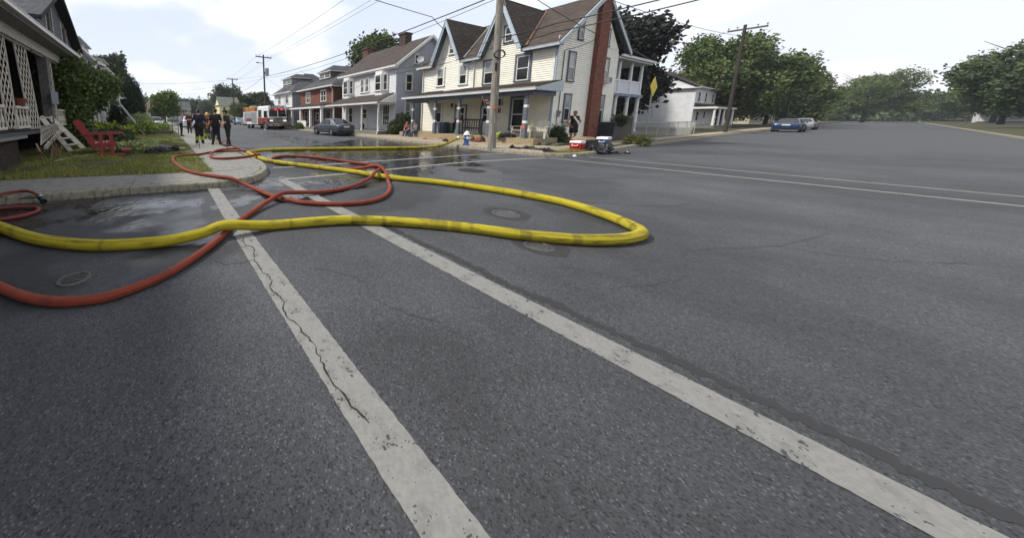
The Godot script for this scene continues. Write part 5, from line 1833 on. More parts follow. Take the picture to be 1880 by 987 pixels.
# ---------------------------------------------------------------- houses farther along the right side, and far ahead
func make_right_row() -> void:
	rng.seed = 431
	var wt := M("white_trim", Color(0.85, 0.85, 0.84), 0.5)
	var greyroof := shingle("grey_shingle", Color(0.36, 0.365, 0.375))
	var brickm := M("brick_side", Color(0.40, 0.25, 0.21), 0.9, 0, "mottle", 1.5)
	var h := simple_house("red brick house with grey hip roof and white dormer windows, right of the truck", "house", FS(17.0), 29.5, 38.4, 9.0, 0.5, 5.0, 8.1, true, brickm, wt, greyroof, {"name": "brick_house", "brick": true, "dormer": [32.2, 35.2, 5.75, 7.0, 1.2, 7.9], "dormerm": M("dormer_dark", Color(0.30, 0.29, 0.28), 0.8), "porch": [29.4, 38.0, 1.6, 0.45, 2.55, 4, false], "post_r": 0.13, "porch_rise": 0.6, "windows": [[31.2, 31.75, 3.4, 4.6], [31.85, 32.4, 3.4, 4.6], [35.4, 35.9, 3.35, 4.6], [36.0, 36.5, 3.35, 4.6], [33.0, 33.7, 1.2, 2.0], [36.2, 37.0, 0.9, 2.3]], "doors": [[30.2, 31.2, 0.5, 2.4], [34.6, 35.4, 0.5, 2.4]], "doorm": M("dark_door", Color(0.2, 0.17, 0.16), 0.5)})
	brick_wall(h, "bricks", FS(17.0), 29.5, 38.4, 0.5, 4.9, 0.022, Color(0.42, 0.25, 0.20), Color(0.53, 0.33, 0.275), 0.24, 0.085)
	var m := MB.new()
	FT(30.5).box(m, 21.8, 22.8, 6.6, 9.4, -0.5, 0.5)
	FT(30.5).box(m, 21.7, 22.9, 9.4, 9.55, -0.6, 0.6)
	obj("chimney", m, brickm, h)
	m = MB.new()
	FS(15.45).box(m, 33.4, 36.0, 0.45, 1.15, -0.05, 0.05)
	obj("porch_wall", m, wt, h)
	pipe(h, "downspout", [V(16.6, 29.6, 4.9), V(16.93, 29.7, 4.6), V(16.93, 29.7, 0.5)], 0.05, wt)
	simple_house("white-fronted grey house with dark hip roof and dormer behind the rescue truck", "house", FS(17.0), 41.4, 49.0, 9.0, 0.5, 5.2, 8.4, true, M("white_front", Color(0.84, 0.84, 0.84), 0.6, 0, "faint", 0.3), wt, greyroof, {"sidem": M("grey_side2", Color(0.47, 0.485, 0.51), 0.7, 0, "faint", 0.3), "dormer": [43.8, 47.6, 6.0, 7.5, 1.0, 8.3], "dormerm": M("dormer_grey", Color(0.42, 0.43, 0.44), 0.8), "windows": [[42.9, 43.8, 3.6, 4.9, 0, 1], [46.2, 47.1, 3.6, 4.9, 0, 1], [43, 44, 1.0, 2.3]], "porch": [40.8, 49.2, 2.2, 0.45, 2.6, 4, true], "post_r": 0.06, "porch_rise": 0.4, "postm": M("thin_black_post", Color(0.08, 0.08, 0.085), 0.6), "doors": [[45, 45.9, 0.5, 2.4]]})
	# far ahead
	simple_house("pale yellow house among trees behind the parked cars, left of the truck", "house", FT(98.0), 16.5, 22.5, 8.0, 0.5, 5.4, 8.0, false, M("pale_yellow", Color(0.80, 0.77, 0.58), 0.7), wt, shingle("green_grey_shingle", Color(0.45, 0.47, 0.44)), {"name": "yellow_house", "windows": [[17.5, 18.3, 3.4, 4.7], [19.8, 20.6, 3.4, 4.7], [17.5, 18.3, 1.2, 2.5]]})
	simple_house("small grey gabled house at the far end of the street below the tree line", "house", FT(118.0), 2.5, 10.0, 8.0, 0.8, 4.4, 7.2, false, M("far_white", Color(0.70, 0.70, 0.70), 0.7), wt, greyroof, {"porch": [2.5, 10.0, 2.0, 0.9, 2.7, 4, true], "porch_rise": 0.9, "windows": [[3.4, 4.4, 3.2, 4.2], [5.8, 6.8, 3.2, 4.2], [8.0, 9.0, 3.2, 4.2]]})
	simple_house("white garage seen low behind the dark tree at the right", "garage", FT(19.0), 51.0, 58.0, 6.0, 0.2, 3.0, 4.8, false, wt, wt, greyroof, {"name": "garage", "windows": [[52, 53, 1.4, 2.3]]})
	simple_house("grey clapboard house on the side street half covered by dark trees", "house", FT(13.0), 64.0, 74.0, 9.0, 0.3, 5.6, 8.6, false, M("grey_front", Color(0.79, 0.795, 0.81), 0.55, 0, "faint", 0.3), wt, shingle("brown_shingle", Color(0.345, 0.295, 0.262)), {"porch": [64, 74, 2.0, 0.5, 2.7, 5, true], "windows": [[65.2, 66.1, 3.7, 5.0], [68.4, 69.3, 3.7, 5.0], [72, 72.9, 3.7, 5.0], [65.4, 66.6, 1.1, 2.4]], "doors": [[69, 69.9, 0.5, 2.5]]})
	simple_house("tan house farther along the side street behind the pair of street trees", "house", FT(15.0), 116.0, 128.0, 9.0, 0.3, 5.8, 9.0, false, M("tan_front", Color(0.70, 0.66, 0.58), 0.6, 0, "faint", 0.3), wt, greyroof, {"porch": [116, 128, 2.0, 0.5, 2.8, 5, true], "windows": [[117.5, 118.5, 3.8, 5.1], [121.5, 122.5, 3.8, 5.1], [125.5, 126.5, 3.8, 5.1]]})
	simple_house("white house closing the far end of the side street", "house", Fr.new(V(205, 0, 0), Vector3(0, 0, -1), Vector3(-1, 0, 0)), -24.0, -12.0, 9.0, 0.3, 6.0, 9.5, false, wt, wt, shingle("brown_shingle", Color(0.345, 0.295, 0.262)), {"porch": [-24, -12, 2.0, 0.5, 2.8, 5, true], "windows": [[-22.5, -21.3, 3.8, 5.2], [-18.6, -17.4, 3.8, 5.2], [-14.6, -13.4, 3.8, 5.2]]})

# ---------------------------------------------------------------- trees, shrubs, grass
func leaf_clump(n: int, leaf: float, spread: float, seed_: int, needle := false) -> ArrayMesh:
	rng.seed = seed_
	var m := MB.new()
	for k in n:
		var c := Vector3(rng.randfn(), rng.randfn() * 0.8, rng.randfn()) * spread * 0.42
		var d := (c.normalized() * 0.7 + Vector3(rng.randfn(), rng.randfn() - 0.25, rng.randfn()) * 0.6).normalized()
		var x := d.cross(Vector3(rng.randfn(), rng.randfn(), rng.randfn())).normalized()
		var up := x.cross(d).normalized()
		var L := leaf * rng.randf_range(0.7, 1.3)
		var W := L * (0.16 if needle else 0.36)
		var g := rng.randf_range(0.75, 1.25)
		m.col = Color(g, g, g)
		var a := c
		var b := c + d * L
		var mid := c + d * L * 0.5 - up * L * 0.08
		m.tri(a, mid + x * W, b, up)
		m.tri(a, mid - x * W, b, up)
	return m.mesh()

func leaf_mat(called: String, col: Color) -> StandardMaterial3D:
	if MT.has(called):
		return MT[called]
	var m := StandardMaterial3D.new()
	m.resource_name = called
	m.albedo_color = col
	m.roughness = 0.75
	m.vertex_color_use_as_albedo = true
	m.backlight_enabled = true
	m.backlight = Color(0.35, 0.4, 0.2)
	MT[called] = m
	return m

func crown(par: Node, called: String, lobes: Array, n: int, clump: ArrayMesh, mat: Material, scale: float, seed_: int, inner := 0.45) -> void:
	# lobes: [centre Vector3, radii Vector3]
	rng.seed = seed_
	var mm := MultiMesh.new()
	mm.transform_format = MultiMesh.TRANSFORM_3D
	mm.use_colors = true
	mm.mesh = clump
	var vol := 0.0
	for l in lobes:
		vol += l[1].x * l[1].y * l[1].z
	var tr := []
	for l in lobes:
		var cnt := int(n * l[1].x * l[1].y * l[1].z / vol) + 1
		for k in cnt:
			var d := Vector3(rng.randfn(), rng.randfn(), rng.randfn()).normalized()
			var r := pow(rng.randf_range(pow(inner, 2.0), 1.0), 0.5) * rng.randf_range(0.86, 1.08)
			var at: Vector3 = l[0] + d * r * l[1]
			var s := scale * rng.randf_range(0.7, 1.3)
			var b := Basis.from_euler(Vector3(rng.randf() * TAU, rng.randf() * TAU, rng.randf() * TAU)).scaled(Vector3(s, s, s))
			var g := rng.randf_range(0.7, 1.3)
			tr.append([Transform3D(b, at), Color(g * rng.randf_range(0.9, 1.15), g, g * rng.randf_range(0.8, 1.1))])
	mm.instance_count = tr.size()
	for k in tr.size():
		mm.set_instance_transform(k, tr[k][0])
		mm.set_instance_color(k, tr[k][1])
	var o := MultiMeshInstance3D.new()
	o.multimesh = mm
	o.material_override = mat
	o.name = numbered(called, par)
	par.add_child(o, true)
	stuff(o)

var CLUMP: ArrayMesh
var CLUMP_FINE: ArrayMesh
var CLUMP_NEEDLE: ArrayMesh

func lobes_for(r: Vector3, cy: float, n: int, seed_: int) -> Array:
	rng.seed = seed_
	var out := [[Vector3(0, cy, 0), r * 0.72]]
	for k in n:
		var a := TAU * (k + rng.randf() * 0.7) / n * 2.4
		var e := rng.randf_range(-0.75, 0.9)
		var d := Vector3(cos(a) * sqrt(1 - e * e), e, sin(a) * sqrt(1 - e * e))
		out.append([Vector3(0, cy, 0) + d * r * rng.randf_range(0.48, 0.90), r * rng.randf_range(0.18, 0.42)])
	return out

func tree(called: String, label: String, at: Vector3, h: float, r: Vector3, cy: float, mat: Material, n: int, scale: float, seed_: int, group := "", nl := 18) -> Node3D:
	var t := thing(called, label, "tree", group, at)
	var bark := M("bark", Color(0.24, 0.20, 0.17), 0.95, 0, "mottle", 2.0)
	rng.seed = seed_ + 1
	var m := MB.new()
	var tr := 0.019 * h
	m.tube([Vector3(0, -0.2, 0), Vector3(0.05, h * 0.2, 0.03), Vector3(-0.05, h * 0.45, -0.05), Vector3(0.02, h * 0.75, 0)], [tr * 1.4, tr, tr * 0.8, tr * 0.3], 10)
	for k in 9:
		var y0 := rng.randf_range(0.3, 0.65) * h
		var a := rng.randf() * TAU
		var d := Vector3(cos(a), rng.randf_range(0.4, 1.0), sin(a))
		var L := r.x * rng.randf_range(0.5, 0.8)
		m.tube([Vector3(0, y0, 0), Vector3(0, y0, 0) + d * L * 0.5 + Vector3(0, -0.1, 0), Vector3(0, y0, 0) + d * L], [tr * 0.5, tr * 0.3, tr * 0.1], 6)
	obj("trunk", m, bark, t)
	crown(t, "crown", lobes_for(r, cy, nl, seed_), n, CLUMP, mat, scale, seed_ + 2)
	return t

func bush(called: String, label: String, at: Vector3, lobes: Array, mat: Material, n: int, scale: float, seed_: int, clump: ArrayMesh, cat := "shrub", group := "") -> Node3D:
	var t := thing(called, label, cat, group, at)
	var m := MB.new()
	rng.seed = seed_
	for k in 7:
		var l = lobes[k % lobes.size()]
		var p: Vector3 = l[0] + Vector3(rng.randf_range(-0.6, 0.6) * l[1].x, rng.randf_range(-0.2, 0.5) * l[1].y, rng.randf_range(-0.6, 0.6) * l[1].z)
		m.tube([Vector3(p.x * 0.5, -0.05, p.z * 0.5), p * 0.6 + Vector3(0.03, 0, 0.02), p], [0.03, 0.02, 0.008], 5)
	obj("stem", m, M("bark", Color(0.24, 0.20, 0.17), 0.95, 0, "mottle", 2.0), t)
	crown(t, "foliage", lobes, n, clump, mat, scale, seed_ + 1, 0.3)
	return t

func make_plants() -> void:
	CLUMP = leaf_clump(16, 0.55, 1.0, 501)
	CLUMP_FINE = leaf_clump(18, 0.30, 0.8, 502)
	CLUMP_NEEDLE = leaf_clump(26, 0.55, 0.6, 503, true)
	var green := leaf_mat("leaf_green", Color(0.30, 0.36, 0.17))
	var dark := leaf_mat("leaf_dark", Color(0.22, 0.285, 0.155))
	var far := leaf_mat("leaf_far", Color(0.255, 0.315, 0.195))
	var maple := leaf_mat("leaf_maple", Color(0.335, 0.42, 0.155))
	var beech := leaf_mat("leaf_copper", Color(0.115, 0.125, 0.10))
	beech.backlight = Color(0.12, 0.05, 0.05)
	var vine := leaf_mat("leaf_vine", Color(0.275, 0.345, 0.135))
	var lime := leaf_mat("leaf_lime", Color(0.50, 0.55, 0.14))
	var cream := leaf_mat("leaf_variegated", Color(0.55, 0.60, 0.42))
	var thuja := leaf_mat("leaf_thuja", Color(0.17, 0.22, 0.13))
	tree("copper_beech", "big dark copper beech behind the back porch of the cream house", V(46, 19, 0), 12.5, Vector3(8.8, 6.9, 7.5), 6.9, beech, 7000, 0.74, 511)
	tree("shade_tree", "round green tree rising behind the ridge of the grey house", V(33, 42, 0), 14.5, Vector3(4.9, 4.6, 5.2), 10.3, green, 1500, 0.8, 521)
	tree("shade_tree", "bushy green maple overhanging the left pavement in front of the row houses", V(1.0, 63, 0.2), 6.0, Vector3(2.6, 2.3, 4.5), 3.6, maple, 900, 0.62, 531)
	tree("shade_tree", "dark tree standing behind the roofs of the left row", V(-8.2, 76, 0), 14, Vector3(3.4, 3.6, 4), 10.6, dark, 900, 0.8, 541)
	tree("shade_tree", "broad dark tree behind the middle utility pole, left of the truck", V(21.0, 108, 0), 12, Vector3(6.2, 3.8, 5), 8.2, dark, 900, 0.9, 551)
	tree("shade_tree", "dark tree behind the truck's cab and the near far-side pole", V(31.0, 108, 0), 11, Vector3(5.5, 3.6, 5), 7.0, dark, 800, 0.9, 561)
	tree("shade_tree", "small tree hiding the right half of the pale yellow house", V(20.6, 90, 0), 6.0, Vector3(2.6, 2.3, 2.5), 3.6, green, 500, 0.6, 571)
	tree("shade_tree", "low tree beside the parked cars, right of the yellow house", V(24.5, 88, 0), 5.4, Vector3(3.0, 2.0, 2.5), 3.0, green, 450, 0.6, 572)
	var k := 0
	var grp := "hazy trees closing the far end of the street"
	for e in [[1.0, 140, 11], [9, 165, 12], [15, 180, 12.5], [21.5, 165, 11.5], [28, 170, 13], [37, 160, 12.5], [46, 150, 13], [57, 150, 13], [-6, 150, 12]]:
		tree("far_tree", ["second", "third", "fourth", "fifth", "sixth", "seventh", "eighth", "rightmost", "leftmost"][k] + (" from the left of" if k < 7 else " of") + " the hazy trees closing the far end of the street", V(e[0], e[1], 0), e[2], Vector3(4.8, e[2] * 0.36, 4.5), e[2] * 0.60, far, 380, 1.0, 580 + k * 3, grp, 9)
		k += 1
	k = 0
	for e in [[56, 25, 15, "dark"], [78, 13, 14, "green"], [92, 15, 15, "dark"], [108, 12, 13, "green"], [136, 13, 15, "dark"], [196, 4, 17, "green"], [190, -13, 16, "dark"], [150, -11, 15, "green"], [104, -10, 14, "dark"]]:
		var lab = ["dark tree next to the copper beech on the side street", "green tree left of the grey clapboard house on the side street", "tall dark tree right behind the grey clapboard house", "green tree past the grey clapboard house on the side street", "dark tree far along the side street's left side", "green tree closing the end of the side street", "dark tree at the end of the side street, right of the road", "green tree along the right side of the side street, the farther one", "dark tree at the right border on the side street's right side"][k]
		tree("side_street_tree", lab, V(e[0], e[1], 0), e[2], Vector3(e[2] * 0.52, e[2] * 0.5, e[2] * 0.5), e[2] * 0.5, dark if e[3] == "dark" else green, 2600, 0.66, 640 + k * 3)
		k += 1
	rng.seed = 690
	var lobes := []
	for q in 70:
		var a := rng.randf_range(-0.55, 0.40)
		var d := rng.randf_range(250, 330)
		var hh := rng.randf_range(9, 17)
		lobes.append([V(cos(a) * d, sin(a) * d, hh * 0.45), Vector3(rng.randf_range(8, 14), hh * 0.55, rng.randf_range(8, 14))])
	for q in 40:
		var a := rng.randf_range(-0.25, 0.32)
		var hh := rng.randf_range(9, 15)
		lobes.append([V(sin(a) * 230.0, cos(a) * 230.0, hh * 0.45), Vector3(rng.randf_range(7, 11), hh * 0.55, 8)])
	crown(self, "far_woods", lobes, 9000, CLUMP, far, 2.2, 691, 0.5)
	# evergreens on the left
	var ev := thing("pointed_evergreen", "dark twin-spired evergreen in front of the white porch house on the left", "evergreen tree", "", V(-2.7, 46.5, 0.4))
	var m := MB.new()
	m.tube([Vector3.ZERO, Vector3(0, 5, 0)], [0.14, 0.03], 8)
	obj("trunk", m, M("bark", Color(0.24, 0.20, 0.17), 0.95, 0, "mottle", 2.0), ev)
	var lb := []
	for i in 11:
		var x := i / 10.0
		lb.append([Vector3(-0.35, 0.4 + x * 5.3, 0), Vector3(0.85 * pow(1.02 - x, 0.6) + 0.12, 0.5, 0.85 * pow(1.02 - x, 0.6) + 0.12)])
		lb.append([Vector3(0.32, 0.4 + x * 4.8, 0.3), Vector3(0.75 * pow(1.02 - x, 0.6) + 0.12, 0.5, 0.75 * pow(1.02 - x, 0.6) + 0.12)])
	crown(ev, "foliage", lb, 1300, CLUMP_NEEDLE, thuja, 0.62, 601, 0.5)
	ev = thing("small_evergreen", "small dark conical evergreen before the grey porch columns", "evergreen tree", "", V(-2.9, 29.0, 0.4))
	m = MB.new()
	m.tube([Vector3.ZERO, Vector3(0, 1.9, 0)], [0.06, 0.02], 7)
	obj("trunk", m, M("bark", Color(0.24, 0.20, 0.17), 0.95, 0, "mottle", 2.0), ev)
	lb = []
	for i in 8:
		var x := i / 7.0
		lb.append([Vector3(0, 0.25 + x * 1.75, 0), Vector3(0.33 * (1.05 - x) + 0.05, 0.25, 0.33 * (1.05 - x) + 0.05)])
	crown(ev, "foliage", lb, 420, CLUMP_NEEDLE, thuja, 0.4, 605, 0.5)
	# vine swallowing the porch end
	bush("porch_vine", "great mass of green vine hanging over the end of the burnt house's porch", V(-3.3, 17.6, 0.3), [[Vector3(0, 2.9, 0.2), Vector3(0.8, 0.95, 1.9)], [Vector3(0.35, 2.6, -1.2), Vector3(0.8, 0.9, 1.4)], [Vector3(0.8, 2.85, -2.6), Vector3(0.75, 0.6, 1.2)], [Vector3(0.0, 1.7, 0.2), Vector3(0.6, 0.8, 1.3)], [Vector3(0.1, 1.2, 1.0), Vector3(0.4, 0.6, 0.6)], [Vector3(0.95, 2.85, -3.9), Vector3(0.45, 0.4, 0.7)]], vine, 2300, 0.42, 611, CLUMP_FINE, "vine")
	bush("lime_shrub", "yellow-green shrub behind the red bench", V(-1.95, 18.6, 0.3), [[Vector3(0, 0.35, 0.2), Vector3(0.8, 0.33, 0.9)], [Vector3(-0.3, 0.4, -1.3), Vector3(0.55, 0.35, 0.8)], [Vector3(-0.9, 0.5, -0.6), Vector3(0.7, 0.42, 0.9)]], lime, 700, 0.34, 615, CLUMP_FINE)
	bush("dark_shrub", "low dark green shrub between the red bench and the ladder foot", V(-1.85, 16.3, 0.27), [[Vector3(0, 0.3, 0), Vector3(0.58, 0.32, 0.7)], [Vector3(0.3, 0.25, -0.9), Vector3(0.42, 0.26, 0.6)], [Vector3(-0.4, 0.3, 0.6), Vector3(0.4, 0.3, 0.4)]], dark, 620, 0.32, 617, CLUMP_FINE)
	bush("variegated_plant", "low pale leafy ground plant beside the black clothes heap", V(-0.55, 13.5, 0.27), [[Vector3(0, 0.1, 0), Vector3(0.55, 0.12, 0.55)], [Vector3(-0.6, 0.1, 0.1), Vector3(0.4, 0.11, 0.4)]], cream, 330, 0.24, 619, CLUMP_FINE, "plant")
	bush("lime_shrub", "bed of light green plants above the stone edging on the left", V(-0.2, 30.2, 0.35), [[Vector3(0, 0.25, 0), Vector3(0.9, 0.28, 1.6)], [Vector3(-0.9, 0.35, 2), Vector3(0.8, 0.35, 1.5)]], leaf_mat("leaf_bed", Color(0.42, 0.50, 0.20)), 500, 0.4, 621, CLUMP_FINE)
	bush("flower_bush", "white-flowered bush beyond the ladder foot", V(-1.6, 35.5, 0.4), [[Vector3(0, 0.7, 0), Vector3(1.0, 0.7, 1.2)]], cream, 350, 0.4, 623, CLUMP_FINE)
	bush("corner_shrub", "dark round shrub at the foot of the cream house's side wall", V(18.75, 8.45, 0.15), [[Vector3(0, 0.42, 0), Vector3(0.34, 0.42, 0.3)], [Vector3(0.35, 0.25, 0.0), Vector3(0.3, 0.25, 0.25)]], dark, 420, 0.22, 625, CLUMP_FINE)
	bush("corner_shrub", "dark shrub between the grey house and the cream porch", V(17.6, 19.0, 0.2), [[Vector3(0, 0.85, 0), Vector3(0.6, 0.75, 0.55)]], dark, 480, 0.34, 627, CLUMP_FINE)
	bush("corner_shrub", "low green shrub left of the cream porch's end post", V(16.9, 19.35, 0.2), [[Vector3(0, 0.45, 0), Vector3(0.55, 0.45, 0.4)]], green, 320, 0.3, 629, CLUMP_FINE)
	bush("roadside_weeds", "tuft of weeds on the kerb at the right border", V(21.6, 6.35, 0.13), [[Vector3(0.4, 0.12, 0), Vector3(0.3, 0.13, 0.15)], [Vector3(1.3, 0.1, 0.05), Vector3(0.3, 0.12, 0.15)]], leaf_mat("leaf_weed", Color(0.42, 0.44, 0.24)), 260, 0.28, 631, CLUMP_NEEDLE, "weeds")
	bush("corner_shrub", "small green shrub on the pavement by the brick house's porch", V(15.1, 34.8, 0.15), [[Vector3(0, 0.3, 0), Vector3(0.4, 0.35, 0.9)]], green, 200, 0.3, 633, CLUMP_FINE)
	grass()

func grass() -> void:
	rng.seed = 701
	var m := MB.new()
	for k in 11:
		var a := rng.randf() * TAU
		var d := Vector3(cos(a), 0, sin(a))
		var o := Vector3(rng.randf_range(-0.06, 0.06), 0, rng.randf_range(-0.06, 0.06))
		var h := rng.randf_range(0.03, 0.075)
		var x := Vector3(-d.z, 0, d.x) * 0.004
		m.col = Color(1, 1, 1) * rng.randf_range(0.75, 1.2)
		var tip := o + Vector3(0, h, 0) + d * h * rng.randf_range(0.2, 0.8)
		m.tri(o - x, o + x, tip, d + Vector3(0, 0.4, 0))
	var tuft := m.mesh()
	var mat := leaf_mat("grass_blade", Color(0.47, 0.49, 0.235))
	var nz := FastNoiseLite.new()
	nz.seed = 703
	nz.frequency = 0.55
	nz.fractal_octaves = 3
	var nodes := [["lawn_grass", -4.2, 1.2, 8.1, 34.0, 15000], ["verge_grass", 13.4, 31.0, 5.7, 9.5, 9000]]
	for e in nodes:
		var tr := []
		for k in e[5]:
			var s := rng.randf_range(e[1], e[2])
			var t: float = rng.randf_range(e[3], e[4])
			if e[0] == "lawn_grass":
				t = e[3] + (e[4] - e[3]) * pow(rng.randf(), 1.7)
			var y := 0.115
			if e[0] == "lawn_grass":
				if t < 8.08 + 0.267 * maxf(1.12 - s, 0.0) or s > 1.10 + (t - 8.0) * 0.012:
					continue
				y = yard_y(s, t)
			else:
				var strip: bool = t > 5.9 + maxf(0, 14.4 - s) * 0.3 and t < 6.5 + (s - 16.6) * 0.012 and s > 14.0 and s < 18.0
				var wall: bool = t > 7.55 + (s - 16.6) * 0.012 and s > 16.7 and (t < 8.75 or s > 26.0)
				if not (strip or wall):
					continue
			var g := nz.get_noise_2d(s, t)
			if g < 0.0 and rng.randf() < 0.85:
				continue
			var sc := rng.randf_range(0.8, 1.5) * (1.0 + maxf(g, 0.0))
			tr.append([Transform3D(Basis(Vector3.UP, rng.randf() * TAU).scaled(Vector3(sc, sc, sc)), V(s, t, y)), Color(1, 1, 1).lerp(Color(1.3, 1.08, 0.85), clampf(0.4 - g * 2.2, 0, 1)) * rng.randf_range(0.8, 1.2)])
		var mm := MultiMesh.new()
		mm.transform_format = MultiMesh.TRANSFORM_3D
		mm.use_colors = true
		mm.mesh = tuft
		mm.instance_count = tr.size()
		for k in tr.size():
			mm.set_instance_transform(k, tr[k][0])
			mm.set_instance_color(k, tr[k][1])
		var o := MultiMeshInstance3D.new()
		o.multimesh = mm
		o.material_override = mat
		o.name = numbered(e[0], self)
		add_child(o, true)
		o.set_meta("kind", "stuff")
		o.set_meta("label", "sparse short lawn with bare patches in front of the left houses" if e[0] == "lawn_grass" else "grass along the wall and kerb beside the cream house")
		o.set_meta("category", "grass")

# ---------------------------------------------------------------- utility poles and wires
func utility_pole(label: String, base: Vector3, top: Vector3, r0: float, r1: float, arms: Array, transformer := 0.0) -> Node3D:
	var t := thing("utility_pole", label, "utility pole", "", base)
	var wood := M("pole_wood", Color(0.60, 0.58, 0.545), 0.9, 0, "wood", 0.8)
	var dk := M("pole_wood_dark", Color(0.27, 0.24, 0.21), 0.9, 0, "wood", 0.8)
	var near := r0 > 0.16
	var d := top - base
	var m := MB.new()
	m.tube([Vector3(0, -0.3, 0), d * 0.3, d * 0.65, d], [r0, lerpf(r0, r1, 0.3), lerpf(r0, r1, 0.65), r1], 14)
	obj("shaft", m, wood if near else dk, t)
	for a in arms: # [height fraction, half length, direction]
		var c: Vector3 = d * float(a[0])
		m = MB.new()
		m.bar(c - a[2] * a[1] + Vector3(0, 0, r0), c + a[2] * a[1] + Vector3(0, 0, r0), 0.12, 0.14)
		var arm := obj("crossarm", m, M("crossarm_wood", Color(0.42, 0.38, 0.33), 0.9, 0, "wood", 0.8), t)
		for x in [-0.95, -0.5, 0.5, 0.95]:
			m = MB.new()
			m.lathe(c + a[2] * a[1] * x + Vector3(0, 0.07, r0), Vector3.UP, [Vector2(0.02, 0), Vector2(0.02, 0.1), Vector2(0.06, 0.11), Vector2(0.05, 0.16), Vector2(0.06, 0.18), Vector2(0.03, 0.23), Vector2(0, 0.23)], 8)
			obj("insulator", m, M("insulator_grey", Color(0.45, 0.46, 0.48), 0.3), arm)
	if transformer > 0.0:
		m = MB.new()
		m.lathe(d * transformer + Vector3(0.45, 0, 0.1), Vector3.UP, [Vector2(0, 0), Vector2(0.26, 0), Vector2(0.28, 0.08), Vector2(0.28, 1.0), Vector2(0.2, 1.12), Vector2(0, 1.14)], 14)
		m.bar(d * transformer + Vector3(0, 0.4, 0), d * transformer + Vector3(0.3, 0.4, 0.1), 0.1, 0.3)
		obj("transformer", m, M("transformer_grey", Color(0.52, 0.54, 0.55), 0.5), t)
		m = MB.new()
		m.bar(d * 0.88, d * 0.88 + Vector3(-0.9, 0.1, 0.3), 0.05, 0.05)
		m.ball(d * 0.88 + Vector3(-1.0, 0.05, 0.33), Vector3(0.28, 0.1, 0.14), 6, 10)
		obj("street_light", m, M("transformer_grey", Color(0.52, 0.54, 0.55), 0.5), t)
	return t

func wire(label: String, pts: Array, sag: float, r: float, group := "", mat: Material = null) -> void:
	var m := MB.new()
	for i in pts.size() - 1:
		var a: Vector3 = pts[i]
		var b: Vector3 = pts[i + 1]
		var path := []
		var rad := []
		for k in 15:
			var x := k / 14.0
			path.append(a.lerp(b, x) - Vector3(0, 4.0 * sag * x * (1 - x), 0))
			rad.append(r)
		m.tube(path, rad, 5)
	var o := obj("overhead_wire", m, mat if mat else M("wire_black", Color(0.06, 0.06, 0.065), 0.6))
	tag(o, label, "wire", group)

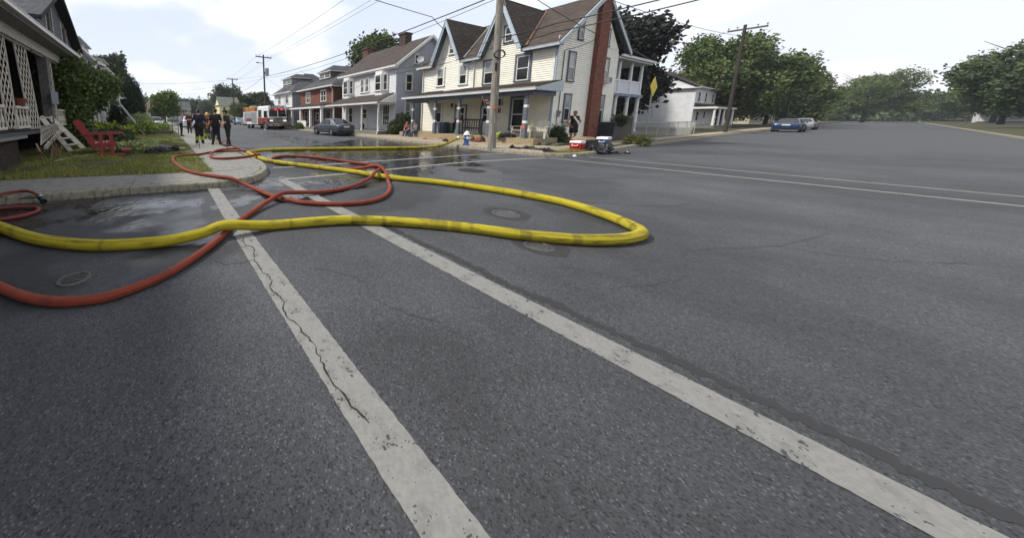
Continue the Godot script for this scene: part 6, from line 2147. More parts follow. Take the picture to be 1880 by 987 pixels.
func make_poles() -> void:
	var right := V(1, 0, 0)
	var p1 := utility_pole("weathered near utility pole at the right kerb before the cream house", V(13.22, 8.52, 0.1), V(13.16, 8.72, 10.5), 0.175, 0.12, [[0.96, 1.2, Vector3(1, 0, 0)]])
	var blk := M("box_black", Color(0.05, 0.05, 0.055), 0.5)
	var m := MB.new()
	m.hexa([Vector3(0.16, 1.95, -0.06), Vector3(0.36, 1.95, -0.06), Vector3(0.36, 1.95, 0.14), Vector3(0.16, 1.95, 0.14), Vector3(0.16, 2.23, -0.06), Vector3(0.36, 2.23, -0.06), Vector3(0.36, 2.23, 0.14), Vector3(0.16, 2.23, 0.14)])
	obj("black_box", m, blk, p1)
	m = MB.new()
	m.hexa([Vector3(0.15, 1.62, -0.06), Vector3(0.30, 1.62, -0.06), Vector3(0.30, 1.62, 0.1), Vector3(0.15, 1.62, 0.1), Vector3(0.15, 1.86, -0.06), Vector3(0.30, 1.86, -0.06), Vector3(0.30, 1.86, 0.1), Vector3(0.15, 1.86, 0.1)])
	obj("black_box", m, blk, p1)
	m = MB.new()
	m.tube([Vector3(-0.01, 1.80, 0.02), Vector3(-0.012, 1.85, 0.02)], [0.172, 0.172], 16, false)
	obj("orange_band", m, M("orange_paper", Color(0.78, 0.32, 0.14), 0.8), p1)
	m = MB.new()
	for k in 28: # coil of spare cable
		var a := TAU * k / 14.0
		var a2 := TAU * (k + 1) / 14.0
		m.tube([Vector3(-0.17 + cos(a) * 0.11, 4.1 + sin(a) * 0.17, 0.10 + k * 0.002 + cos(a) * 0.17), Vector3(-0.17 + cos(a2) * 0.11, 4.1 + sin(a2) * 0.17, 0.10 + k * 0.002 + cos(a2) * 0.17)], [0.024, 0.024], 5)
	obj("cable_coil", m, blk, p1)
	m = MB.new()
	m.tube([Vector3(-0.17, 3.45, 0.02), Vector3(-0.18, 3.75, 0.02)], [0.055, 0.055], 8)
	obj("splice_case", m, blk, p1)
	m = MB.new()
	m.bar(Vector3(0, 6.1, 0.1), Vector3(-0.5, 6.75, 0.1), 0.05, 0.05)
	obj("brace", m, M("galvanised", Color(0.62, 0.62, 0.60), 0.45, 0.4), p1)
	utility_pole("dark utility pole with crossarm and transformer standing behind the rescue truck", V(14.5, 46.0, 0), V(14.42, 46.2, 10.8), 0.15, 0.11, [[0.965, 1.25, Vector3(1, 0, -0.1)]], 0.72)
	utility_pole("thin dark utility pole with crossarm left of the truck", V(14.1, 66.0, 0), V(13.95, 66.3, 9.6), 0.14, 0.1, [[0.975, 1.15, Vector3(1, 0, -0.1)]])
	utility_pole("farthest short-looking utility pole above the officers' heads", V(14.6, 98.0, 0), V(14.4, 98.0, 8.7), 0.14, 0.1, [[0.97, 1.15, Vector3(1, 0, 0)]])
	utility_pole("dark utility pole on the side street before the grey clapboard house", V(47.0, 7.3, 0), V(47.1, 7.3, 9.8), 0.14, 0.1, [[0.96, 1.1, Vector3(0, 0, 1)]])
	utility_pole("farther utility pole on the side street among the street trees", V(84.0, 7.6, 0), V(84.0, 7.6, 9.6), 0.14, 0.1, [[0.96, 1.1, Vector3(0, 0, 1)]])
	wire("wire strung along the side street from the near pole to the far poles", [V(13.2, 8.6, 8.2), V(47.1, 7.3, 8.8), V(84.0, 7.6, 8.6), V(130.0, 8.2, 8.4)], 0.5, 0.016)
	var A := V(13.16, 8.72, 7.05)
	wire("thick cable strung from the near pole to the pole behind the truck", [V(13.2, 8.6, 6.75), V(14.3, 46, 7.6)], 0.45, 0.028)
	wire("second cable just under the thick one from the near pole to the truck's pole", [V(13.2, 8.6, 6.6), V(14.3, 46, 7.45)], 0.75, 0.014)
	for e in [[-1.2, 10.15, "leftmost of the three thin power wires climbing to the top of the picture"], [0.6, 10.15, "middle of the three thin power wires climbing to the top of the picture"], [1.2, 10.15, "rightmost of the three thin power wires climbing to the top of the picture"]]:
		wire(e[2], [V(13.2 + e[0], 8.7, e[1]), V(14.45 + e[0], 46, 10.45), V(14.0 + e[0] * 0.9, 66.2, 9.5), V(14.4 + e[0] * 0.9, 98, 8.6)], 0.35, 0.012, "", M("wire_thin", Color(0.16, 0.16, 0.17), 0.6))
	wire("black service drop running from the sky to the left gable of the cream house", [V(5.2, 15.6, 8.9), V(16.6, 15.6, 8.18), V(17.95, 15.65, 7.55)], 0.05, 0.022)
	wire("upper of two black cables crossing the chimney on the right", [V(13.2, 8.65, 4.92), V(14.0, 6.8, 5.17), V(14.4, 2.0, 5.3), V(14.6, -12, 6.2)], 0.04, 0.022)
	wire("lower of two black cables crossing the chimney on the right", [V(13.2, 8.65, 4.58), V(14.0, 6.8, 4.86), V(14.4, 2.0, 5.05), V(14.6, -12, 5.9)], 0.06, 0.02)
	wire("cable from the near pole across the front of the two gables", [V(13.2, 8.7, 4.95), V(17.6, 19.5, 5.5), V(16.6, 30, 5.4)], 0.25, 0.014)
	wire("lower cable from the near pole across the cream facade", [V(13.2, 8.75, 4.55), V(17.2, 20.0, 5.1)], 0.2, 0.014)
	wire("service drop from the chimney side to the near pole top", [V(13.2, 8.6, 7.4), V(21.4, 8.1, 5.9), V(19.3, 8.72, 5.1)], 0.12, 0.016)
	var g := "wires crossing the far street to the left houses"
	wire("highest of the wires crossing the far street to the left houses", [V(14.3, 46, 7.7), V(-6.0, 62, 7.2)], 0.55, 0.014)
	wire("second wire down crossing the far street to the left houses", [V(14.3, 46, 7.3), V(-5.0, 74, 6.6)], 0.7, 0.013)
	wire("third wire down crossing the far street, ending at the far left row", [V(14.1, 66, 7.3), V(-5.0, 80, 6.4)], 0.5, 0.013)
	wire("lowest wire crossing the far street below the tree tops", [V(14.1, 66, 6.6), V(-4.0, 96, 6.2)], 0.6, 0.013)
	wire("thick cable between the truck's pole and the thin pole", [V(14.3, 46, 7.6), V(14.0, 66, 6.4), V(14.4, 98, 6.0)], 0.5, 0.022)
	wire("pair of drops from the truck's pole to the white-fronted house", [V(14.4, 46, 7.6), V(16.9, 43.0, 5.4)], 0.1, 0.012)
	wire("drop from the cable splice to the brick house's dormer", [V(13.9, 31.5, 6.55), V(17.2, 30.4, 5.0)], 0.1, 0.012)

# ---------------------------------------------------------------- vehicles (local axes: +x to the car's right, +z forward)
func LF(root: Node3D) -> Fr:
	return Fr.new(Vector3.ZERO, Vector3(0, 0, 1), Vector3(1, 0, 0))

func wheel(par: Node, c: Vector3, r: float, w: float, tyre: Material, rim: Material) -> void:
	var m := MB.new()
	m.lathe(c - Vector3(w / 2, 0, 0), Vector3(1, 0, 0), [Vector2(r * 0.62, 0), Vector2(r * 0.93, 0), Vector2(r, w * 0.14), Vector2(r, w * 0.86), Vector2(r * 0.93, w), Vector2(r * 0.62, w)], 22)
	var o := obj("wheel", m, tyre, par)
	m = MB.new()
	for s in [signf(c.x)]:
		var f := c + Vector3(s * (w / 2 - 0.02), 0, 0)
		m.lathe(f, Vector3(s, 0, 0), [Vector2(0, 0.015), Vector2(r * 0.16, 0.015), Vector2(r * 0.18, -0.02), Vector2(r * 0.55, -0.03), Vector2(r * 0.6, 0.01), Vector2(r * 0.64, 0.0)], 22)
		for k in 7:
			var a := TAU * k / 7
			var d := Vector3(0, cos(a), sin(a))
			m.bar(f + d * r * 0.12, f + d * r * 0.6, r * 0.14, 0.03, Vector3(1, 0, 0))
	obj("rim", m, rim, o)

func loft(m: MB, st: Array) -> void: # stations along z: [z, [[x, y], ...]] open half sections mirrored to a closed ring
	for i in st.size() - 1:
		var a: Array = st[i][1]
		var b: Array = st[i + 1][1]
		var za: float = st[i][0]
		var zb: float = st[i + 1][0]
		for k in a.size() - 1:
			for s in [1.0, -1.0]:
				var p0 := Vector3(a[k][0] * s, a[k][1], za)
				var p1 := Vector3(a[k + 1][0] * s, a[k + 1][1], za)
				var p2 := Vector3(b[k + 1][0] * s, b[k + 1][1], zb)
				var p3 := Vector3(b[k][0] * s, b[k][1], zb)
				var mid := (p0 + p1 + p2 + p3) / 4.0
				m.quad(p0, p1, p2, p3, mid - Vector3(0, 0.62, mid.z))
	for e in [0, st.size() - 1]:
		var q: Array = st[e][1]
		var z: float = st[e][0]
		var d := Vector3(0, 0, -1 if e == 0 else 1)
		for k in q.size() - 1:
			m.quad(Vector3(q[k][0], q[k][1], z), Vector3(q[k + 1][0], q[k + 1][1], z), Vector3(-q[k + 1][0], q[k + 1][1], z), Vector3(-q[k][0], q[k][1], z), d)

func car(label: String, at: Vector3, yaw: float, paint: Material, suv := false, group := "") -> Node3D:
	var c := thing("parked_car", label, "car", group, at)
	c.rotation.y = yaw
	var glass := M("car_glass", Color(0.03, 0.035, 0.038), 0.08)
	var trim := M("car_trim", Color(0.05, 0.05, 0.055), 0.5)
	var red := M("tail_red", Color(0.55, 0.05, 0.05), 0.2)
	var clear := M("lamp_clear", Color(0.75, 0.76, 0.77), 0.1)
	var tyre := M("tyre", Color(0.035, 0.035, 0.037), 0.85)
	var rim := M("rim_alloy", Color(0.62, 0.63, 0.64), 0.3, 0.7)
	var up := 0.22 if suv else 0.0
	var sec := func(w: float, y0: float, yb: float, yt: float) -> Array: # sill to shoulder to centre
		return [[0.0, y0], [w * 0.90, y0], [w * 0.98, y0 + 0.10], [w, lerpf(y0, yb, 0.55)], [w * 0.97, yb - 0.05], [w * 0.91, yb], [w * 0.55, yt], [0.0, yt + 0.01]]
	var b := MB.new()
	loft(b, [[-2.40, sec.call(0.70, 0.42, 0.72, 0.74)], [-2.33, sec.call(0.82, 0.30, 0.86 + up, 0.93 + up)], [-2.1, sec.call(0.89, 0.26, 0.93 + up, 1.0 + up)], [-1.5, sec.call(0.91, 0.24, 0.95 + up, 1.02 + up)], [-0.6, sec.call(0.915, 0.24, 0.95 + up, 0.98 + up)], [0.6, sec.call(0.915, 0.24, 0.93 + up, 0.97 + up)], [1.1, sec.call(0.91, 0.24, 0.89 + up, 0.95 + up)], [1.9, sec.call(0.86, 0.25, 0.78 + up * 0.7, 0.83 + up * 0.7)], [2.25, sec.call(0.76, 0.28, 0.66 + up * 0.7, 0.70 + up * 0.7)], [2.38, sec.call(0.62, 0.36, 0.58, 0.60)]])
	obj("body", b, paint, c)
	var r := MB.new()
	var cab := func(w: float, yb: float, wt: float, yt: float) -> Array:
		return [[0.0, yb], [w, yb], [lerpf(w, wt, 0.5), lerpf(yb, yt, 0.55)], [wt, yt - 0.05], [wt * 0.8, yt], [0.0, yt + 0.02]]
	if suv:
		loft(r, [[-2.1, cab.call(0.80, 1.1, 0.62, 1.12)], [-1.9, cab.call(0.82, 1.14, 0.64, 1.62)], [-0.6, cab.call(0.84, 1.14, 0.66, 1.70)], [0.3, cab.call(0.84, 1.14, 0.64, 1.66)], [1.15, cab.call(0.80, 1.12, 0.66, 1.13)]])
	else:
		loft(r, [[-1.85, cab.call(0.76, 0.96, 0.6, 0.97)], [-1.05, cab.call(0.80, 0.95, 0.58, 1.36)], [-0.3, cab.call(0.82, 0.95, 0.60, 1.44)], [0.25, cab.call(0.82, 0.94, 0.60, 1.42)], [1.2, cab.call(0.78, 0.92, 0.62, 0.93)]])
	obj("roof_and_pillars", r, paint, c)
	# glass: side windows and windscreens, just proud of the cabin
	var g := MB.new()
	var yt0 := 1.36 + (0.24 if suv else 0.0)
	var yb0 := 0.99 + (0.18 if suv else 0.0)
	for s in [-1.0, 1.0]:
		var zr := -1.9 if suv else -1.2
		for e in [[-0.02, 0.80, 0.12], [-0.95 if not suv else -0.9, -0.10, -0.12]]:
			var xb: float = 0.835
			var xt: float = 0.665
			g = MB.new()
			var z0: float = e[0]
			var z1: float = e[1]
			var zt0: float = maxf(z0 + (0.22 if e[2] < 0 else 0.0), -1.0)
			var zt1: float = z1 - (0.50 if e[2] > 0 else 0.0)
			g.prism([Vector3(xb * s, yb0, z0), Vector3(xb * s, yb0, z1), Vector3(xt * s, yt0, zt1), Vector3(xt * s, yt0, zt0)], Vector3(0.015 * s, 0.004, 0))
			obj("window", g, glass, c)
	g = MB.new()
	if suv:
		g.prism([Vector3(-0.66, 1.2, -2.06), Vector3(0.66, 1.2, -2.06), Vector3(0.56, 1.56, -1.94), Vector3(-0.56, 1.56, -1.94)], Vector3(0, 0.01, -0.02))
	else:
		g.prism([Vector3(-0.66, 1.015, -1.76), Vector3(0.66, 1.015, -1.76), Vector3(0.52, 1.345, -1.10), Vector3(-0.52, 1.345, -1.10)], Vector3(0, 0.025, -0.02))
	obj("rear_window", g, glass, c)
	g = MB.new()
	g.prism([Vector3(-0.68, 0.97 + up * 0.9, 1.12), Vector3(0.68, 0.97 + up * 0.9, 1.12), Vector3(0.54, 1.38 + up, 0.33), Vector3(-0.54, 1.38 + up, 0.33)], Vector3(0, 0.025, 0.02))
	obj("windscreen", g, glass, c)
	for s in [-1.0, 1.0]:
		g = MB.new()
		g.hexa([Vector3(0.46 * s, 0.68, -2.36), Vector3(0.84 * s, 0.68, -2.24), Vector3(0.87 * s, 0.70, -2.0), Vector3(0.5 * s, 0.7, -2.1), Vector3(0.46 * s, 0.84, -2.345), Vector3(0.815 * s, 0.86, -2.26), Vector3(0.86 * s, 0.86, -2.02), Vector3(0.5 * s, 0.84, -2.1)])
		obj("tail_light", g, red, c)
		g = MB.new()
		g.hexa([Vector3(0.40 * s, 0.55, 2.33), Vector3(0.74 * s, 0.55, 2.26), Vector3(0.78 * s, 0.57, 2.0), Vector3(0.45 * s, 0.57, 2.1), Vector3(0.42 * s, 0.66, 2.27), Vector3(0.74 * s, 0.66, 2.22), Vector3(0.78 * s, 0.70, 2.0), Vector3(0.45 * s, 0.68, 2.1)])
		obj("headlight", g, clear, c)
		g = MB.new()
		g.ball(Vector3(0.95 * s, 1.0 + up, 0.75), Vector3(0.09, 0.07, 0.06), 6, 8)
		obj("mirror", g, paint, c)
		for z in [-1.38, 1.36]:
			g = MB.new() # dark wheel arch
			g.lathe(Vector3(0.60 * s, 0.33, z), Vector3(s, 0, 0), [Vector2(0, 0.20), Vector2(0.39, 0.20), Vector2(0.39, 0.325), Vector2(0.36, 0.325), Vector2(0.36, 0.25), Vector2(0, 0.25)], 20)
			obj("wheel_arch", g, trim, c)
			wheel(c, Vector3(0.80 * s, 0.325, z), 0.325, 0.22, tyre, rim)
	g = MB.new()
	g.hexa([Vector3(-0.26, 0.70, -2.41), Vector3(0.26, 0.70, -2.41), Vector3(0.26, 0.70, -2.3), Vector3(-0.26, 0.70, -2.3), Vector3(-0.26, 0.83, -2.40), Vector3(0.26, 0.83, -2.40), Vector3(0.26, 0.83, -2.3), Vector3(-0.26, 0.83, -2.3)])
	obj("number_plate", g, M("plate_white", Color(0.75, 0.76, 0.74), 0.5), c)
	g = MB.new()
	g.hexa([Vector3(-0.8, 0.22, -2.42), Vector3(0.8, 0.22, -2.42), Vector3(0.8, 0.22, -2.2), Vector3(-0.8, 0.22, -2.2), Vector3(-0.8, 0.32, -2.40), Vector3(0.8, 0.32, -2.40), Vector3(0.8, 0.32, -2.2), Vector3(-0.8, 0.32, -2.2)])
	obj("bumper_trim", g, trim, c)
	return c

func text3(par: Node, called: String, s: String, size: float, at: Vector3, basis: Basis, mat: Material, depth := 0.02) -> void:
	var tm := TextMesh.new()
	tm.text = s
	tm.font_size = 64
	tm.pixel_size = size / 64.0
	tm.depth = depth
	var f := SystemFont.new()
	f.font_names = PackedStringArray(["Droid Sans"])
	f.font_weight = 700
	tm.font = f
	var o := obj(called, tm, mat, par)
	o.transform = Transform3D(basis, at)

func make_truck() -> void:
	# local: +z towards the truck's front, +x to its left-hand side as the viewer sees the near flank at -x
	var t := thing("rescue_truck", "white and red fire rescue truck facing us at the right side of the street", "fire truck", "", V(13.2, 38.4, 0))
	t.rotation.y = deg_to_rad(4.5)
	var white := M("truck_white", Color(0.84, 0.845, 0.85), 0.3)
	white.clearcoat_enabled = true
	var red := M("truck_red", Color(0.44, 0.055, 0.055), 0.3)
	red.clearcoat_enabled = true
	var silver := M("roller_door", Color(0.56, 0.575, 0.59), 0.4, 0.35)
	var chrome := M("chrome", Color(0.70, 0.71, 0.73), 0.18, 0.9)
	var glass := M("car_glass", Color(0.03, 0.035, 0.038), 0.08)
	var trim := M("car_trim", Color(0.05, 0.05, 0.055), 0.5)
	var tyre := M("tyre", Color(0.035, 0.035, 0.037), 0.85)
	var rim := M("rim_alloy", Color(0.62, 0.63, 0.64), 0.3, 0.7)
	var gold := M("gold_letters", Color(0.80, 0.58, 0.22), 0.5)
	var H := 1.24
	var box := func(m: MB, x0: float, x1: float, y0: float, y1: float, z0: float, z1: float) -> void:
		m.hexa([Vector3(x0, y0, z0), Vector3(x1, y0, z0), Vector3(x1, y0, z1), Vector3(x0, y0, z1), Vector3(x0, y1, z0), Vector3(x1, y1, z0), Vector3(x1, y1, z1), Vector3(x0, y1, z1)])
	var m := MB.new()
	box.call(m, -1.0, 1.0, 0.45, 0.75, -8.4, 0.6)
	obj("chassis", m, trim, t)
	# rescue body
	m = MB.new()
	box.call(m, -H, H, 0.62, 2.40, -8.6, -2.75)
	box.call(m, -H + 0.02, H - 0.02, 2.40, 2.98, -8.6, -2.75)
	obj("body", m, white, t)
	m = MB.new()
	box.call(m, -H - 0.015, H + 0.015, 2.36, 2.92, -8.55, -2.8)
	obj("red_stripe", m, red, t)
	m = MB.new()
	box.call(m, -H - 0.02, H + 0.02, 2.92, 2.97, -8.6, -2.75)
	obj("gold_edge", m, gold, t)
	var door_z := [-8.3, -7.2, -6.1, -5.05, -3.95, -2.95]
	for s in [-1.0, 1.0]:
		for k in 5:
			m = MB.new()
			var lowy := 0.72 if k in [0, 3, 4] else 1.42
			for j in 16:
				var y0 := lerpf(lowy, 2.28, j / 16.0)
				var y1 := lerpf(lowy, 2.28, (j + 1) / 16.0) - 0.012
				m.hexa([Vector3(s * H, y0, door_z[k] + 0.04), Vector3(s * (H + 0.03), y0, door_z[k] + 0.04), Vector3(s * (H + 0.03), y0, door_z[k + 1] - 0.04), Vector3(s * H, y0, door_z[k + 1] - 0.04), Vector3(s * H, y1, door_z[k] + 0.04), Vector3(s * (H + 0.018), y1, door_z[k] + 0.04), Vector3(s * (H + 0.018), y1, door_z[k + 1] - 0.04), Vector3(s * H, y1, door_z[k + 1] - 0.04)])
			obj("roller_door", m, silver, t)
		var b := Basis(Vector3(0, 0, -s), Vector3.UP, Vector3(s, 0, 0)) if s > 0 else Basis(Vector3(0, 0, 1), Vector3.UP, Vector3(-1, 0, 0))
		text3(t, "lettering", "FIRE  RESCUE", 0.62, Vector3(s * (H + 0.03), 2.64, -5.6), b, gold)
	# cab
	m = MB.new()
	m.hexa([Vector3(-H, 1.28, -2.6), Vector3(H, 1.28, -2.6), Vector3(H, 1.28, 1.15), Vector3(-H, 1.28, 1.15), Vector3(-H, 2.86, -2.6), Vector3(H, 2.86, -2.6), Vector3(H * 0.98, 2.86, 0.98), Vector3(-H * 0.98, 2.86, 0.98)])
	m.hexa([Vector3(-H * 0.98, 2.86, -2.6), Vector3(H * 0.98, 2.86, -2.6), Vector3(H * 0.98, 2.86, 0.98), Vector3(-H * 0.98, 2.86, 0.98), Vector3(-H * 0.9, 2.98, -2.55), Vector3(H * 0.9, 2.98, -2.55), Vector3(H * 0.9, 2.98, 0.8), Vector3(-H * 0.9, 2.98, 0.8)])
	obj("cab", m, white, t)
	m = MB.new()
	box.call(m, -H - 0.01, H + 0.01, 0.72, 1.50, -2.6, -0.62)
	box.call(m, -H - 0.01, H + 0.01, 1.0, 1.50, -0.62, 1.19)
	box.call(m, -H - 0.01, H + 0.01, 0.66, 1.36, 0.55, 1.19)
	obj("cab_lower", m, red, t)
	m = MB.new()
	box.call(m, -H - 0.03, H + 0.03, 1.49, 1.53, -2.6, 1.2)
	obj("gold_band", m, gold, t)
	for s in [-1.0, 1.0]:
		for e in [[-2.35, -1.75], [-1.62, -1.25]]:
			m = MB.new()
			m.hexa([Vector3(s * H, 1.55, e[0]), Vector3(s * (H + 0.02), 1.55, e[0]), Vector3(s * (H + 0.02), 1.55, e[1]), Vector3(s * H, 1.55, e[1]), Vector3(s * H, 2.5, e[0]), Vector3(s * (H + 0.02), 2.5, e[0]), Vector3(s * (H + 0.02), 2.5, e[1]), Vector3(s * H, 2.5, e[1])])
			obj("window", m, glass, t)
		m = MB.new()
		m.hexa([Vector3(s * H, 1.55, -0.4), Vector3(s * (H + 0.02), 1.55, -0.4), Vector3(s * (H + 0.02), 1.55, 0.85), Vector3(s * H, 1.55, 0.85), Vector3(s * H, 2.35, -0.4), Vector3(s * (H + 0.02), 2.35, -0.4), Vector3(s * (H + 0.01), 2.35, 0.72), Vector3(s * (H - 0.02), 2.35, 0.72)])
		obj("window", m, glass, t)
		# windscreen halves
		m = MB.new()
		m.prism([Vector3(s * 0.05, 1.62, 1.10), Vector3(s * 1.14, 1.62, 1.08), Vector3(s * 1.10, 2.40, 0.99), Vector3(s * 0.05, 2.40, 1.02)], Vector3(0, 0.02, 0.08))
		obj("windscreen", m, glass, t)
		# headlights, mirrors
		m = MB.new()
		box.call(m, s * 0.72, s * 1.16, 0.98, 1.30, 1.15, 1.24)
		var hl := obj("headlight_bezel", m, chrome, t)
		for k in 2:
			m = MB.new()
			m.lathe(Vector3(s * (0.82 + k * 0.22), 1.14, 1.24), Vector3(0, 0, 1), [Vector2(0.095, 0), Vector2(0.09, 0.02), Vector2(0, 0.03)], 12)
			obj("headlight", m, LAMP(), hl)
		m = MB.new()
		m.bar(Vector3(s * 1.2, 2.3, 1.0), Vector3(s * 1.52, 2.25, 1.25), 0.04, 0.04)
		box.call(m, s * 1.44, s * 1.60, 1.75, 2.25, 1.22, 1.28)
		obj("mirror", m, chrome, t)
		m = MB.new()
		m.lathe(Vector3(s * (H - 0.25), 0.55, -0.05), Vector3(s, 0, 0), [Vector2(0, 0.15), Vector2(0.66, 0.15), Vector2(0.66, 0.27), Vector2(0.60, 0.28), Vector2(0.60, 0.17), Vector2(0, 0.17)], 22)
		obj("wheel_arch", m, chrome, t)
		wheel(t, Vector3(s * 1.04, 0.53, -0.05), 0.53, 0.34, tyre, rim)
		wheel(t, Vector3(s * 1.04, 0.53, -5.5), 0.53, 0.36, tyre, rim)
		wheel(t, Vector3(s * 1.04, 0.53, -6.85), 0.53, 0.36, tyre, rim)
		m = MB.new()
		box.call(m, minf(s * H, s * (H + 0.012)), maxf(s * H, s * (H + 0.012)), 0.95, 1.40, -7.25, -5.05)
		obj("wheel_panel", m, red, t)
	# windscreen surround, grille, bumper
	m = MB.new()
	box.call(m, -H, H, 1.40, 1.60, 1.0, 1.2)
	box.call(m, -0.045, 0.045, 1.6, 2.42, 1.05, 1.16)
	obj("windscreen_frame", m, white, t)
	m = MB.new()
	box.call(m, -0.62, 0.62, 0.86, 1.52, 1.15, 1.22)
	obj("grille_back", m, trim, t)
	for k in 7:
		m = MB.new()
		box.call(m, -0.60, 0.60, 0.90 + k * 0.088, 0.935 + k * 0.088, 1.22, 1.25)
		obj("grille_bar", m, chrome, t)
	for x in [-0.62, 0.62]:
		m = MB.new()
		box.call(m, x - 0.04, x + 0.04, 0.82, 1.54, 1.18, 1.27)
		obj("grille_post", m, chrome, t)
	m = MB.new()
	m.hexa([Vector3(-1.26, 0.48, 1.0), Vector3(1.26, 0.48, 1.0), Vector3(1.1, 0.48, 1.78), Vector3(-1.1, 0.48, 1.78), Vector3(-1.26, 0.80, 1.0), Vector3(1.26, 0.80, 1.0), Vector3(1.1, 0.80, 1.78), Vector3(-1.1, 0.80, 1.78)])
	obj("bumper", m, chrome, t)
	m = MB.new()
	for k in 5:
		box.call(m, -0.95 + k * 0.42, -0.72 + k * 0.42, 0.56, 0.72, 1.77, 1.80)
	obj("bumper_chevrons", m, red, t)
	# sign board over the windscreen, with red warning lights
	m = MB.new()
	box.call(m, -1.22, 1.22, 2.62, 3.02, 1.0, 1.06)
	obj("sign_board", m, white, t)
	text3(t, "lettering", "RESCUE", 0.52, Vector3(0, 2.82, 1.08), Basis(), M("sign_blue", Color(0.10, 0.13, 0.32), 0.5))
	m = MB.new()
	box.call(m, -1.0, 1.0, 2.44, 2.60, 1.0, 1.16)
	obj("light_bar", m, M("light_bar_red", Color(0.55, 0.10, 0.09), 0.2), t)
	for x in [-0.28, 0.55]:
		m = MB.new()
		m.ball(Vector3(x, 2.52, 1.16), Vector3(0.16, 0.08, 0.05), 6, 10)
		obj("warning_lamp", m, WARN(), t)
		var om := OmniLight3D.new()
		om.light_color = Color(1, 0.35, 0.3)
		om.light_energy = 0.03
		om.omni_range = 12
		om.omni_attenuation = 2.0
		om.light_size = 0.1
		om.shadow_enabled = true
		om.position = Vector3(x, 2.52, 1.32)
		om.name = numbered("warning_light", t)
		t.add_child(om, true)
	m = MB.new()
	box.call(m, -0.5, 0.5, 2.98, 3.2, -7.9, -7.2)
	box.call(m, -1.1, -0.4, 2.98, 3.16, -6.0, -5.2)
	obj("roof_locker", m, M("roller_door", Color(0.56, 0.575, 0.59), 0.4, 0.35), t)

func LAMP() -> StandardMaterial3D:
	var m := M("headlight_lit", Color(0.9, 0.9, 0.88), 0.1)
	m.emission_enabled = true
	m.emission = Color(1.0, 0.97, 0.9)
	m.emission_energy_multiplier = 0.8
	return m

func WARN() -> StandardMaterial3D:
	var m := M("warning_lit", Color(0.9, 0.3, 0.25), 0.2)
	m.emission_enabled = true
	m.emission = Color(1.0, 0.35, 0.3)
	m.emission_energy_multiplier = 0.7
	return m

func make_vehicles() -> void:
	make_truck()
	var blue := M("car_blue_grey", Color(0.175, 0.215, 0.255), 0.28, 0.45)
	blue.clearcoat_enabled = true
	car("blue-grey sedan parked at the right kerb before the grey house, tail towards us", V(13.45, 23.6, 0.0), PI, blue)
	var w := M("car_white", Color(0.80, 0.81, 0.82), 0.3)
	w.clearcoat_enabled = true
	car("white vehicle parked on the left behind the officers", V(3.9, 50.0, 0.0), PI, w, true)
	var sil := M("car_silver", Color(0.55, 0.56, 0.58), 0.3, 0.4)
	var db := M("car_dark_blue", Color(0.10, 0.17, 0.30), 0.3, 0.2)
	var bk := M("car_black", Color(0.06, 0.06, 0.065), 0.25)
	car("pale blue car parked far up the right kerb, left of the truck", V(16.6, 74.0, 0.0), PI, M("car_pale_blue", Color(0.55, 0.65, 0.74), 0.3))
	car("silver vehicle parked between the pale blue car and the truck", V(15.9, 64.0, 0.0), PI, sil, true)
	car("dark blue car parked farthest up the right kerb", V(17.0, 84.0, 0.0), PI, db)
	car("dark car parked on the side street before the street trees", V(60.0, 5.1, 0.0), PI * 0.5, db)
	car("silver car parked farther along the side street", V(73.0, 5.2, 0.0), PI * 0.5, sil)
	car("white car parked on the left beyond the flower bush", V(-0.4, 44.0, 0.15), 0.0, w)

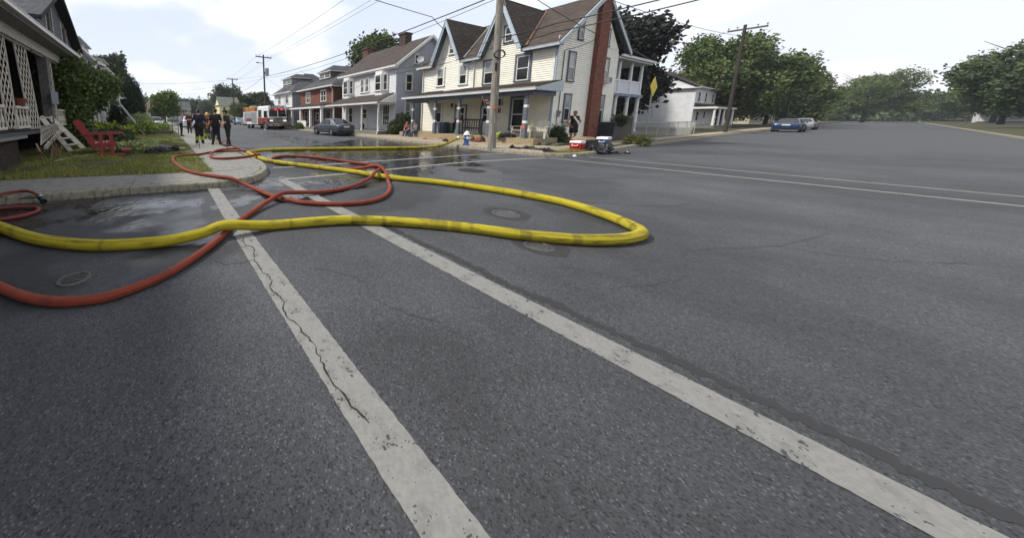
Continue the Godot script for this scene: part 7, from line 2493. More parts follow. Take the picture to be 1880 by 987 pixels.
# ---------------------------------------------------------------- people: a field of tapered capsules, meshed as surface nets
func blob(m: MB, bones: Array, cell: float, k: float) -> void: # bones: [a, b, ra, rb]
	var lo := Vector3(1e9, 1e9, 1e9)
	var hi := -lo
	for b in bones:
		var r: float = maxf(b[2], b[3])
		lo = lo.min(b[0] - Vector3(r, r, r)).min(b[1] - Vector3(r, r, r))
		hi = hi.max(b[0] + Vector3(r, r, r)).max(b[1] + Vector3(r, r, r))
	lo -= Vector3.ONE * cell * 2.5
	hi += Vector3.ONE * cell * 2.5
	var nx := int((hi.x - lo.x) / cell) + 2
	var ny := int((hi.y - lo.y) / cell) + 2
	var nz := int((hi.z - lo.z) / cell) + 2
	var f := PackedFloat32Array()
	f.resize(nx * ny * nz)
	f.fill(1.0)
	for b in bones:
		var a: Vector3 = b[0]
		var e: Vector3 = b[1]
		var ra: float = b[2]
		var rb: float = b[3]
		var pad := maxf(ra, rb) + k + cell * 2.0
		var l: Vector3 = (a.min(e) - Vector3.ONE * pad - lo) / cell
		var h: Vector3 = (a.max(e) + Vector3.ONE * pad - lo) / cell
		var ab := e - a
		var den := maxf(ab.length_squared(), 1e-9)
		for z in range(maxi(0, int(l.z)), mini(nz, int(h.z) + 1)):
			for y in range(maxi(0, int(l.y)), mini(ny, int(h.y) + 1)):
				for x in range(maxi(0, int(l.x)), mini(nx, int(h.x) + 1)):
					var p := lo + Vector3(x, y, z) * cell
					var t := clampf((p - a).dot(ab) / den, 0, 1)
					var d := (p - a - ab * t).length() - lerpf(ra, rb, t)
					var i := (z * ny + y) * nx + x
					var o := f[i]
					var hh := maxf(k - absf(o - d), 0.0) / k
					f[i] = minf(o, d) - hh * hh * k * 0.25
	var ids := {}
	var vs := []
	var ns := []
	var sx := 1
	var sy := nx
	var sz := nx * ny
	for z in nz - 1:
		for y in ny - 1:
			for x in nx - 1:
				var i := z * sz + y * sy + x
				var c := [f[i], f[i + sx], f[i + sy], f[i + sx + sy], f[i + sz], f[i + sx + sz], f[i + sy + sz], f[i + sx + sy + sz]]
				var neg := 0
				for q in c:
					if q < 0.0:
						neg += 1
				if neg == 0 or neg == 8:
					continue
				var sum := Vector3.ZERO
				var cnt := 0
				for ed in [[0, 1], [2, 3], [4, 5], [6, 7], [0, 2], [1, 3], [4, 6], [5, 7], [0, 4], [1, 5], [2, 6], [3, 7]]:
					var u: float = c[ed[0]]
					var w: float = c[ed[1]]
					if (u < 0.0) != (w < 0.0):
						var s := u / (u - w)
						var pa := Vector3(ed[0] & 1, (ed[0] >> 1) & 1, ed[0] >> 2)
						var pb := Vector3(ed[1] & 1, (ed[1] >> 1) & 1, ed[1] >> 2)
						sum += pa.lerp(pb, s)
						cnt += 1
				ids[i] = vs.size()
				vs.append(lo + (Vector3(x, y, z) + sum / cnt) * cell)
				ns.append(Vector3(c[1] + c[3] + c[5] + c[7] - c[0] - c[2] - c[4] - c[6], c[2] + c[3] + c[6] + c[7] - c[0] - c[1] - c[4] - c[5], c[4] + c[5] + c[6] + c[7] - c[0] - c[1] - c[2] - c[3]).normalized())
	for i in ids:
		for ax in [[sx, sy, sz], [sy, sz, sx], [sz, sx, sy]]:
			var j: int = i + ax[0]
			if (f[i] < 0.0) == (f[j] < 0.0):
				continue
			var q := [i, i - ax[1], i - ax[1] - ax[2], i - ax[2]]
			if not (ids.has(q[1]) and ids.has(q[2]) and ids.has(q[3])):
				continue
			var w := [ids[q[0]], ids[q[1]], ids[q[2]], ids[q[3]]]
			m.smooth_tri(vs[w[0]], vs[w[1]], vs[w[2]], ns[w[0]], ns[w[1]], ns[w[2]])
			m.smooth_tri(vs[w[0]], vs[w[2]], vs[w[3]], ns[w[0]], ns[w[2]], ns[w[3]])

func hand(m: MB, wrist: Vector3, along: Vector3, palm_n: Vector3, side: float) -> void: # palm, five curled fingers, thumb from the side
	var d := along.normalized()
	var n := (palm_n - d * palm_n.dot(d)).normalized()
	var x := d.cross(n).normalized() * side
	var b := [[wrist - d * 0.02, wrist + d * 0.03, 0.026, 0.027]]
	for k in 4:
		var o := (k - 1.5) * 0.019
		b.append([wrist + d * 0.02 + x * o * 0.7, wrist + d * 0.082 + x * o, 0.013, 0.0115])
		var L: float = [0.062, 0.074, 0.070, 0.054][k]
		var p0 := wrist + d * 0.085 + x * o
		var p1 := p0 + d * L * 0.5 + n * L * 0.16
		var p2 := p1 + d * L * 0.36 + n * L * 0.36
		b.append([p0, p1, 0.0100, 0.0092])
		b.append([p1, p2, 0.0090, 0.0078])
	var t0 := wrist + d * 0.028 - x * 0.026
	var t1 := t0 + d * 0.036 - x * 0.022 + n * 0.012
	b.append([t0, t1, 0.0125, 0.0105])
	b.append([t1, t1 + d * 0.032 + n * 0.014, 0.0105, 0.0085])
	blob(m, b, 0.0065, 0.006)

# pose: joint overrides in local coordinates (x: the person's right is -x, y up, z the way they face)
func person(label: String, at: Vector3, yaw: float, h: float, pose: Dictionary, look: Dictionary) -> Node3D:
	var P := thing("person", label, "person", "", at)
	P.rotation.y = yaw
	var s := h / 1.78
	var J := {"hipL": Vector3(0.09, 0.93, 0), "hipR": Vector3(-0.09, 0.93, 0), "kneeL": Vector3(0.105, 0.50, 0.02), "kneeR": Vector3(-0.105, 0.50, 0.02), "ankL": Vector3(0.11, 0.085, -0.02), "ankR": Vector3(-0.11, 0.085, -0.02), "toeL": Vector3(0.135, 0.04, 0.14), "toeR": Vector3(-0.135, 0.04, 0.14), "pelvis": Vector3(0, 0.98, 0), "waist": Vector3(0, 1.12, 0), "chest": Vector3(0, 1.30, 0.0), "neck": Vector3(0, 1.475, -0.01), "head": Vector3(0, 1.64, 0.02), "shL": Vector3(0.18, 1.43, -0.01), "shR": Vector3(-0.18, 1.43, -0.01), "elL": Vector3(0.25, 1.15, -0.04), "elR": Vector3(-0.25, 1.15, -0.04), "wrL": Vector3(0.26, 0.90, 0.04), "wrR": Vector3(-0.26, 0.90, 0.04), "face": Vector3(0, 0, 1)}
	for k in pose:
		J[k] = pose[k]
	for k in J:
		if k != "face":
			J[k] = J[k] * s
	var bulk: float = look.get("bulk", 1.0) * s
	var face: Vector3 = J["face"].normalized()
	var skin := M("skin", Color(0.70, 0.50, 0.40), 0.6) if not look.has("skin") else M("skin_tan", look["skin"], 0.6)
	var leg := func(r: float) -> Array:
		var o := []
		for q in ["L", "R"]:
			o.append([J["hip" + q], J["knee" + q], 0.085 * bulk + r, 0.058 * s + r])
			o.append([J["knee" + q], J["ank" + q], 0.057 * s + r, 0.040 * s + r])
		o.append([J["hipL"], J["hipR"], 0.105 * bulk + r, 0.105 * bulk + r])
		o.append([(J["hipL"] + J["hipR"]) / 2, J["pelvis"], 0.115 * bulk + r, 0.12 * bulk + r])
		return o
	var torso := func(r: float) -> Array:
		var o := []
		var w: Vector3 = (J["shL"] - J["shR"]) * 0.22
		for q in [1.0, -1.0]:
			o.append([J["pelvis"] + w * q * 0.55, J["waist"] + w * q * 0.5, 0.10 * bulk + r, 0.095 * bulk + r])
			o.append([J["waist"] + w * q * 0.5, J["chest"] + w * q * 0.85, 0.095 * bulk + r, 0.105 * bulk + r])
			o.append([J["chest"] + w * q * 0.85, J["neck"] + w * q * 0.4 - Vector3(0, 0.06 * s, 0), 0.10 * bulk + r, 0.065 * s + r])
		o.append([J["shL"], J["shR"], 0.062 * s + r, 0.062 * s + r])
		return o
	var arm := func(r: float, upto: float) -> Array:
		var o := []
		for q in ["L", "R"]:
			o.append([J["sh" + q], J["el" + q].lerp(J["sh" + q], maxf(0.0, 1.0 - upto * 2.0)), 0.056 * s + r, 0.044 * s + r])
			if upto > 0.5:
				o.append([J["el" + q], J["el" + q].lerp(J["wr" + q], upto * 2.0 - 1.0), 0.043 * s + r, 0.032 * s + r])
		return o
	var foot := func(r: float) -> Array:
		var o := []
		for q in ["L", "R"]:
			o.append([J["ank" + q] - Vector3(0, 0.03 * s, 0), J["toe" + q], 0.045 * s + r, 0.036 * s + r])
			o.append([J["ank" + q], J["ank" + q] - Vector3(0, 0.045 * s, 0.02), 0.042 * s + r, 0.04 * s + r])
		return o
	# the whole body, one skin
	var m := MB.new()
	var body: Array = leg.call(0.0) + torso.call(0.0) + arm.call(0.0, 1.0) + foot.call(-0.004)
	body.append([J["neck"] - Vector3(0, 0.06, 0), J["head"] - face * 0.02 - Vector3(0, 0.05, 0), 0.062 * s, 0.056 * s])
	body.append([J["head"] + Vector3(0, 0.02 * s, 0), J["head"] - Vector3(0, 0.05 * s, 0) + face * 0.02 * s, 0.088 * s, 0.065 * s])
	blob(m, body, 0.026, 0.045)
	var hd := []
	var up := Vector3.UP
	var c: Vector3 = J["head"]
	var rt := face.cross(up).normalized()
	hd.append([c + up * 0.03 * s - face * 0.02 * s, c + up * 0.02 * s + face * 0.012 * s, 0.092 * s, 0.086 * s])
	hd.append([c - up * 0.02 * s + face * 0.02 * s, c - up * 0.085 * s + face * 0.045 * s, 0.076 * s, 0.042 * s])
	hd.append([c + face * 0.098 * s + up * 0.005 * s, c + face * 0.116 * s - up * 0.028 * s, 0.010 * s, 0.016 * s])
	hd.append([c + face * 0.094 * s - up * 0.062 * s - rt * 0.018, c + face * 0.094 * s - up * 0.062 * s + rt * 0.018, 0.011 * s, 0.011 * s])
	for q in [1.0, -1.0]:
		hd.append([c + rt * q * 0.088 * s + up * 0.015 * s, c + rt * q * 0.088 * s - up * 0.025 * s, 0.017 * s, 0.013 * s])
		hd.append([c + rt * q * 0.03 * s + face * 0.088 * s + up * 0.025 * s, c + rt * q * 0.045 * s + face * 0.08 * s + up * 0.022 * s, 0.012 * s, 0.012 * s])
	blob(m, hd, 0.0115, 0.02)
	for q in [["L", 1.0], ["R", -1.0]]:
		var w: Vector3 = J["wr" + q[0]]
		var dir: Vector3 = J.get("hand" + q[0], w - J["el" + q[0]])
		var pn: Vector3 = J.get("palm" + q[0], Vector3(-q[1], 0, 0))
		hand(m, w, dir, pn, q[1])
	obj("body", m, skin, P)
	m = MB.new()
	for q in [1.0, -1.0]:
		m.ball(c + rt * q * 0.033 * s + face * 0.092 * s + up * 0.012 * s, Vector3.ONE * 0.011 * s, 5, 7)
	obj("eyes", m, M("eye_dark", Color(0.08, 0.06, 0.05), 0.3), P)
	# clothing
	if look.has("trousers"):
		m = MB.new()
		var lg: Array = leg.call(look.get("trouser_loose", 0.022))
		if look.get("shorts", false):
			lg = [[lg[0][0], lg[0][0].lerp(lg[0][1], 0.62), lg[0][2], lg[0][3] + 0.04], [lg[2][0], lg[2][0].lerp(lg[2][1], 0.62), lg[2][2], lg[2][3] + 0.04], lg[4], lg[5]]
		blob(m, lg, 0.024, 0.04)
		obj("shorts" if look.get("shorts", false) else "trousers", m, look["trousers"], P)
	if look.has("shirt"):
		m = MB.new()
		var tr: Array = torso.call(0.018) 
		if look.get("sleeve", 0.3) > 0.0:
			tr += arm.call(0.016, look.get("sleeve", 0.3))
		blob(m, tr, 0.024, 0.04)
		obj("shirt", m, look["shirt"], P)
	m = MB.new()
	blob(m, foot.call(0.012), 0.018, 0.02)
	obj("shoes", m, look.get("shoes", M("shoe_black", Color(0.04, 0.04, 0.042), 0.5)), P)
	if look.has("hair"):
		m = MB.new()
		var hh := [[c + up * 0.05 * s - face * 0.02 * s, c + up * 0.045 * s + face * 0.02 * s, 0.092 * s, 0.082 * s], [c + up * 0.02 * s - face * 0.05 * s, c - up * 0.04 * s - face * 0.055 * s, 0.075 * s, 0.05 * s]]
		if look.get("long", false):
			hh.append([c - face * 0.06 * s, c - up * 0.2 * s - face * 0.06 * s, 0.07 * s, 0.045 * s])
		blob(m, hh, 0.0125, 0.03)
		obj("hair", m, look["hair"], P)
	if look.has("cap"):
		m = MB.new()
		m.lathe(c + up * 0.045 * s, up, [Vector2(0.108, -0.01), Vector2(0.11, 0.03), Vector2(0.135, 0.062), Vector2(0.115, 0.09), Vector2(0.0, 0.1)], 18)
		m.ball(c + up * 0.055 * s + face * 0.10 * s, Vector3(0.07, 0.012, 0.06), 5, 10)
		obj("cap", m, look["cap"], P)
	if look.has("helmet"):
		m = MB.new()
		m.lathe(c + up * 0.04 * s, up, [Vector2(0.16, 0.0), Vector2(0.15, 0.015), Vector2(0.115, 0.03), Vector2(0.11, 0.08), Vector2(0.07, 0.13), Vector2(0.0, 0.145)], 20)
		m.ball(c + up * 0.045 * s - face * 0.10 * s, Vector3(0.12, 0.014, 0.13), 5, 12)
		m.bar(c + up * 0.15 * s + face * 0.1 * s, c + up * 0.17 * s - face * 0.1 * s, 0.02, 0.03)
		obj("helmet", m, look["helmet"], P)
	if look.has("belt"):
		m = MB.new()
		for k in 18:
			var a := TAU * k / 18
			var b := TAU * (k + 1) / 18
			var rx := 0.205 * bulk
			var rz := 0.155 * bulk
			m.bar(J["pelvis"] + Vector3(cos(a) * rx, 0.03, sin(a) * rz), J["pelvis"] + Vector3(cos(b) * rx, 0.03, sin(b) * rz), 0.03, 0.05)
		m.hexa(boxc(J["pelvis"] + Vector3(-0.21 * bulk, -0.05, 0.02), Vector3(0.06, 0.17, 0.09)))
		m.hexa(boxc(J["pelvis"] + Vector3(0.20 * bulk, 0.02, 0.03), Vector3(0.05, 0.10, 0.08)))
		obj("belt", m, look["belt"], P)
	if look.has("cuffs"):
		for q in ["L", "R"]:
			for y in [0.28, 0.16]:
				m = MB.new()
				var kk: Vector3 = J["knee" + q].lerp(J["ank" + q], 1.0 - (y / 0.5))
				m.tube([kk - Vector3(0, 0.035, 0), kk + Vector3(0, 0.035, 0)], [0.118, 0.120], 14, false)
				obj("reflective_cuff", m, look["cuffs"], P)
	return P

func boxc(c: Vector3, d: Vector3) -> Array:
	var h := d / 2
	return [c + Vector3(-h.x, -h.y, -h.z), c + Vector3(h.x, -h.y, -h.z), c + Vector3(h.x, -h.y, h.z), c + Vector3(-h.x, -h.y, h.z), c + Vector3(-h.x, h.y, -h.z), c + Vector3(h.x, h.y, -h.z), c + Vector3(h.x, h.y, h.z), c + Vector3(-h.x, h.y, h.z)]

func make_people() -> void:
	var black := M("uniform_black", Color(0.075, 0.078, 0.088), 0.8, 0, "mottle", 6.0)
	var navy := M("uniform_navy", Color(0.08, 0.11, 0.19), 0.85, 0, "mottle", 6.0)
	var bunker := M("bunker_trousers", Color(0.09, 0.09, 0.11), 0.85, 0, "mottle", 6.0)
	var lime := M("reflective_lime", Color(0.62, 0.68, 0.15), 0.5)
	var brown := M("hair_brown", Color(0.20, 0.14, 0.10), 0.8)
	var dkbelt := M("belt_black", Color(0.03, 0.03, 0.032), 0.4)
	var away := PI # facing +t: local +z turned to -z
	# yaw: local +z -> world direction (sin yaw, 0, cos yaw)
	person("firefighter seen from behind in navy tee and dark trousers with lime cuffs", V(1.86, 17.5, 0.15), PI - 0.1, 1.80, {"ankL": Vector3(0.14, 0.085, -0.02), "ankR": Vector3(-0.14, 0.085, -0.02), "toeL": Vector3(0.18, 0.04, 0.13), "toeR": Vector3(-0.18, 0.04, 0.13), "elL": Vector3(0.33, 1.17, -0.03), "elR": Vector3(-0.33, 1.17, -0.03), "wrL": Vector3(0.37, 0.93, 0.06), "wrR": Vector3(-0.37, 0.93, 0.06)}, {"shirt": navy, "trousers": bunker, "trouser_loose": 0.04, "cuffs": lime, "hair": brown, "bulk": 1.24, "sleeve": 0.5})
	person("police officer in black uniform seen from behind, bareheaded, hands at his front", V(2.52, 16.35, 0.15), PI - 0.25, 1.82, {"ankL": Vector3(0.17, 0.085, -0.02), "ankR": Vector3(-0.17, 0.085, -0.02), "toeL": Vector3(0.22, 0.04, 0.13), "toeR": Vector3(-0.22, 0.04, 0.13), "elL": Vector3(0.28, 1.18, 0.0), "elR": Vector3(-0.28, 1.18, 0.0), "wrL": Vector3(0.15, 1.05, 0.20), "wrR": Vector3(-0.15, 1.07, 0.20), "face": Vector3(0.25, 0, 1)}, {"shirt": black, "trousers": black, "hair": brown, "belt": dkbelt, "bulk": 1.08, "sleeve": 0.45})
	person("police officer in black with a dark cap, turned left, nearest to the red hose", V(2.90, 15.3, 0.15), PI + 0.95, 1.76, {"ankL": Vector3(0.13, 0.085, -0.14), "ankR": Vector3(-0.13, 0.085, 0.10), "toeL": Vector3(0.17, 0.04, 0.01), "toeR": Vector3(-0.15, 0.04, 0.25), "kneeL": Vector3(0.11, 0.50, -0.04), "chest": Vector3(0, 1.30, 0.04), "neck": Vector3(0, 1.46, 0.05), "head": Vector3(0, 1.60, 0.10), "shL": Vector3(0.18, 1.41, 0.04), "shR": Vector3(-0.18, 1.41, 0.04), "elL": Vector3(0.24, 1.15, 0.0), "elR": Vector3(-0.24, 1.15, 0.02), "wrL": Vector3(0.2, 0.98, 0.18), "wrR": Vector3(-0.2, 0.98, 0.2)}, {"shirt": black, "trousers": black, "hair": brown, "cap": M("cap_dark", Color(0.06, 0.065, 0.08), 0.6), "belt": dkbelt, "bulk": 1.05, "sleeve": 0.4})
	person("woman in lavender top and dark trousers reading at the left edge of the pavement", V(1.42, 24.9, 0.15), PI * 0.5, 1.70, {"elL": Vector3(0.23, 1.16, 0.02), "elR": Vector3(-0.23, 1.16, 0.02), "wrL": Vector3(0.1, 1.12, 0.26), "wrR": Vector3(-0.1, 1.12, 0.26)}, {"shirt": M("lavender_top", Color(0.60, 0.58, 0.66), 0.85), "trousers": black, "hair": brown, "long": true, "sleeve": 0.6})
	person("man in maroon shirt with folded arms facing us far along the pavement", V(2.35, 29.5, 0.15), -0.1, 1.80, {"elL": Vector3(0.25, 1.17, 0.06), "elR": Vector3(-0.25, 1.17, 0.06), "wrL": Vector3(-0.06, 1.18, 0.20), "wrR": Vector3(0.06, 1.15, 0.22)}, {"shirt": M("maroon_shirt", Color(0.19, 0.07, 0.08), 0.85), "trousers": black, "hair": M("hair_grey", Color(0.45, 0.43, 0.40), 0.8), "bulk": 1.1, "sleeve": 0.4})
	var tan_c := M("turnout_tan", Color(0.36, 0.31, 0.24), 0.85, 0, "mottle", 5.0)
	person("firefighter in tan turnout coat and yellow helmet behind the officers", V(2.72, 21.2, 0.15), 0.3, 1.72, {"chest": Vector3(0, 1.27, 0.05), "neck": Vector3(0, 1.42, 0.08), "head": Vector3(0, 1.56, 0.14), "wrL": Vector3(0.16, 1.0, 0.26), "wrR": Vector3(-0.16, 1.0, 0.26)}, {"shirt": tan_c, "trousers": tan_c, "trouser_loose": 0.04, "helmet": M("helmet_yellow", Color(0.78, 0.58, 0.24), 0.4), "bulk": 1.2, "sleeve": 1.0, "cuffs": lime})
	person("person in orange vest and blue jeans bending beside the bareheaded officer", V(3.12, 20.9, 0.15), PI * 1.35, 1.70, {"hipL": Vector3(0.09, 0.80, -0.08), "hipR": Vector3(-0.09, 0.80, -0.08), "pelvis": Vector3(0, 0.86, -0.06), "waist": Vector3(0, 1.0, 0.03), "chest": Vector3(0, 1.15, 0.14), "neck": Vector3(0, 1.29, 0.22), "head": Vector3(0, 1.42, 0.30), "shL": Vector3(0.18, 1.25, 0.18), "shR": Vector3(-0.18, 1.25, 0.18), "elL": Vector3(0.24, 1.0, 0.26), "elR": Vector3(-0.24, 1.0, 0.26), "wrL": Vector3(0.16, 0.80, 0.36), "wrR": Vector3(-0.16, 0.80, 0.36), "kneeL": Vector3(0.11, 0.46, 0.14), "kneeR": Vector3(-0.11, 0.46, -0.04), "ankL": Vector3(0.11, 0.085, 0.16), "ankR": Vector3(-0.11, 0.085, -0.25), "toeL": Vector3(0.13, 0.04, 0.32), "toeR": Vector3(-0.13, 0.04, -0.1)}, {"shirt": M("orange_vest", Color(0.78, 0.31, 0.09), 0.7), "trousers": M("jeans_blue", Color(0.23, 0.31, 0.47), 0.85, 0, "mottle", 6.0), "hair": brown, "sleeve": 0.25})
	# the man with the sash, hands on hips
	var sm := person("man in black sleeveless top and shorts with white shoulder strap, hands on hips", V(19.35, 8.0, 0.15), -0.55, 1.72, {"ankL": Vector3(0.10, 0.085, -0.02), "elL": Vector3(0.40, 1.20, -0.10), "elR": Vector3(-0.36, 1.17, -0.06), "wrL": Vector3(0.20, 1.02, 0.05), "wrR": Vector3(-0.24, 0.95, 0.08), "handL": Vector3(-0.5, -0.4, 0.6), "face": Vector3(-0.5, 0, 1)}, {"shirt": M("sleeveless_black", Color(0.06, 0.065, 0.08), 0.85), "sleeve": 0.0, "trousers": M("shorts_black", Color(0.045, 0.05, 0.055), 0.85), "shorts": true, "shoes": M("sandal_tan", Color(0.55, 0.42, 0.25), 0.7), "hair": M("hair_sandy", Color(0.42, 0.30, 0.20), 0.8), "bulk": 0.96, "skin": Color(0.66, 0.42, 0.31)})
	var m := MB.new()
	m.prism([Vector3(-0.17, 1.40, 0.10), Vector3(-0.09, 1.43, 0.10), Vector3(0.17, 1.05, 0.145), Vector3(0.14, 0.98, 0.145)], Vector3(0, 0, 0.035))
	obj("shoulder_strap", m, M("strap_white", Color(0.82, 0.82, 0.80), 0.7), sm)
	# figures on the porch
	person("person in white tee and red shorts half hidden by the middle porch post", V(17.45, 13.75, 0.46), -PI * 0.62, 1.72, {}, {"shirt": M("white_tee", Color(0.80, 0.80, 0.79), 0.85), "trousers": M("red_shorts", Color(0.55, 0.10, 0.12), 0.8), "shorts": true, "hair": brown, "sleeve": 0.3, "skin": Color(0.66, 0.42, 0.31)})
	var sit := {"hipL": Vector3(0.09, 0.46, -0.02), "hipR": Vector3(-0.09, 0.46, -0.02), "kneeL": Vector3(0.12, 0.47, 0.40), "kneeR": Vector3(-0.12, 0.47, 0.40), "ankL": Vector3(0.12, 0.085, 0.44), "ankR": Vector3(-0.12, 0.085, 0.44), "toeL": Vector3(0.14, 0.04, 0.60), "toeR": Vector3(-0.14, 0.04, 0.60), "pelvis": Vector3(0, 0.52, -0.03), "waist": Vector3(0, 0.66, -0.02), "chest": Vector3(0, 0.84, 0.04), "neck": Vector3(0, 1.01, 0.08), "head": Vector3(0, 1.16, 0.14), "shL": Vector3(0.18, 0.97, 0.05), "shR": Vector3(-0.18, 0.97, 0.05), "elL": Vector3(0.24, 0.70, 0.12), "elR": Vector3(-0.24, 0.70, 0.12), "wrL": Vector3(0.12, 0.56, 0.34), "wrR": Vector3(-0.12, 0.56, 0.34)}
	person("person in reddish shirt sitting on the cream porch's edge by the end post", V(16.2, 17.1, 0.10), -PI * 0.5 + 0.3, 1.55, sit, {"shirt": M("dull_red_shirt", Color(0.46, 0.27, 0.23), 0.85), "trousers": M("jeans_blue", Color(0.23, 0.31, 0.47), 0.85, 0, "mottle", 6.0), "hair": M("hair_sandy", Color(0.42, 0.30, 0.20), 0.8), "sleeve": 0.4})
	person("person in grey top and jeans sitting on the cream porch's edge, nearer the second post", V(16.2, 16.25, 0.10), -PI * 0.5 - 0.2, 1.55, sit, {"shirt": M("grey_top", Color(0.40, 0.38, 0.38), 0.85), "trousers": M("jeans_blue", Color(0.23, 0.31, 0.47), 0.85, 0, "mottle", 6.0), "hair": brown, "sleeve": 0.8})

# ---------------------------------------------------------------- small things
func heap(label: String, at: Vector3, size: Vector3, mats: Array, n: int, seed_: int, called := "clothes_heap", cat := "heap") -> Node3D: # crumpled cloth: folded, overlapping lumps
	var t := thing(called, label, cat, "", at)
	rng.seed = seed_
	var nz := FastNoiseLite.new()
	nz.seed = seed_
	nz.frequency = 7.0
	for k in n:
		var c := Vector3(rng.randf_range(-0.5, 0.5) * size.x, 0, rng.randf_range(-0.5, 0.5) * size.z)
		var r := Vector3(size.x * rng.randf_range(0.16, 0.34), size.y * rng.randf_range(0.5, 0.95), size.z * rng.randf_range(0.16, 0.34))
		var m := MB.new()
		var N := 12
		for i in N:
			for j in N:
				var q := []
				for e in [[i, j], [i + 1, j], [i + 1, j + 1], [i, j + 1]]:
					var a: float = TAU * e[0] / N
					var b: float = (PI / 2) * e[1] / N
					var w := Vector3(cos(a) * cos(b), sin(b), sin(a) * cos(b))
					var p: Vector3 = c + w * r
					p += w * nz.get_noise_3d(p.x, p.y, p.z) * minf(r.x, r.z) * 0.7
					p.y = maxf(p.y, 0.0)
					q.append(p)
				m.quad(q[0], q[1], q[2], q[3], (q[0] + q[2]) / 2 - c)
		obj("garment", m, mats[k % mats.size()], t)
	return t

func cooler(label: String, at: Vector3, yaw: float, d: Vector3, body: Material, lid: Material) -> void:
	var t := thing("cooler", label, "cooler", "", at)
	t.rotation.y = yaw
	var m := MB.new()
	m.hexa([Vector3(-d.x * 0.46, 0, -d.z * 0.46), Vector3(d.x * 0.46, 0, -d.z * 0.46), Vector3(d.x * 0.46, 0, d.z * 0.46), Vector3(-d.x * 0.46, 0, d.z * 0.46), Vector3(-d.x * 0.5, d.y * 0.8, -d.z * 0.5), Vector3(d.x * 0.5, d.y * 0.8, -d.z * 0.5), Vector3(d.x * 0.5, d.y * 0.8, d.z * 0.5), Vector3(-d.x * 0.5, d.y * 0.8, d.z * 0.5)])
	obj("tub", m, body, t)
	m = MB.new()
	m.hexa([Vector3(-d.x * 0.52, d.y * 0.8, -d.z * 0.52), Vector3(d.x * 0.52, d.y * 0.8, -d.z * 0.52), Vector3(d.x * 0.52, d.y * 0.8, d.z * 0.52), Vector3(-d.x * 0.52, d.y * 0.8, d.z * 0.52), Vector3(-d.x * 0.48, d.y, -d.z * 0.48), Vector3(d.x * 0.48, d.y, -d.z * 0.48), Vector3(d.x * 0.48, d.y, d.z * 0.48), Vector3(-d.x * 0.48, d.y, d.z * 0.48)])
	obj("lid", m, lid, t)
	for s in [-1.0, 1.0]:
		m = MB.new()
		m.tube([Vector3(s * d.x * 0.5, d.y * 0.62, -0.1), Vector3(s * d.x * 0.56, d.y * 0.5, -0.09), Vector3(s * d.x * 0.56, d.y * 0.5, 0.09), Vector3(s * d.x * 0.5, d.y * 0.62, 0.1)], [0.015, 0.015, 0.015, 0.015], 6)
		obj("handle", m, lid, t)
	for x in [-0.16, 0.16]:
		m = MB.new()
		m.hexa(boxc(Vector3(x * d.x, d.y * 0.76, d.z * 0.5 + 0.01), Vector3(0.05, 0.07, 0.03)))
		obj("latch", m, lid, t)

func bin(label: String, at: Vector3, w: float, h: float, mat: Material, yaw := 0.0, lidded := true) -> void:
	var t := thing("trash_bin", label, "trash bin", "", at)
	t.rotation.y = yaw
	var m := MB.new()
	m.hexa([Vector3(-w * 0.4, 0, -w * 0.4), Vector3(w * 0.4, 0, -w * 0.4), Vector3(w * 0.4, 0, w * 0.4), Vector3(-w * 0.4, 0, w * 0.4), Vector3(-w * 0.5, h * 0.93, -w * 0.5), Vector3(w * 0.5, h * 0.93, -w * 0.5), Vector3(w * 0.5, h * 0.93, w * 0.5), Vector3(-w * 0.5, h * 0.93, w * 0.5)])
	obj("tub", m, mat, t)
	m = MB.new()
	m.hexa([Vector3(-w * 0.54, h * 0.93, -w * 0.54), Vector3(w * 0.54, h * 0.93, -w * 0.54), Vector3(w * 0.54, h * 0.93, w * 0.54), Vector3(-w * 0.54, h * 0.93, w * 0.54), Vector3(-w * 0.5, h, -w * 0.5), Vector3(w * 0.5, h, -w * 0.5), Vector3(w * 0.5, h, w * 0.5), Vector3(-w * 0.5, h, w * 0.5)])
	obj("lid", m, mat, t)

func adirondack(label: String, at: Vector3, yaw: float, mat: Material) -> void:
	var t := thing("garden_chair", label, "garden chair", "slatted garden chairs on the cream porch", at)
	t.rotation.y = yaw
	var m: MB
	for k in 6:
		var x := (k - 2.5) * 0.10
		var h := 0.95 - absf(k - 2.5) * 0.045
		m = MB.new()
		m.bar(Vector3(x, 0.30, -0.20), Vector3(x * 1.15, h, -0.48), 0.085, 0.02, Vector3(0, 0, 1))
		obj("back_slat", m, mat, t)
	for k in 5:
		m = MB.new()
		m.bar(Vector3(-0.28, 0.38 - k * 0.02, 0.32 - k * 0.115), Vector3(0.28, 0.38 - k * 0.02, 0.32 - k * 0.115), 0.095, 0.02)
		obj("seat_slat", m, mat, t)
	for s in [-1.0, 1.0]:
		m = MB.new()
		m.bar(Vector3(s * 0.36, 0.58, -0.36), Vector3(s * 0.36, 0.58, 0.40), 0.13, 0.025)
		obj("arm", m, mat, t)
		m = MB.new()
		m.bar(Vector3(s * 0.31, 0.0, 0.33), Vector3(s * 0.31, 0.57, 0.33), 0.09, 0.025, Vector3(0, 0, 1))
		obj("leg", m, mat, t)
		m = MB.new()
		m.bar(Vector3(s * 0.29, 0.40, 0.36), Vector3(s * 0.29, 0.03, -0.60), 0.025, 0.12)
		obj("leg", m, mat, t)

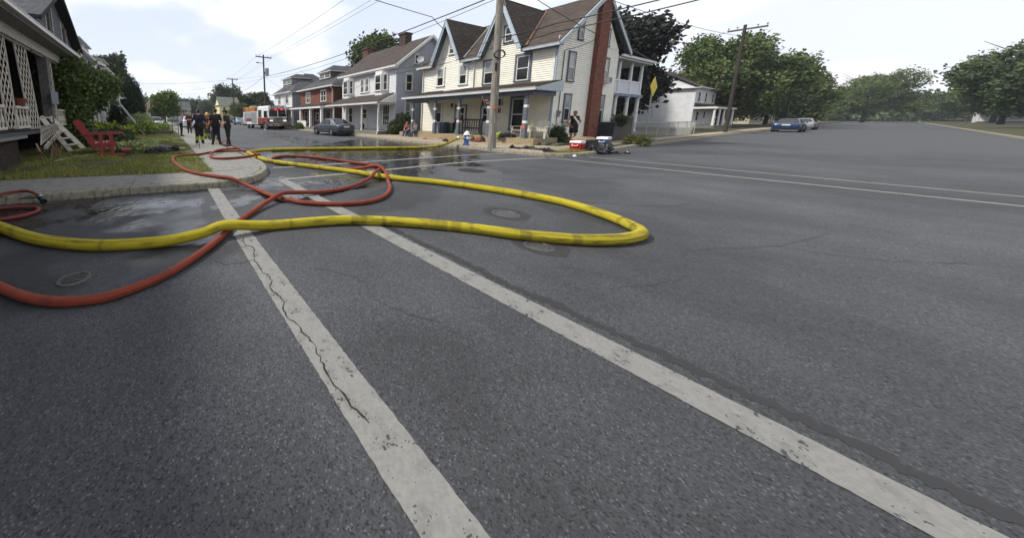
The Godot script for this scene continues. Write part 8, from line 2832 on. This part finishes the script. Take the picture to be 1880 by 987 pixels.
func glider() -> void: # red wooden glider bench with a table between, seen end-on
	var t := thing("red_bench", "red wooden glider bench with slatted seat and flat arms on the left lawn", "bench", "", V(-1.74, 12.75, 0.27))
	t.rotation.y = 1.70
	var red := M("bench_red", Color(0.52, 0.15, 0.15), 0.6, 0, "soft", 1.5)
	var worn := M("bench_red_worn", Color(0.62, 0.36, 0.34), 0.7, 0, "soft", 1.5)
	var m: MB
	# local: +x along the bench width, +z the way the seat faces
	for k in 9: # back slats leaning
		var x := -0.62 + k * 0.155
		m = MB.new()
		m.bar(Vector3(x, 0.38, -0.28), Vector3(x, 1.13, -0.62), 0.12, 0.025, Vector3(0, 0, 1))
		obj("back_slat", m, red, t)
	for y in [0.45, 1.0]:
		m = MB.new()
		m.bar(Vector3(-0.70, y, -0.32 - (y - 0.38) * 0.45), Vector3(0.70, y, -0.32 - (y - 0.38) * 0.45), 0.035, 0.09)
		obj("back_rail", m, red, t)
	for k in 6:
		m = MB.new()
		m.bar(Vector3(-0.68, 0.43 - k * 0.008, 0.24 - k * 0.10), Vector3(0.68, 0.43 - k * 0.008, 0.24 - k * 0.10), 0.075, 0.022)
		obj("seat_slat", m, worn, t)
	for s in [-1.0, 1.0]:
		m = MB.new()
		m.bar(Vector3(s * 0.72, 0.16, 0.36), Vector3(s * 0.72, 1.14, -0.66), 0.0, 0.0)
		m = MB.new()
		m.bar(Vector3(s * 0.71, 0.30, -0.18), Vector3(s * 0.71, 1.14, -0.62), 0.04, 0.13)
		obj("back_post", m, red, t)
		m = MB.new()
		m.bar(Vector3(s * 0.71, 0.72, -0.50), Vector3(s * 0.71, 0.72, 0.62), 0.16, 0.035)
		obj("arm", m, red, t)
		m = MB.new()
		m.bar(Vector3(s * 0.71, 0.36, -0.25), Vector3(s * 0.71, 0.36, 0.40), 0.045, 0.12)
		obj("side_rail", m, red, t)
		for z in [-0.02, 0.26]:
			m = MB.new()
			m.bar(Vector3(s * 0.76, 0.02, z), Vector3(s * 0.76, 0.70, z), 0.045, 0.10, Vector3(0, 0, 1))
			obj("leg", m, red, t)
		m = MB.new()
		m.bar(Vector3(s * 0.76, 0.035, -0.35), Vector3(s * 0.76, 0.035, 0.62), 0.09, 0.06)
		obj("foot_rail", m, red, t)
	m = MB.new()
	m.bar(Vector3(-0.5, 0.14, 0.66), Vector3(0.5, 0.14, 0.66), 0.28, 0.05)
	obj("foot_board", m, red, t)

func make_small() -> void:
	glider()
	var dark := M("gear_black", Color(0.055, 0.056, 0.06), 0.7, 0, "mottle", 6.0)
	var grey := M("gear_grey", Color(0.33, 0.34, 0.37), 0.8, 0, "mottle", 6.0)
	var lime := M("reflective_lime", Color(0.62, 0.68, 0.15), 0.5)
	var tanm := M("turnout_tan", Color(0.36, 0.31, 0.24), 0.85, 0, "mottle", 5.0)
	var redm := M("gear_red", Color(0.45, 0.20, 0.15), 0.7)
	heap("heap of black and grey clothing on the left lawn edge", V(0.05, 12.75, 0.27), Vector3(0.85, 0.24, 0.6), [dark, M("gear_slate", Color(0.16, 0.17, 0.20), 0.8), dark, dark, grey], 11, 801)
	var st := thing("stone_block", "pale flat stone block on the lawn beside the clothing heap", "stone", "", V(0.62, 13.0, 0.24))
	var m := MB.new()
	m.hexa(boxc(Vector3(0, 0.05, 0), Vector3(0.45, 0.12, 0.25)))
	obj("block", m, M("stone_pale", Color(0.52, 0.51, 0.48), 0.9, 0, "mottle", 2.0), st)
	heap("black turnout gear with lime stripes dropped on the cream porch's edge", V(16.4, 9.85, 0.46), Vector3(0.7, 0.28, 0.6), [dark, dark, lime, dark], 8, 803, "turnout_gear", "gear")
	heap("black hose bags strewn on the pavement beside the near utility pole", V(13.9, 7.95, 0.145), Vector3(0.35, 0.14, 0.45), [dark], 4, 805, "gear_bag", "gear")
	heap("long heap of black straps on the pavement right of the near utility pole", V(14.2, 7.1, 0.145), Vector3(0.5, 0.13, 1.0), [dark, dark, M("gear_dk", Color(0.10, 0.10, 0.11), 0.6)], 9, 807, "gear_bag", "gear")
	heap("tan and yellow firefighting gear piled at the porch edge left of the near pole", V(16.0, 11.2, 0.16), Vector3(0.5, 0.36, 0.7), [tanm, lime, redm, tanm], 8, 809, "turnout_gear", "gear")
	heap("orange and brown tool bag lying on the pavement above the yellow hose", V(14.5, 12.3, 0.145), Vector3(0.3, 0.2, 0.5), [M("bag_orange", Color(0.50, 0.26, 0.14), 0.8), dark], 4, 811, "tool_bag", "bag")
	heap("green plastic bag beside the middle porch post", V(16.3, 12.9, 0.46), Vector3(0.35, 0.42, 0.4), [M("bag_green", Color(0.22, 0.42, 0.36), 0.35)], 4, 813, "plastic_bag", "bag")
	heap("small red and white bag behind the hydrant", V(16.1, 11.9, 0.46), Vector3(0.3, 0.25, 0.3), [redm, M("gear_white", Color(0.6, 0.6, 0.62), 0.8)], 3, 815, "plastic_bag", "bag")
	var tb := heap("shiny black plastic rubbish bag slumped on the kerb in front of the coolers", V(16.45, 5.62, 0.02), Vector3(1.0, 0.52, 0.55), [M("bag_black", Color(0.02, 0.02, 0.022), 0.22)], 7, 817, "rubbish_bag", "rubbish bag")
	heap("flattened tail of the black plastic bag lying on the road", V(17.1, 5.2, 0.01), Vector3(0.5, 0.14, 0.25), [M("bag_black", Color(0.02, 0.02, 0.022), 0.22)], 3, 819, "rubbish_bag", "rubbish bag")
	# coolers and crates at the corner
	var white := M("cooler_white", Color(0.82, 0.83, 0.84), 0.4)
	cooler("red cooler with white lid on the corner grass", V(15.75, 6.3, 0.13), 0.1, Vector3(0.62, 0.40, 0.38), M("cooler_red", Color(0.62, 0.09, 0.11), 0.45), white)
	cooler("blue cooler with white lid, rightmost of the corner pile", V(19.0, 6.55, 0.14), 0.15, Vector3(0.82, 0.44, 0.42), M("cooler_blue", Color(0.17, 0.25, 0.38), 0.45), white)
	var ct := thing("storage_crate", "dark green storage crate heaped with cardboard between the two coolers", "crate", "", V(17.05, 6.55, 0.13))
	m = MB.new()
	m.hexa([Vector3(-0.5, 0, -0.27), Vector3(0.5, 0, -0.27), Vector3(0.5, 0, 0.27), Vector3(-0.5, 0, 0.27), Vector3(-0.55, 0.36, -0.3), Vector3(0.55, 0.36, -0.3), Vector3(0.55, 0.36, 0.3), Vector3(-0.55, 0.36, 0.3)])
	obj("tub", m, M("crate_green", Color(0.07, 0.11, 0.095), 0.5), ct)
	m = MB.new()
	m.hexa([Vector3(-0.58, 0.36, -0.33), Vector3(0.58, 0.36, -0.33), Vector3(0.58, 0.36, 0.33), Vector3(-0.58, 0.36, 0.33), Vector3(-0.58, 0.40, -0.33), Vector3(0.58, 0.40, -0.33), Vector3(0.58, 0.40, 0.33), Vector3(-0.58, 0.40, 0.33)])
	obj("rim", m, M("crate_green", Color(0.07, 0.11, 0.095), 0.5), ct)
	var cb := thing("cardboard_box", "flattened cardboard lying on top of the green crate", "cardboard", "", V(16.95, 6.55, 0.53))
	m = MB.new()
	m.hexa([Vector3(-0.55, 0.0, -0.3), Vector3(0.45, 0.0, -0.3), Vector3(0.45, 0, 0.3), Vector3(-0.5, 0, 0.3), Vector3(-0.4, 0.14, -0.2), Vector3(0.35, 0.10, -0.2), Vector3(0.35, 0.10, 0.2), Vector3(-0.35, 0.14, 0.2)])
	obj("sheet", m, M("cardboard", Color(0.60, 0.50, 0.40), 0.9, 0, "soft", 2.0), cb)
	heap("small pink and white bundle between the crate and the blue cooler", V(18.0, 6.5, 0.14), Vector3(0.35, 0.36, 0.3), [M("bundle_pink", Color(0.55, 0.25, 0.28), 0.8), white], 3, 821, "bundle", "bag")
	var gry := M("bin_grey", Color(0.16, 0.175, 0.20), 0.55)
	bin("dark blue-grey wheeled bin against the cream house right of the chimney", V(24.2, 8.25, 0.13), 0.85, 1.12, gry, 0.1)
	bin("second dark bin partly behind the first, beside the picket fence", V(25.2, 8.3, 0.13), 0.6, 0.95, gry, -0.1)
	bin("dark bin at the corner of the grey house", V(17.25, 19.6, 0.2), 0.62, 0.95, gry, 0.2)
	bin("low green bin between the grey house's bin and the shrubs", V(17.5, 18.95, 0.2), 0.55, 0.6, M("bin_green", Color(0.08, 0.14, 0.11), 0.6), 0.0)
	bin("dark green bin on the cream porch behind the second post", V(17.3, 14.1, 0.46), 0.5, 0.72, M("bin_green", Color(0.08, 0.14, 0.11), 0.6), 0.0)
	bin("slate blue planter box on the cream porch beside the second post", V(16.9, 14.5, 0.46), 0.5, 0.75, M("planter_blue", Color(0.20, 0.23, 0.30), 0.6), 0.0)
	adirondack("slatted garden chair left of the near porch post", V(17.0, 9.35, 0.46), -PI / 2 - 0.3, M("chair_grey_cream", Color(0.72, 0.70, 0.63), 0.6))
	adirondack("slatted garden chair right of the near porch post", V(17.1, 8.55, 0.46), -PI / 2 + 0.25, M("chair_grey_cream", Color(0.72, 0.70, 0.63), 0.6))
	# black bench / headboard on the porch
	var bn := thing("black_bench", "black spindle bench on the cream porch behind the hydrant", "bench", "", V(16.75, 12.2, 0.46))
	var blk := M("bench_black", Color(0.045, 0.045, 0.05), 0.5)
	for k in 9:
		m = MB.new()
		m.bar(V(0, -0.62 + k * 0.155, 0.2), V(0.05, -0.62 + k * 0.155, 0.92), 0.035, 0.035)
		obj("spindle", m, blk, bn)
	for y in [0.42, 0.92]:
		m = MB.new()
		m.bar(V(0.03, -0.68, y), V(0.03, 0.68, y), 0.06, 0.09)
		obj("rail", m, blk, bn)
	for t in [-0.66, 0.66]:
		m = MB.new()
		m.bar(V(0.03, t, 0.0), V(0.03, t, 1.0), 0.07, 0.07)
		obj("post", m, blk, bn)
	# flag hung from the porch post
	var fl := thing("flag", "small striped flag leaning out from the cream porch, just left of the near pole", "flag", "", V(16.2, 10.83, 2.1))
	m = MB.new()
	m.tube([Vector3(0, -0.35, 0), Vector3(-0.75, 0.55, 0.1)], [0.016, 0.014], 6)
	obj("pole", m, M("pole_white", Color(0.75, 0.75, 0.74), 0.5), fl)
	striped(fl, Vector3(-0.72, 0.52, 0.1), Vector3(0.05, -0.30, 0.62), Vector3(0.45, -0.45, 0.0), 6)
	# fences
	var fe := thing("picket_fence", "weathered grey picket fence beside the back porch", "fence", "", V(23.9, 7.95, 0.1))
	var old := M("old_fence_wood", Color(0.38, 0.36, 0.335), 0.95, 0, "wood", 1.2)
	rng.seed = 831
	for k in 23:
		m = MB.new()
		var x := k * 0.132
		var hh := 1.5 + rng.randf_range(-0.08, 0.08)
		var tl := rng.randf_range(-0.03, 0.03)
		m.prism([Vector3(x, 0, 0), Vector3(x + 0.105, 0, 0), Vector3(x + 0.105 + tl, hh - 0.1, 0), Vector3(x + 0.05 + tl, hh, 0), Vector3(x + tl, hh - 0.1, 0)], Vector3(0, 0, 0.022))
		obj("picket", m, old, fe)
	for y in [0.4, 1.15]:
		m = MB.new()
		m.bar(Vector3(-0.05, y, -0.035), Vector3(3.05, y, -0.035), 0.04, 0.08)
		obj("rail", m, old, fe)
	var hp := thing("hanging_plant", "dark spiky plant hanging on the picket fence", "plant", "", V(24.6, 7.85, 1.25))
	var lm := MB.new()
	lm.lathe(Vector3(0, -0.1, 0), Vector3.UP, [Vector2(0, 0), Vector2(0.08, 0), Vector2(0.12, 0.14), Vector2(0, 0.14)], 10)
	obj("pot", lm, M("pot_dark", Color(0.08, 0.07, 0.07), 0.7), hp)
	crown(hp, "foliage", [[Vector3(0, 0.12, 0), Vector3(0.36, 0.14, 0.2)]], 60, CLUMP_NEEDLE, leaf_mat("leaf_dark", Color(0.22, 0.285, 0.155)), 0.3, 835, 0.2)
	var cf := thing("chain_fence", "grey chain-link fence between the picket fence and the right border", "fence", "", V(27.0, 7.9, 0.1))
	var gal := M("galvanised", Color(0.62, 0.62, 0.60), 0.45, 0.4)
	for k in 7:
		m = MB.new()
		m.tube([Vector3(k * 2.2, 0, 0), Vector3(k * 2.2, 1.12, 0)], [0.03, 0.03], 8)
		obj("post", m, gal, cf)
	m = MB.new()
	m.tube([Vector3(0, 1.08, 0), Vector3(13.2, 1.08, 0)], [0.022, 0.022], 8)
	obj("rail", m, gal, cf)
	m = MB.new()
	for k in 140:
		var x := k * 0.1
		for s in [1.0, -1.0]:
			var a := Vector3(x, 0.05, 0.005 * s)
			var b := Vector3(x + s * 1.0, 1.05, 0.005 * s)
			if b.x < 0 or b.x > 13.2 or a.x > 13.2:
				continue
			m.bar(a, b, 0.007, 0.007)
	stuff(obj("wire_mesh", m, gal, cf))
	# yellow street sign at the right border
	var sg := thing("street_sign", "yellow diamond street sign on a steel post at the right border", "sign", "", V(24.46, 6.6, 0.12))
	m = MB.new()
	m.bar(Vector3(0, 0, 0), Vector3(0, 3.5, 0), 0.05, 0.05)
	obj("post", m, gal, sg)
	m = MB.new()
	m.prism([Vector3(-0.54, 3.1, 0.04), Vector3(0, 2.56, 0.04), Vector3(0.54, 3.1, 0.04), Vector3(0, 3.64, 0.04)], Vector3(0, 0, 0.012))
	obj("plate", m, M("sign_yellow", Color(0.75, 0.68, 0.08), 0.5), sg)
	# aluminium ladder against the grey house
	var ld := thing("extension_ladder", "long aluminium ladder leaning from the left lawn up to the grey house's porch roof", "ladder")
	var alu := M("ladder_aluminium", Color(0.66, 0.66, 0.65), 0.35, 0.6)
	var f0 := V(-1.02, 26.4, 0.28)
	var g0 := V(-3.75, 31.6, 4.15)
	var wv := V(0.05, 0.42, 0)
	for s in [0.0, 1.0]:
		m = MB.new()
		m.bar(f0 + wv * s, g0 + wv * s, 0.035, 0.09)
		obj("rail", m, alu, ld)
	for k in 24:
		m = MB.new()
		m.tube([f0.lerp(g0, (k + 0.5) / 24.0), f0.lerp(g0, (k + 0.5) / 24.0) + wv], [0.018, 0.018], 6)
		obj("rung", m, alu, ld)
	m = MB.new()
	m.bar(f0.lerp(g0, 0.62) + wv * 0.5, f0.lerp(g0, 0.70) + wv * 0.5, 0.10, 0.10)
	obj("red_bracket", m, M("gear_red", Color(0.45, 0.20, 0.15), 0.7), ld)
	# handrail and garden edging by the pavement
	var hr := thing("handrail", "black iron handrail by the steps at the left of the pavement", "railing")
	var iron := M("iron_black", Color(0.05, 0.05, 0.052), 0.5)
	var R0 := [V(1.18, 24.0, 0.15), V(0.95, 28.0, 0.3), V(0.2, 33.0, 0.6)]
	for k in 3:
		m = MB.new()
		m.bar(R0[k], R0[k] + Vector3(0, 0.95, 0), 0.045, 0.045)
		obj("post", m, iron, hr)
	for k in 2:
		for y in [0.93, 0.5]:
			m = MB.new()
			m.bar(R0[k] + Vector3(0, y, 0), R0[k + 1] + Vector3(0, y, 0), 0.04, 0.03)
			obj("rail", m, iron, hr)
	var gw := thing("garden_edging", "low grey stone edging in front of the light green plant bed", "garden wall")
	for k in 6:
		m = MB.new()
		m.hexa(boxc(V(-1.25 + k * 0.40, 28.3, 0.34), Vector3(0.385, 0.24, 0.3)))
		obj("stone", m, M("stone_grey", Color(0.42, 0.415, 0.40), 0.9, 0, "mottle", 1.5), gw)
	# flat stones at the corner of the cream house
	var fs := thing("step_stones", "two flat grey stones lying in the grass at the cream house's corner", "stones")
	for e in [[17.1, 8.15, 0.16, 0.9, 0.35], [17.4, 7.75, 0.13, 0.7, 0.3]]:
		m = MB.new()
		m.hexa(boxc(V(e[0], e[1], e[2] + 0.04), Vector3(e[3], 0.13, e[4])))
		obj("stone", m, M("stone_grey", Color(0.42, 0.415, 0.40), 0.9, 0, "mottle", 1.5), fs)
	# blue bucket hung on the far porch, hand tool on the left pavement
	var tl := thing("hand_tool", "small black tool standing on the pavement edge left of the firefighter", "tool", "", V(1.55, 14.9, 0.15))
	m = MB.new()
	m.tube([Vector3(0, 0, 0), Vector3(0.02, 0.26, 0), Vector3(-0.1, 0.30, 0), Vector3(-0.16, 0.28, 0.02)], [0.018, 0.018, 0.018, 0.015], 6)
	m.tube([Vector3(0.01, 0.14, 0), Vector3(-0.16, 0.13, 0.02)], [0.015, 0.015], 6)
	obj("frame", m, iron, tl)
	for e in [[15.0, 13.9, 0.145, "scrap of red cloth strewn on the pavement before the porch slab"], [16.05, 13.4, 0.15, "reddish flattened hose end lying along the porch slab"], [15.9, 10.6, 0.15, "reddish flattened cloth lying right of the hydrant along the slab"]]:
		heap(e[3], V(e[0], e[1], e[2]), Vector3(0.18, 0.09, 0.9), [redm, M("gear_pink", Color(0.55, 0.36, 0.32), 0.8)], 4, 843 + int(e[1] * 10), "cloth_scrap", "cloth")
	var lt := thing("paper_scrap", "crumpled white scrap of paper on the road at the corner kerb", "litter", "", V(13.75, 5.55, 0.01))
	m = MB.new()
	m.ball(Vector3(0, 0.05, 0), Vector3(0.07, 0.05, 0.06), 5, 7)
	obj("paper", m, white, lt)

func _ready() -> void:
	rng.seed = 1
	make_view()
	make_textures()
	more_textures()
	make_ground()
	glass_materials()
	make_cream_house()
	make_grey_house()
	make_burnt_house()
	make_left_row()
	make_right_row()
	make_plants()
	make_poles()
	make_vehicles()
	make_people()
	make_hoses()
	make_small()
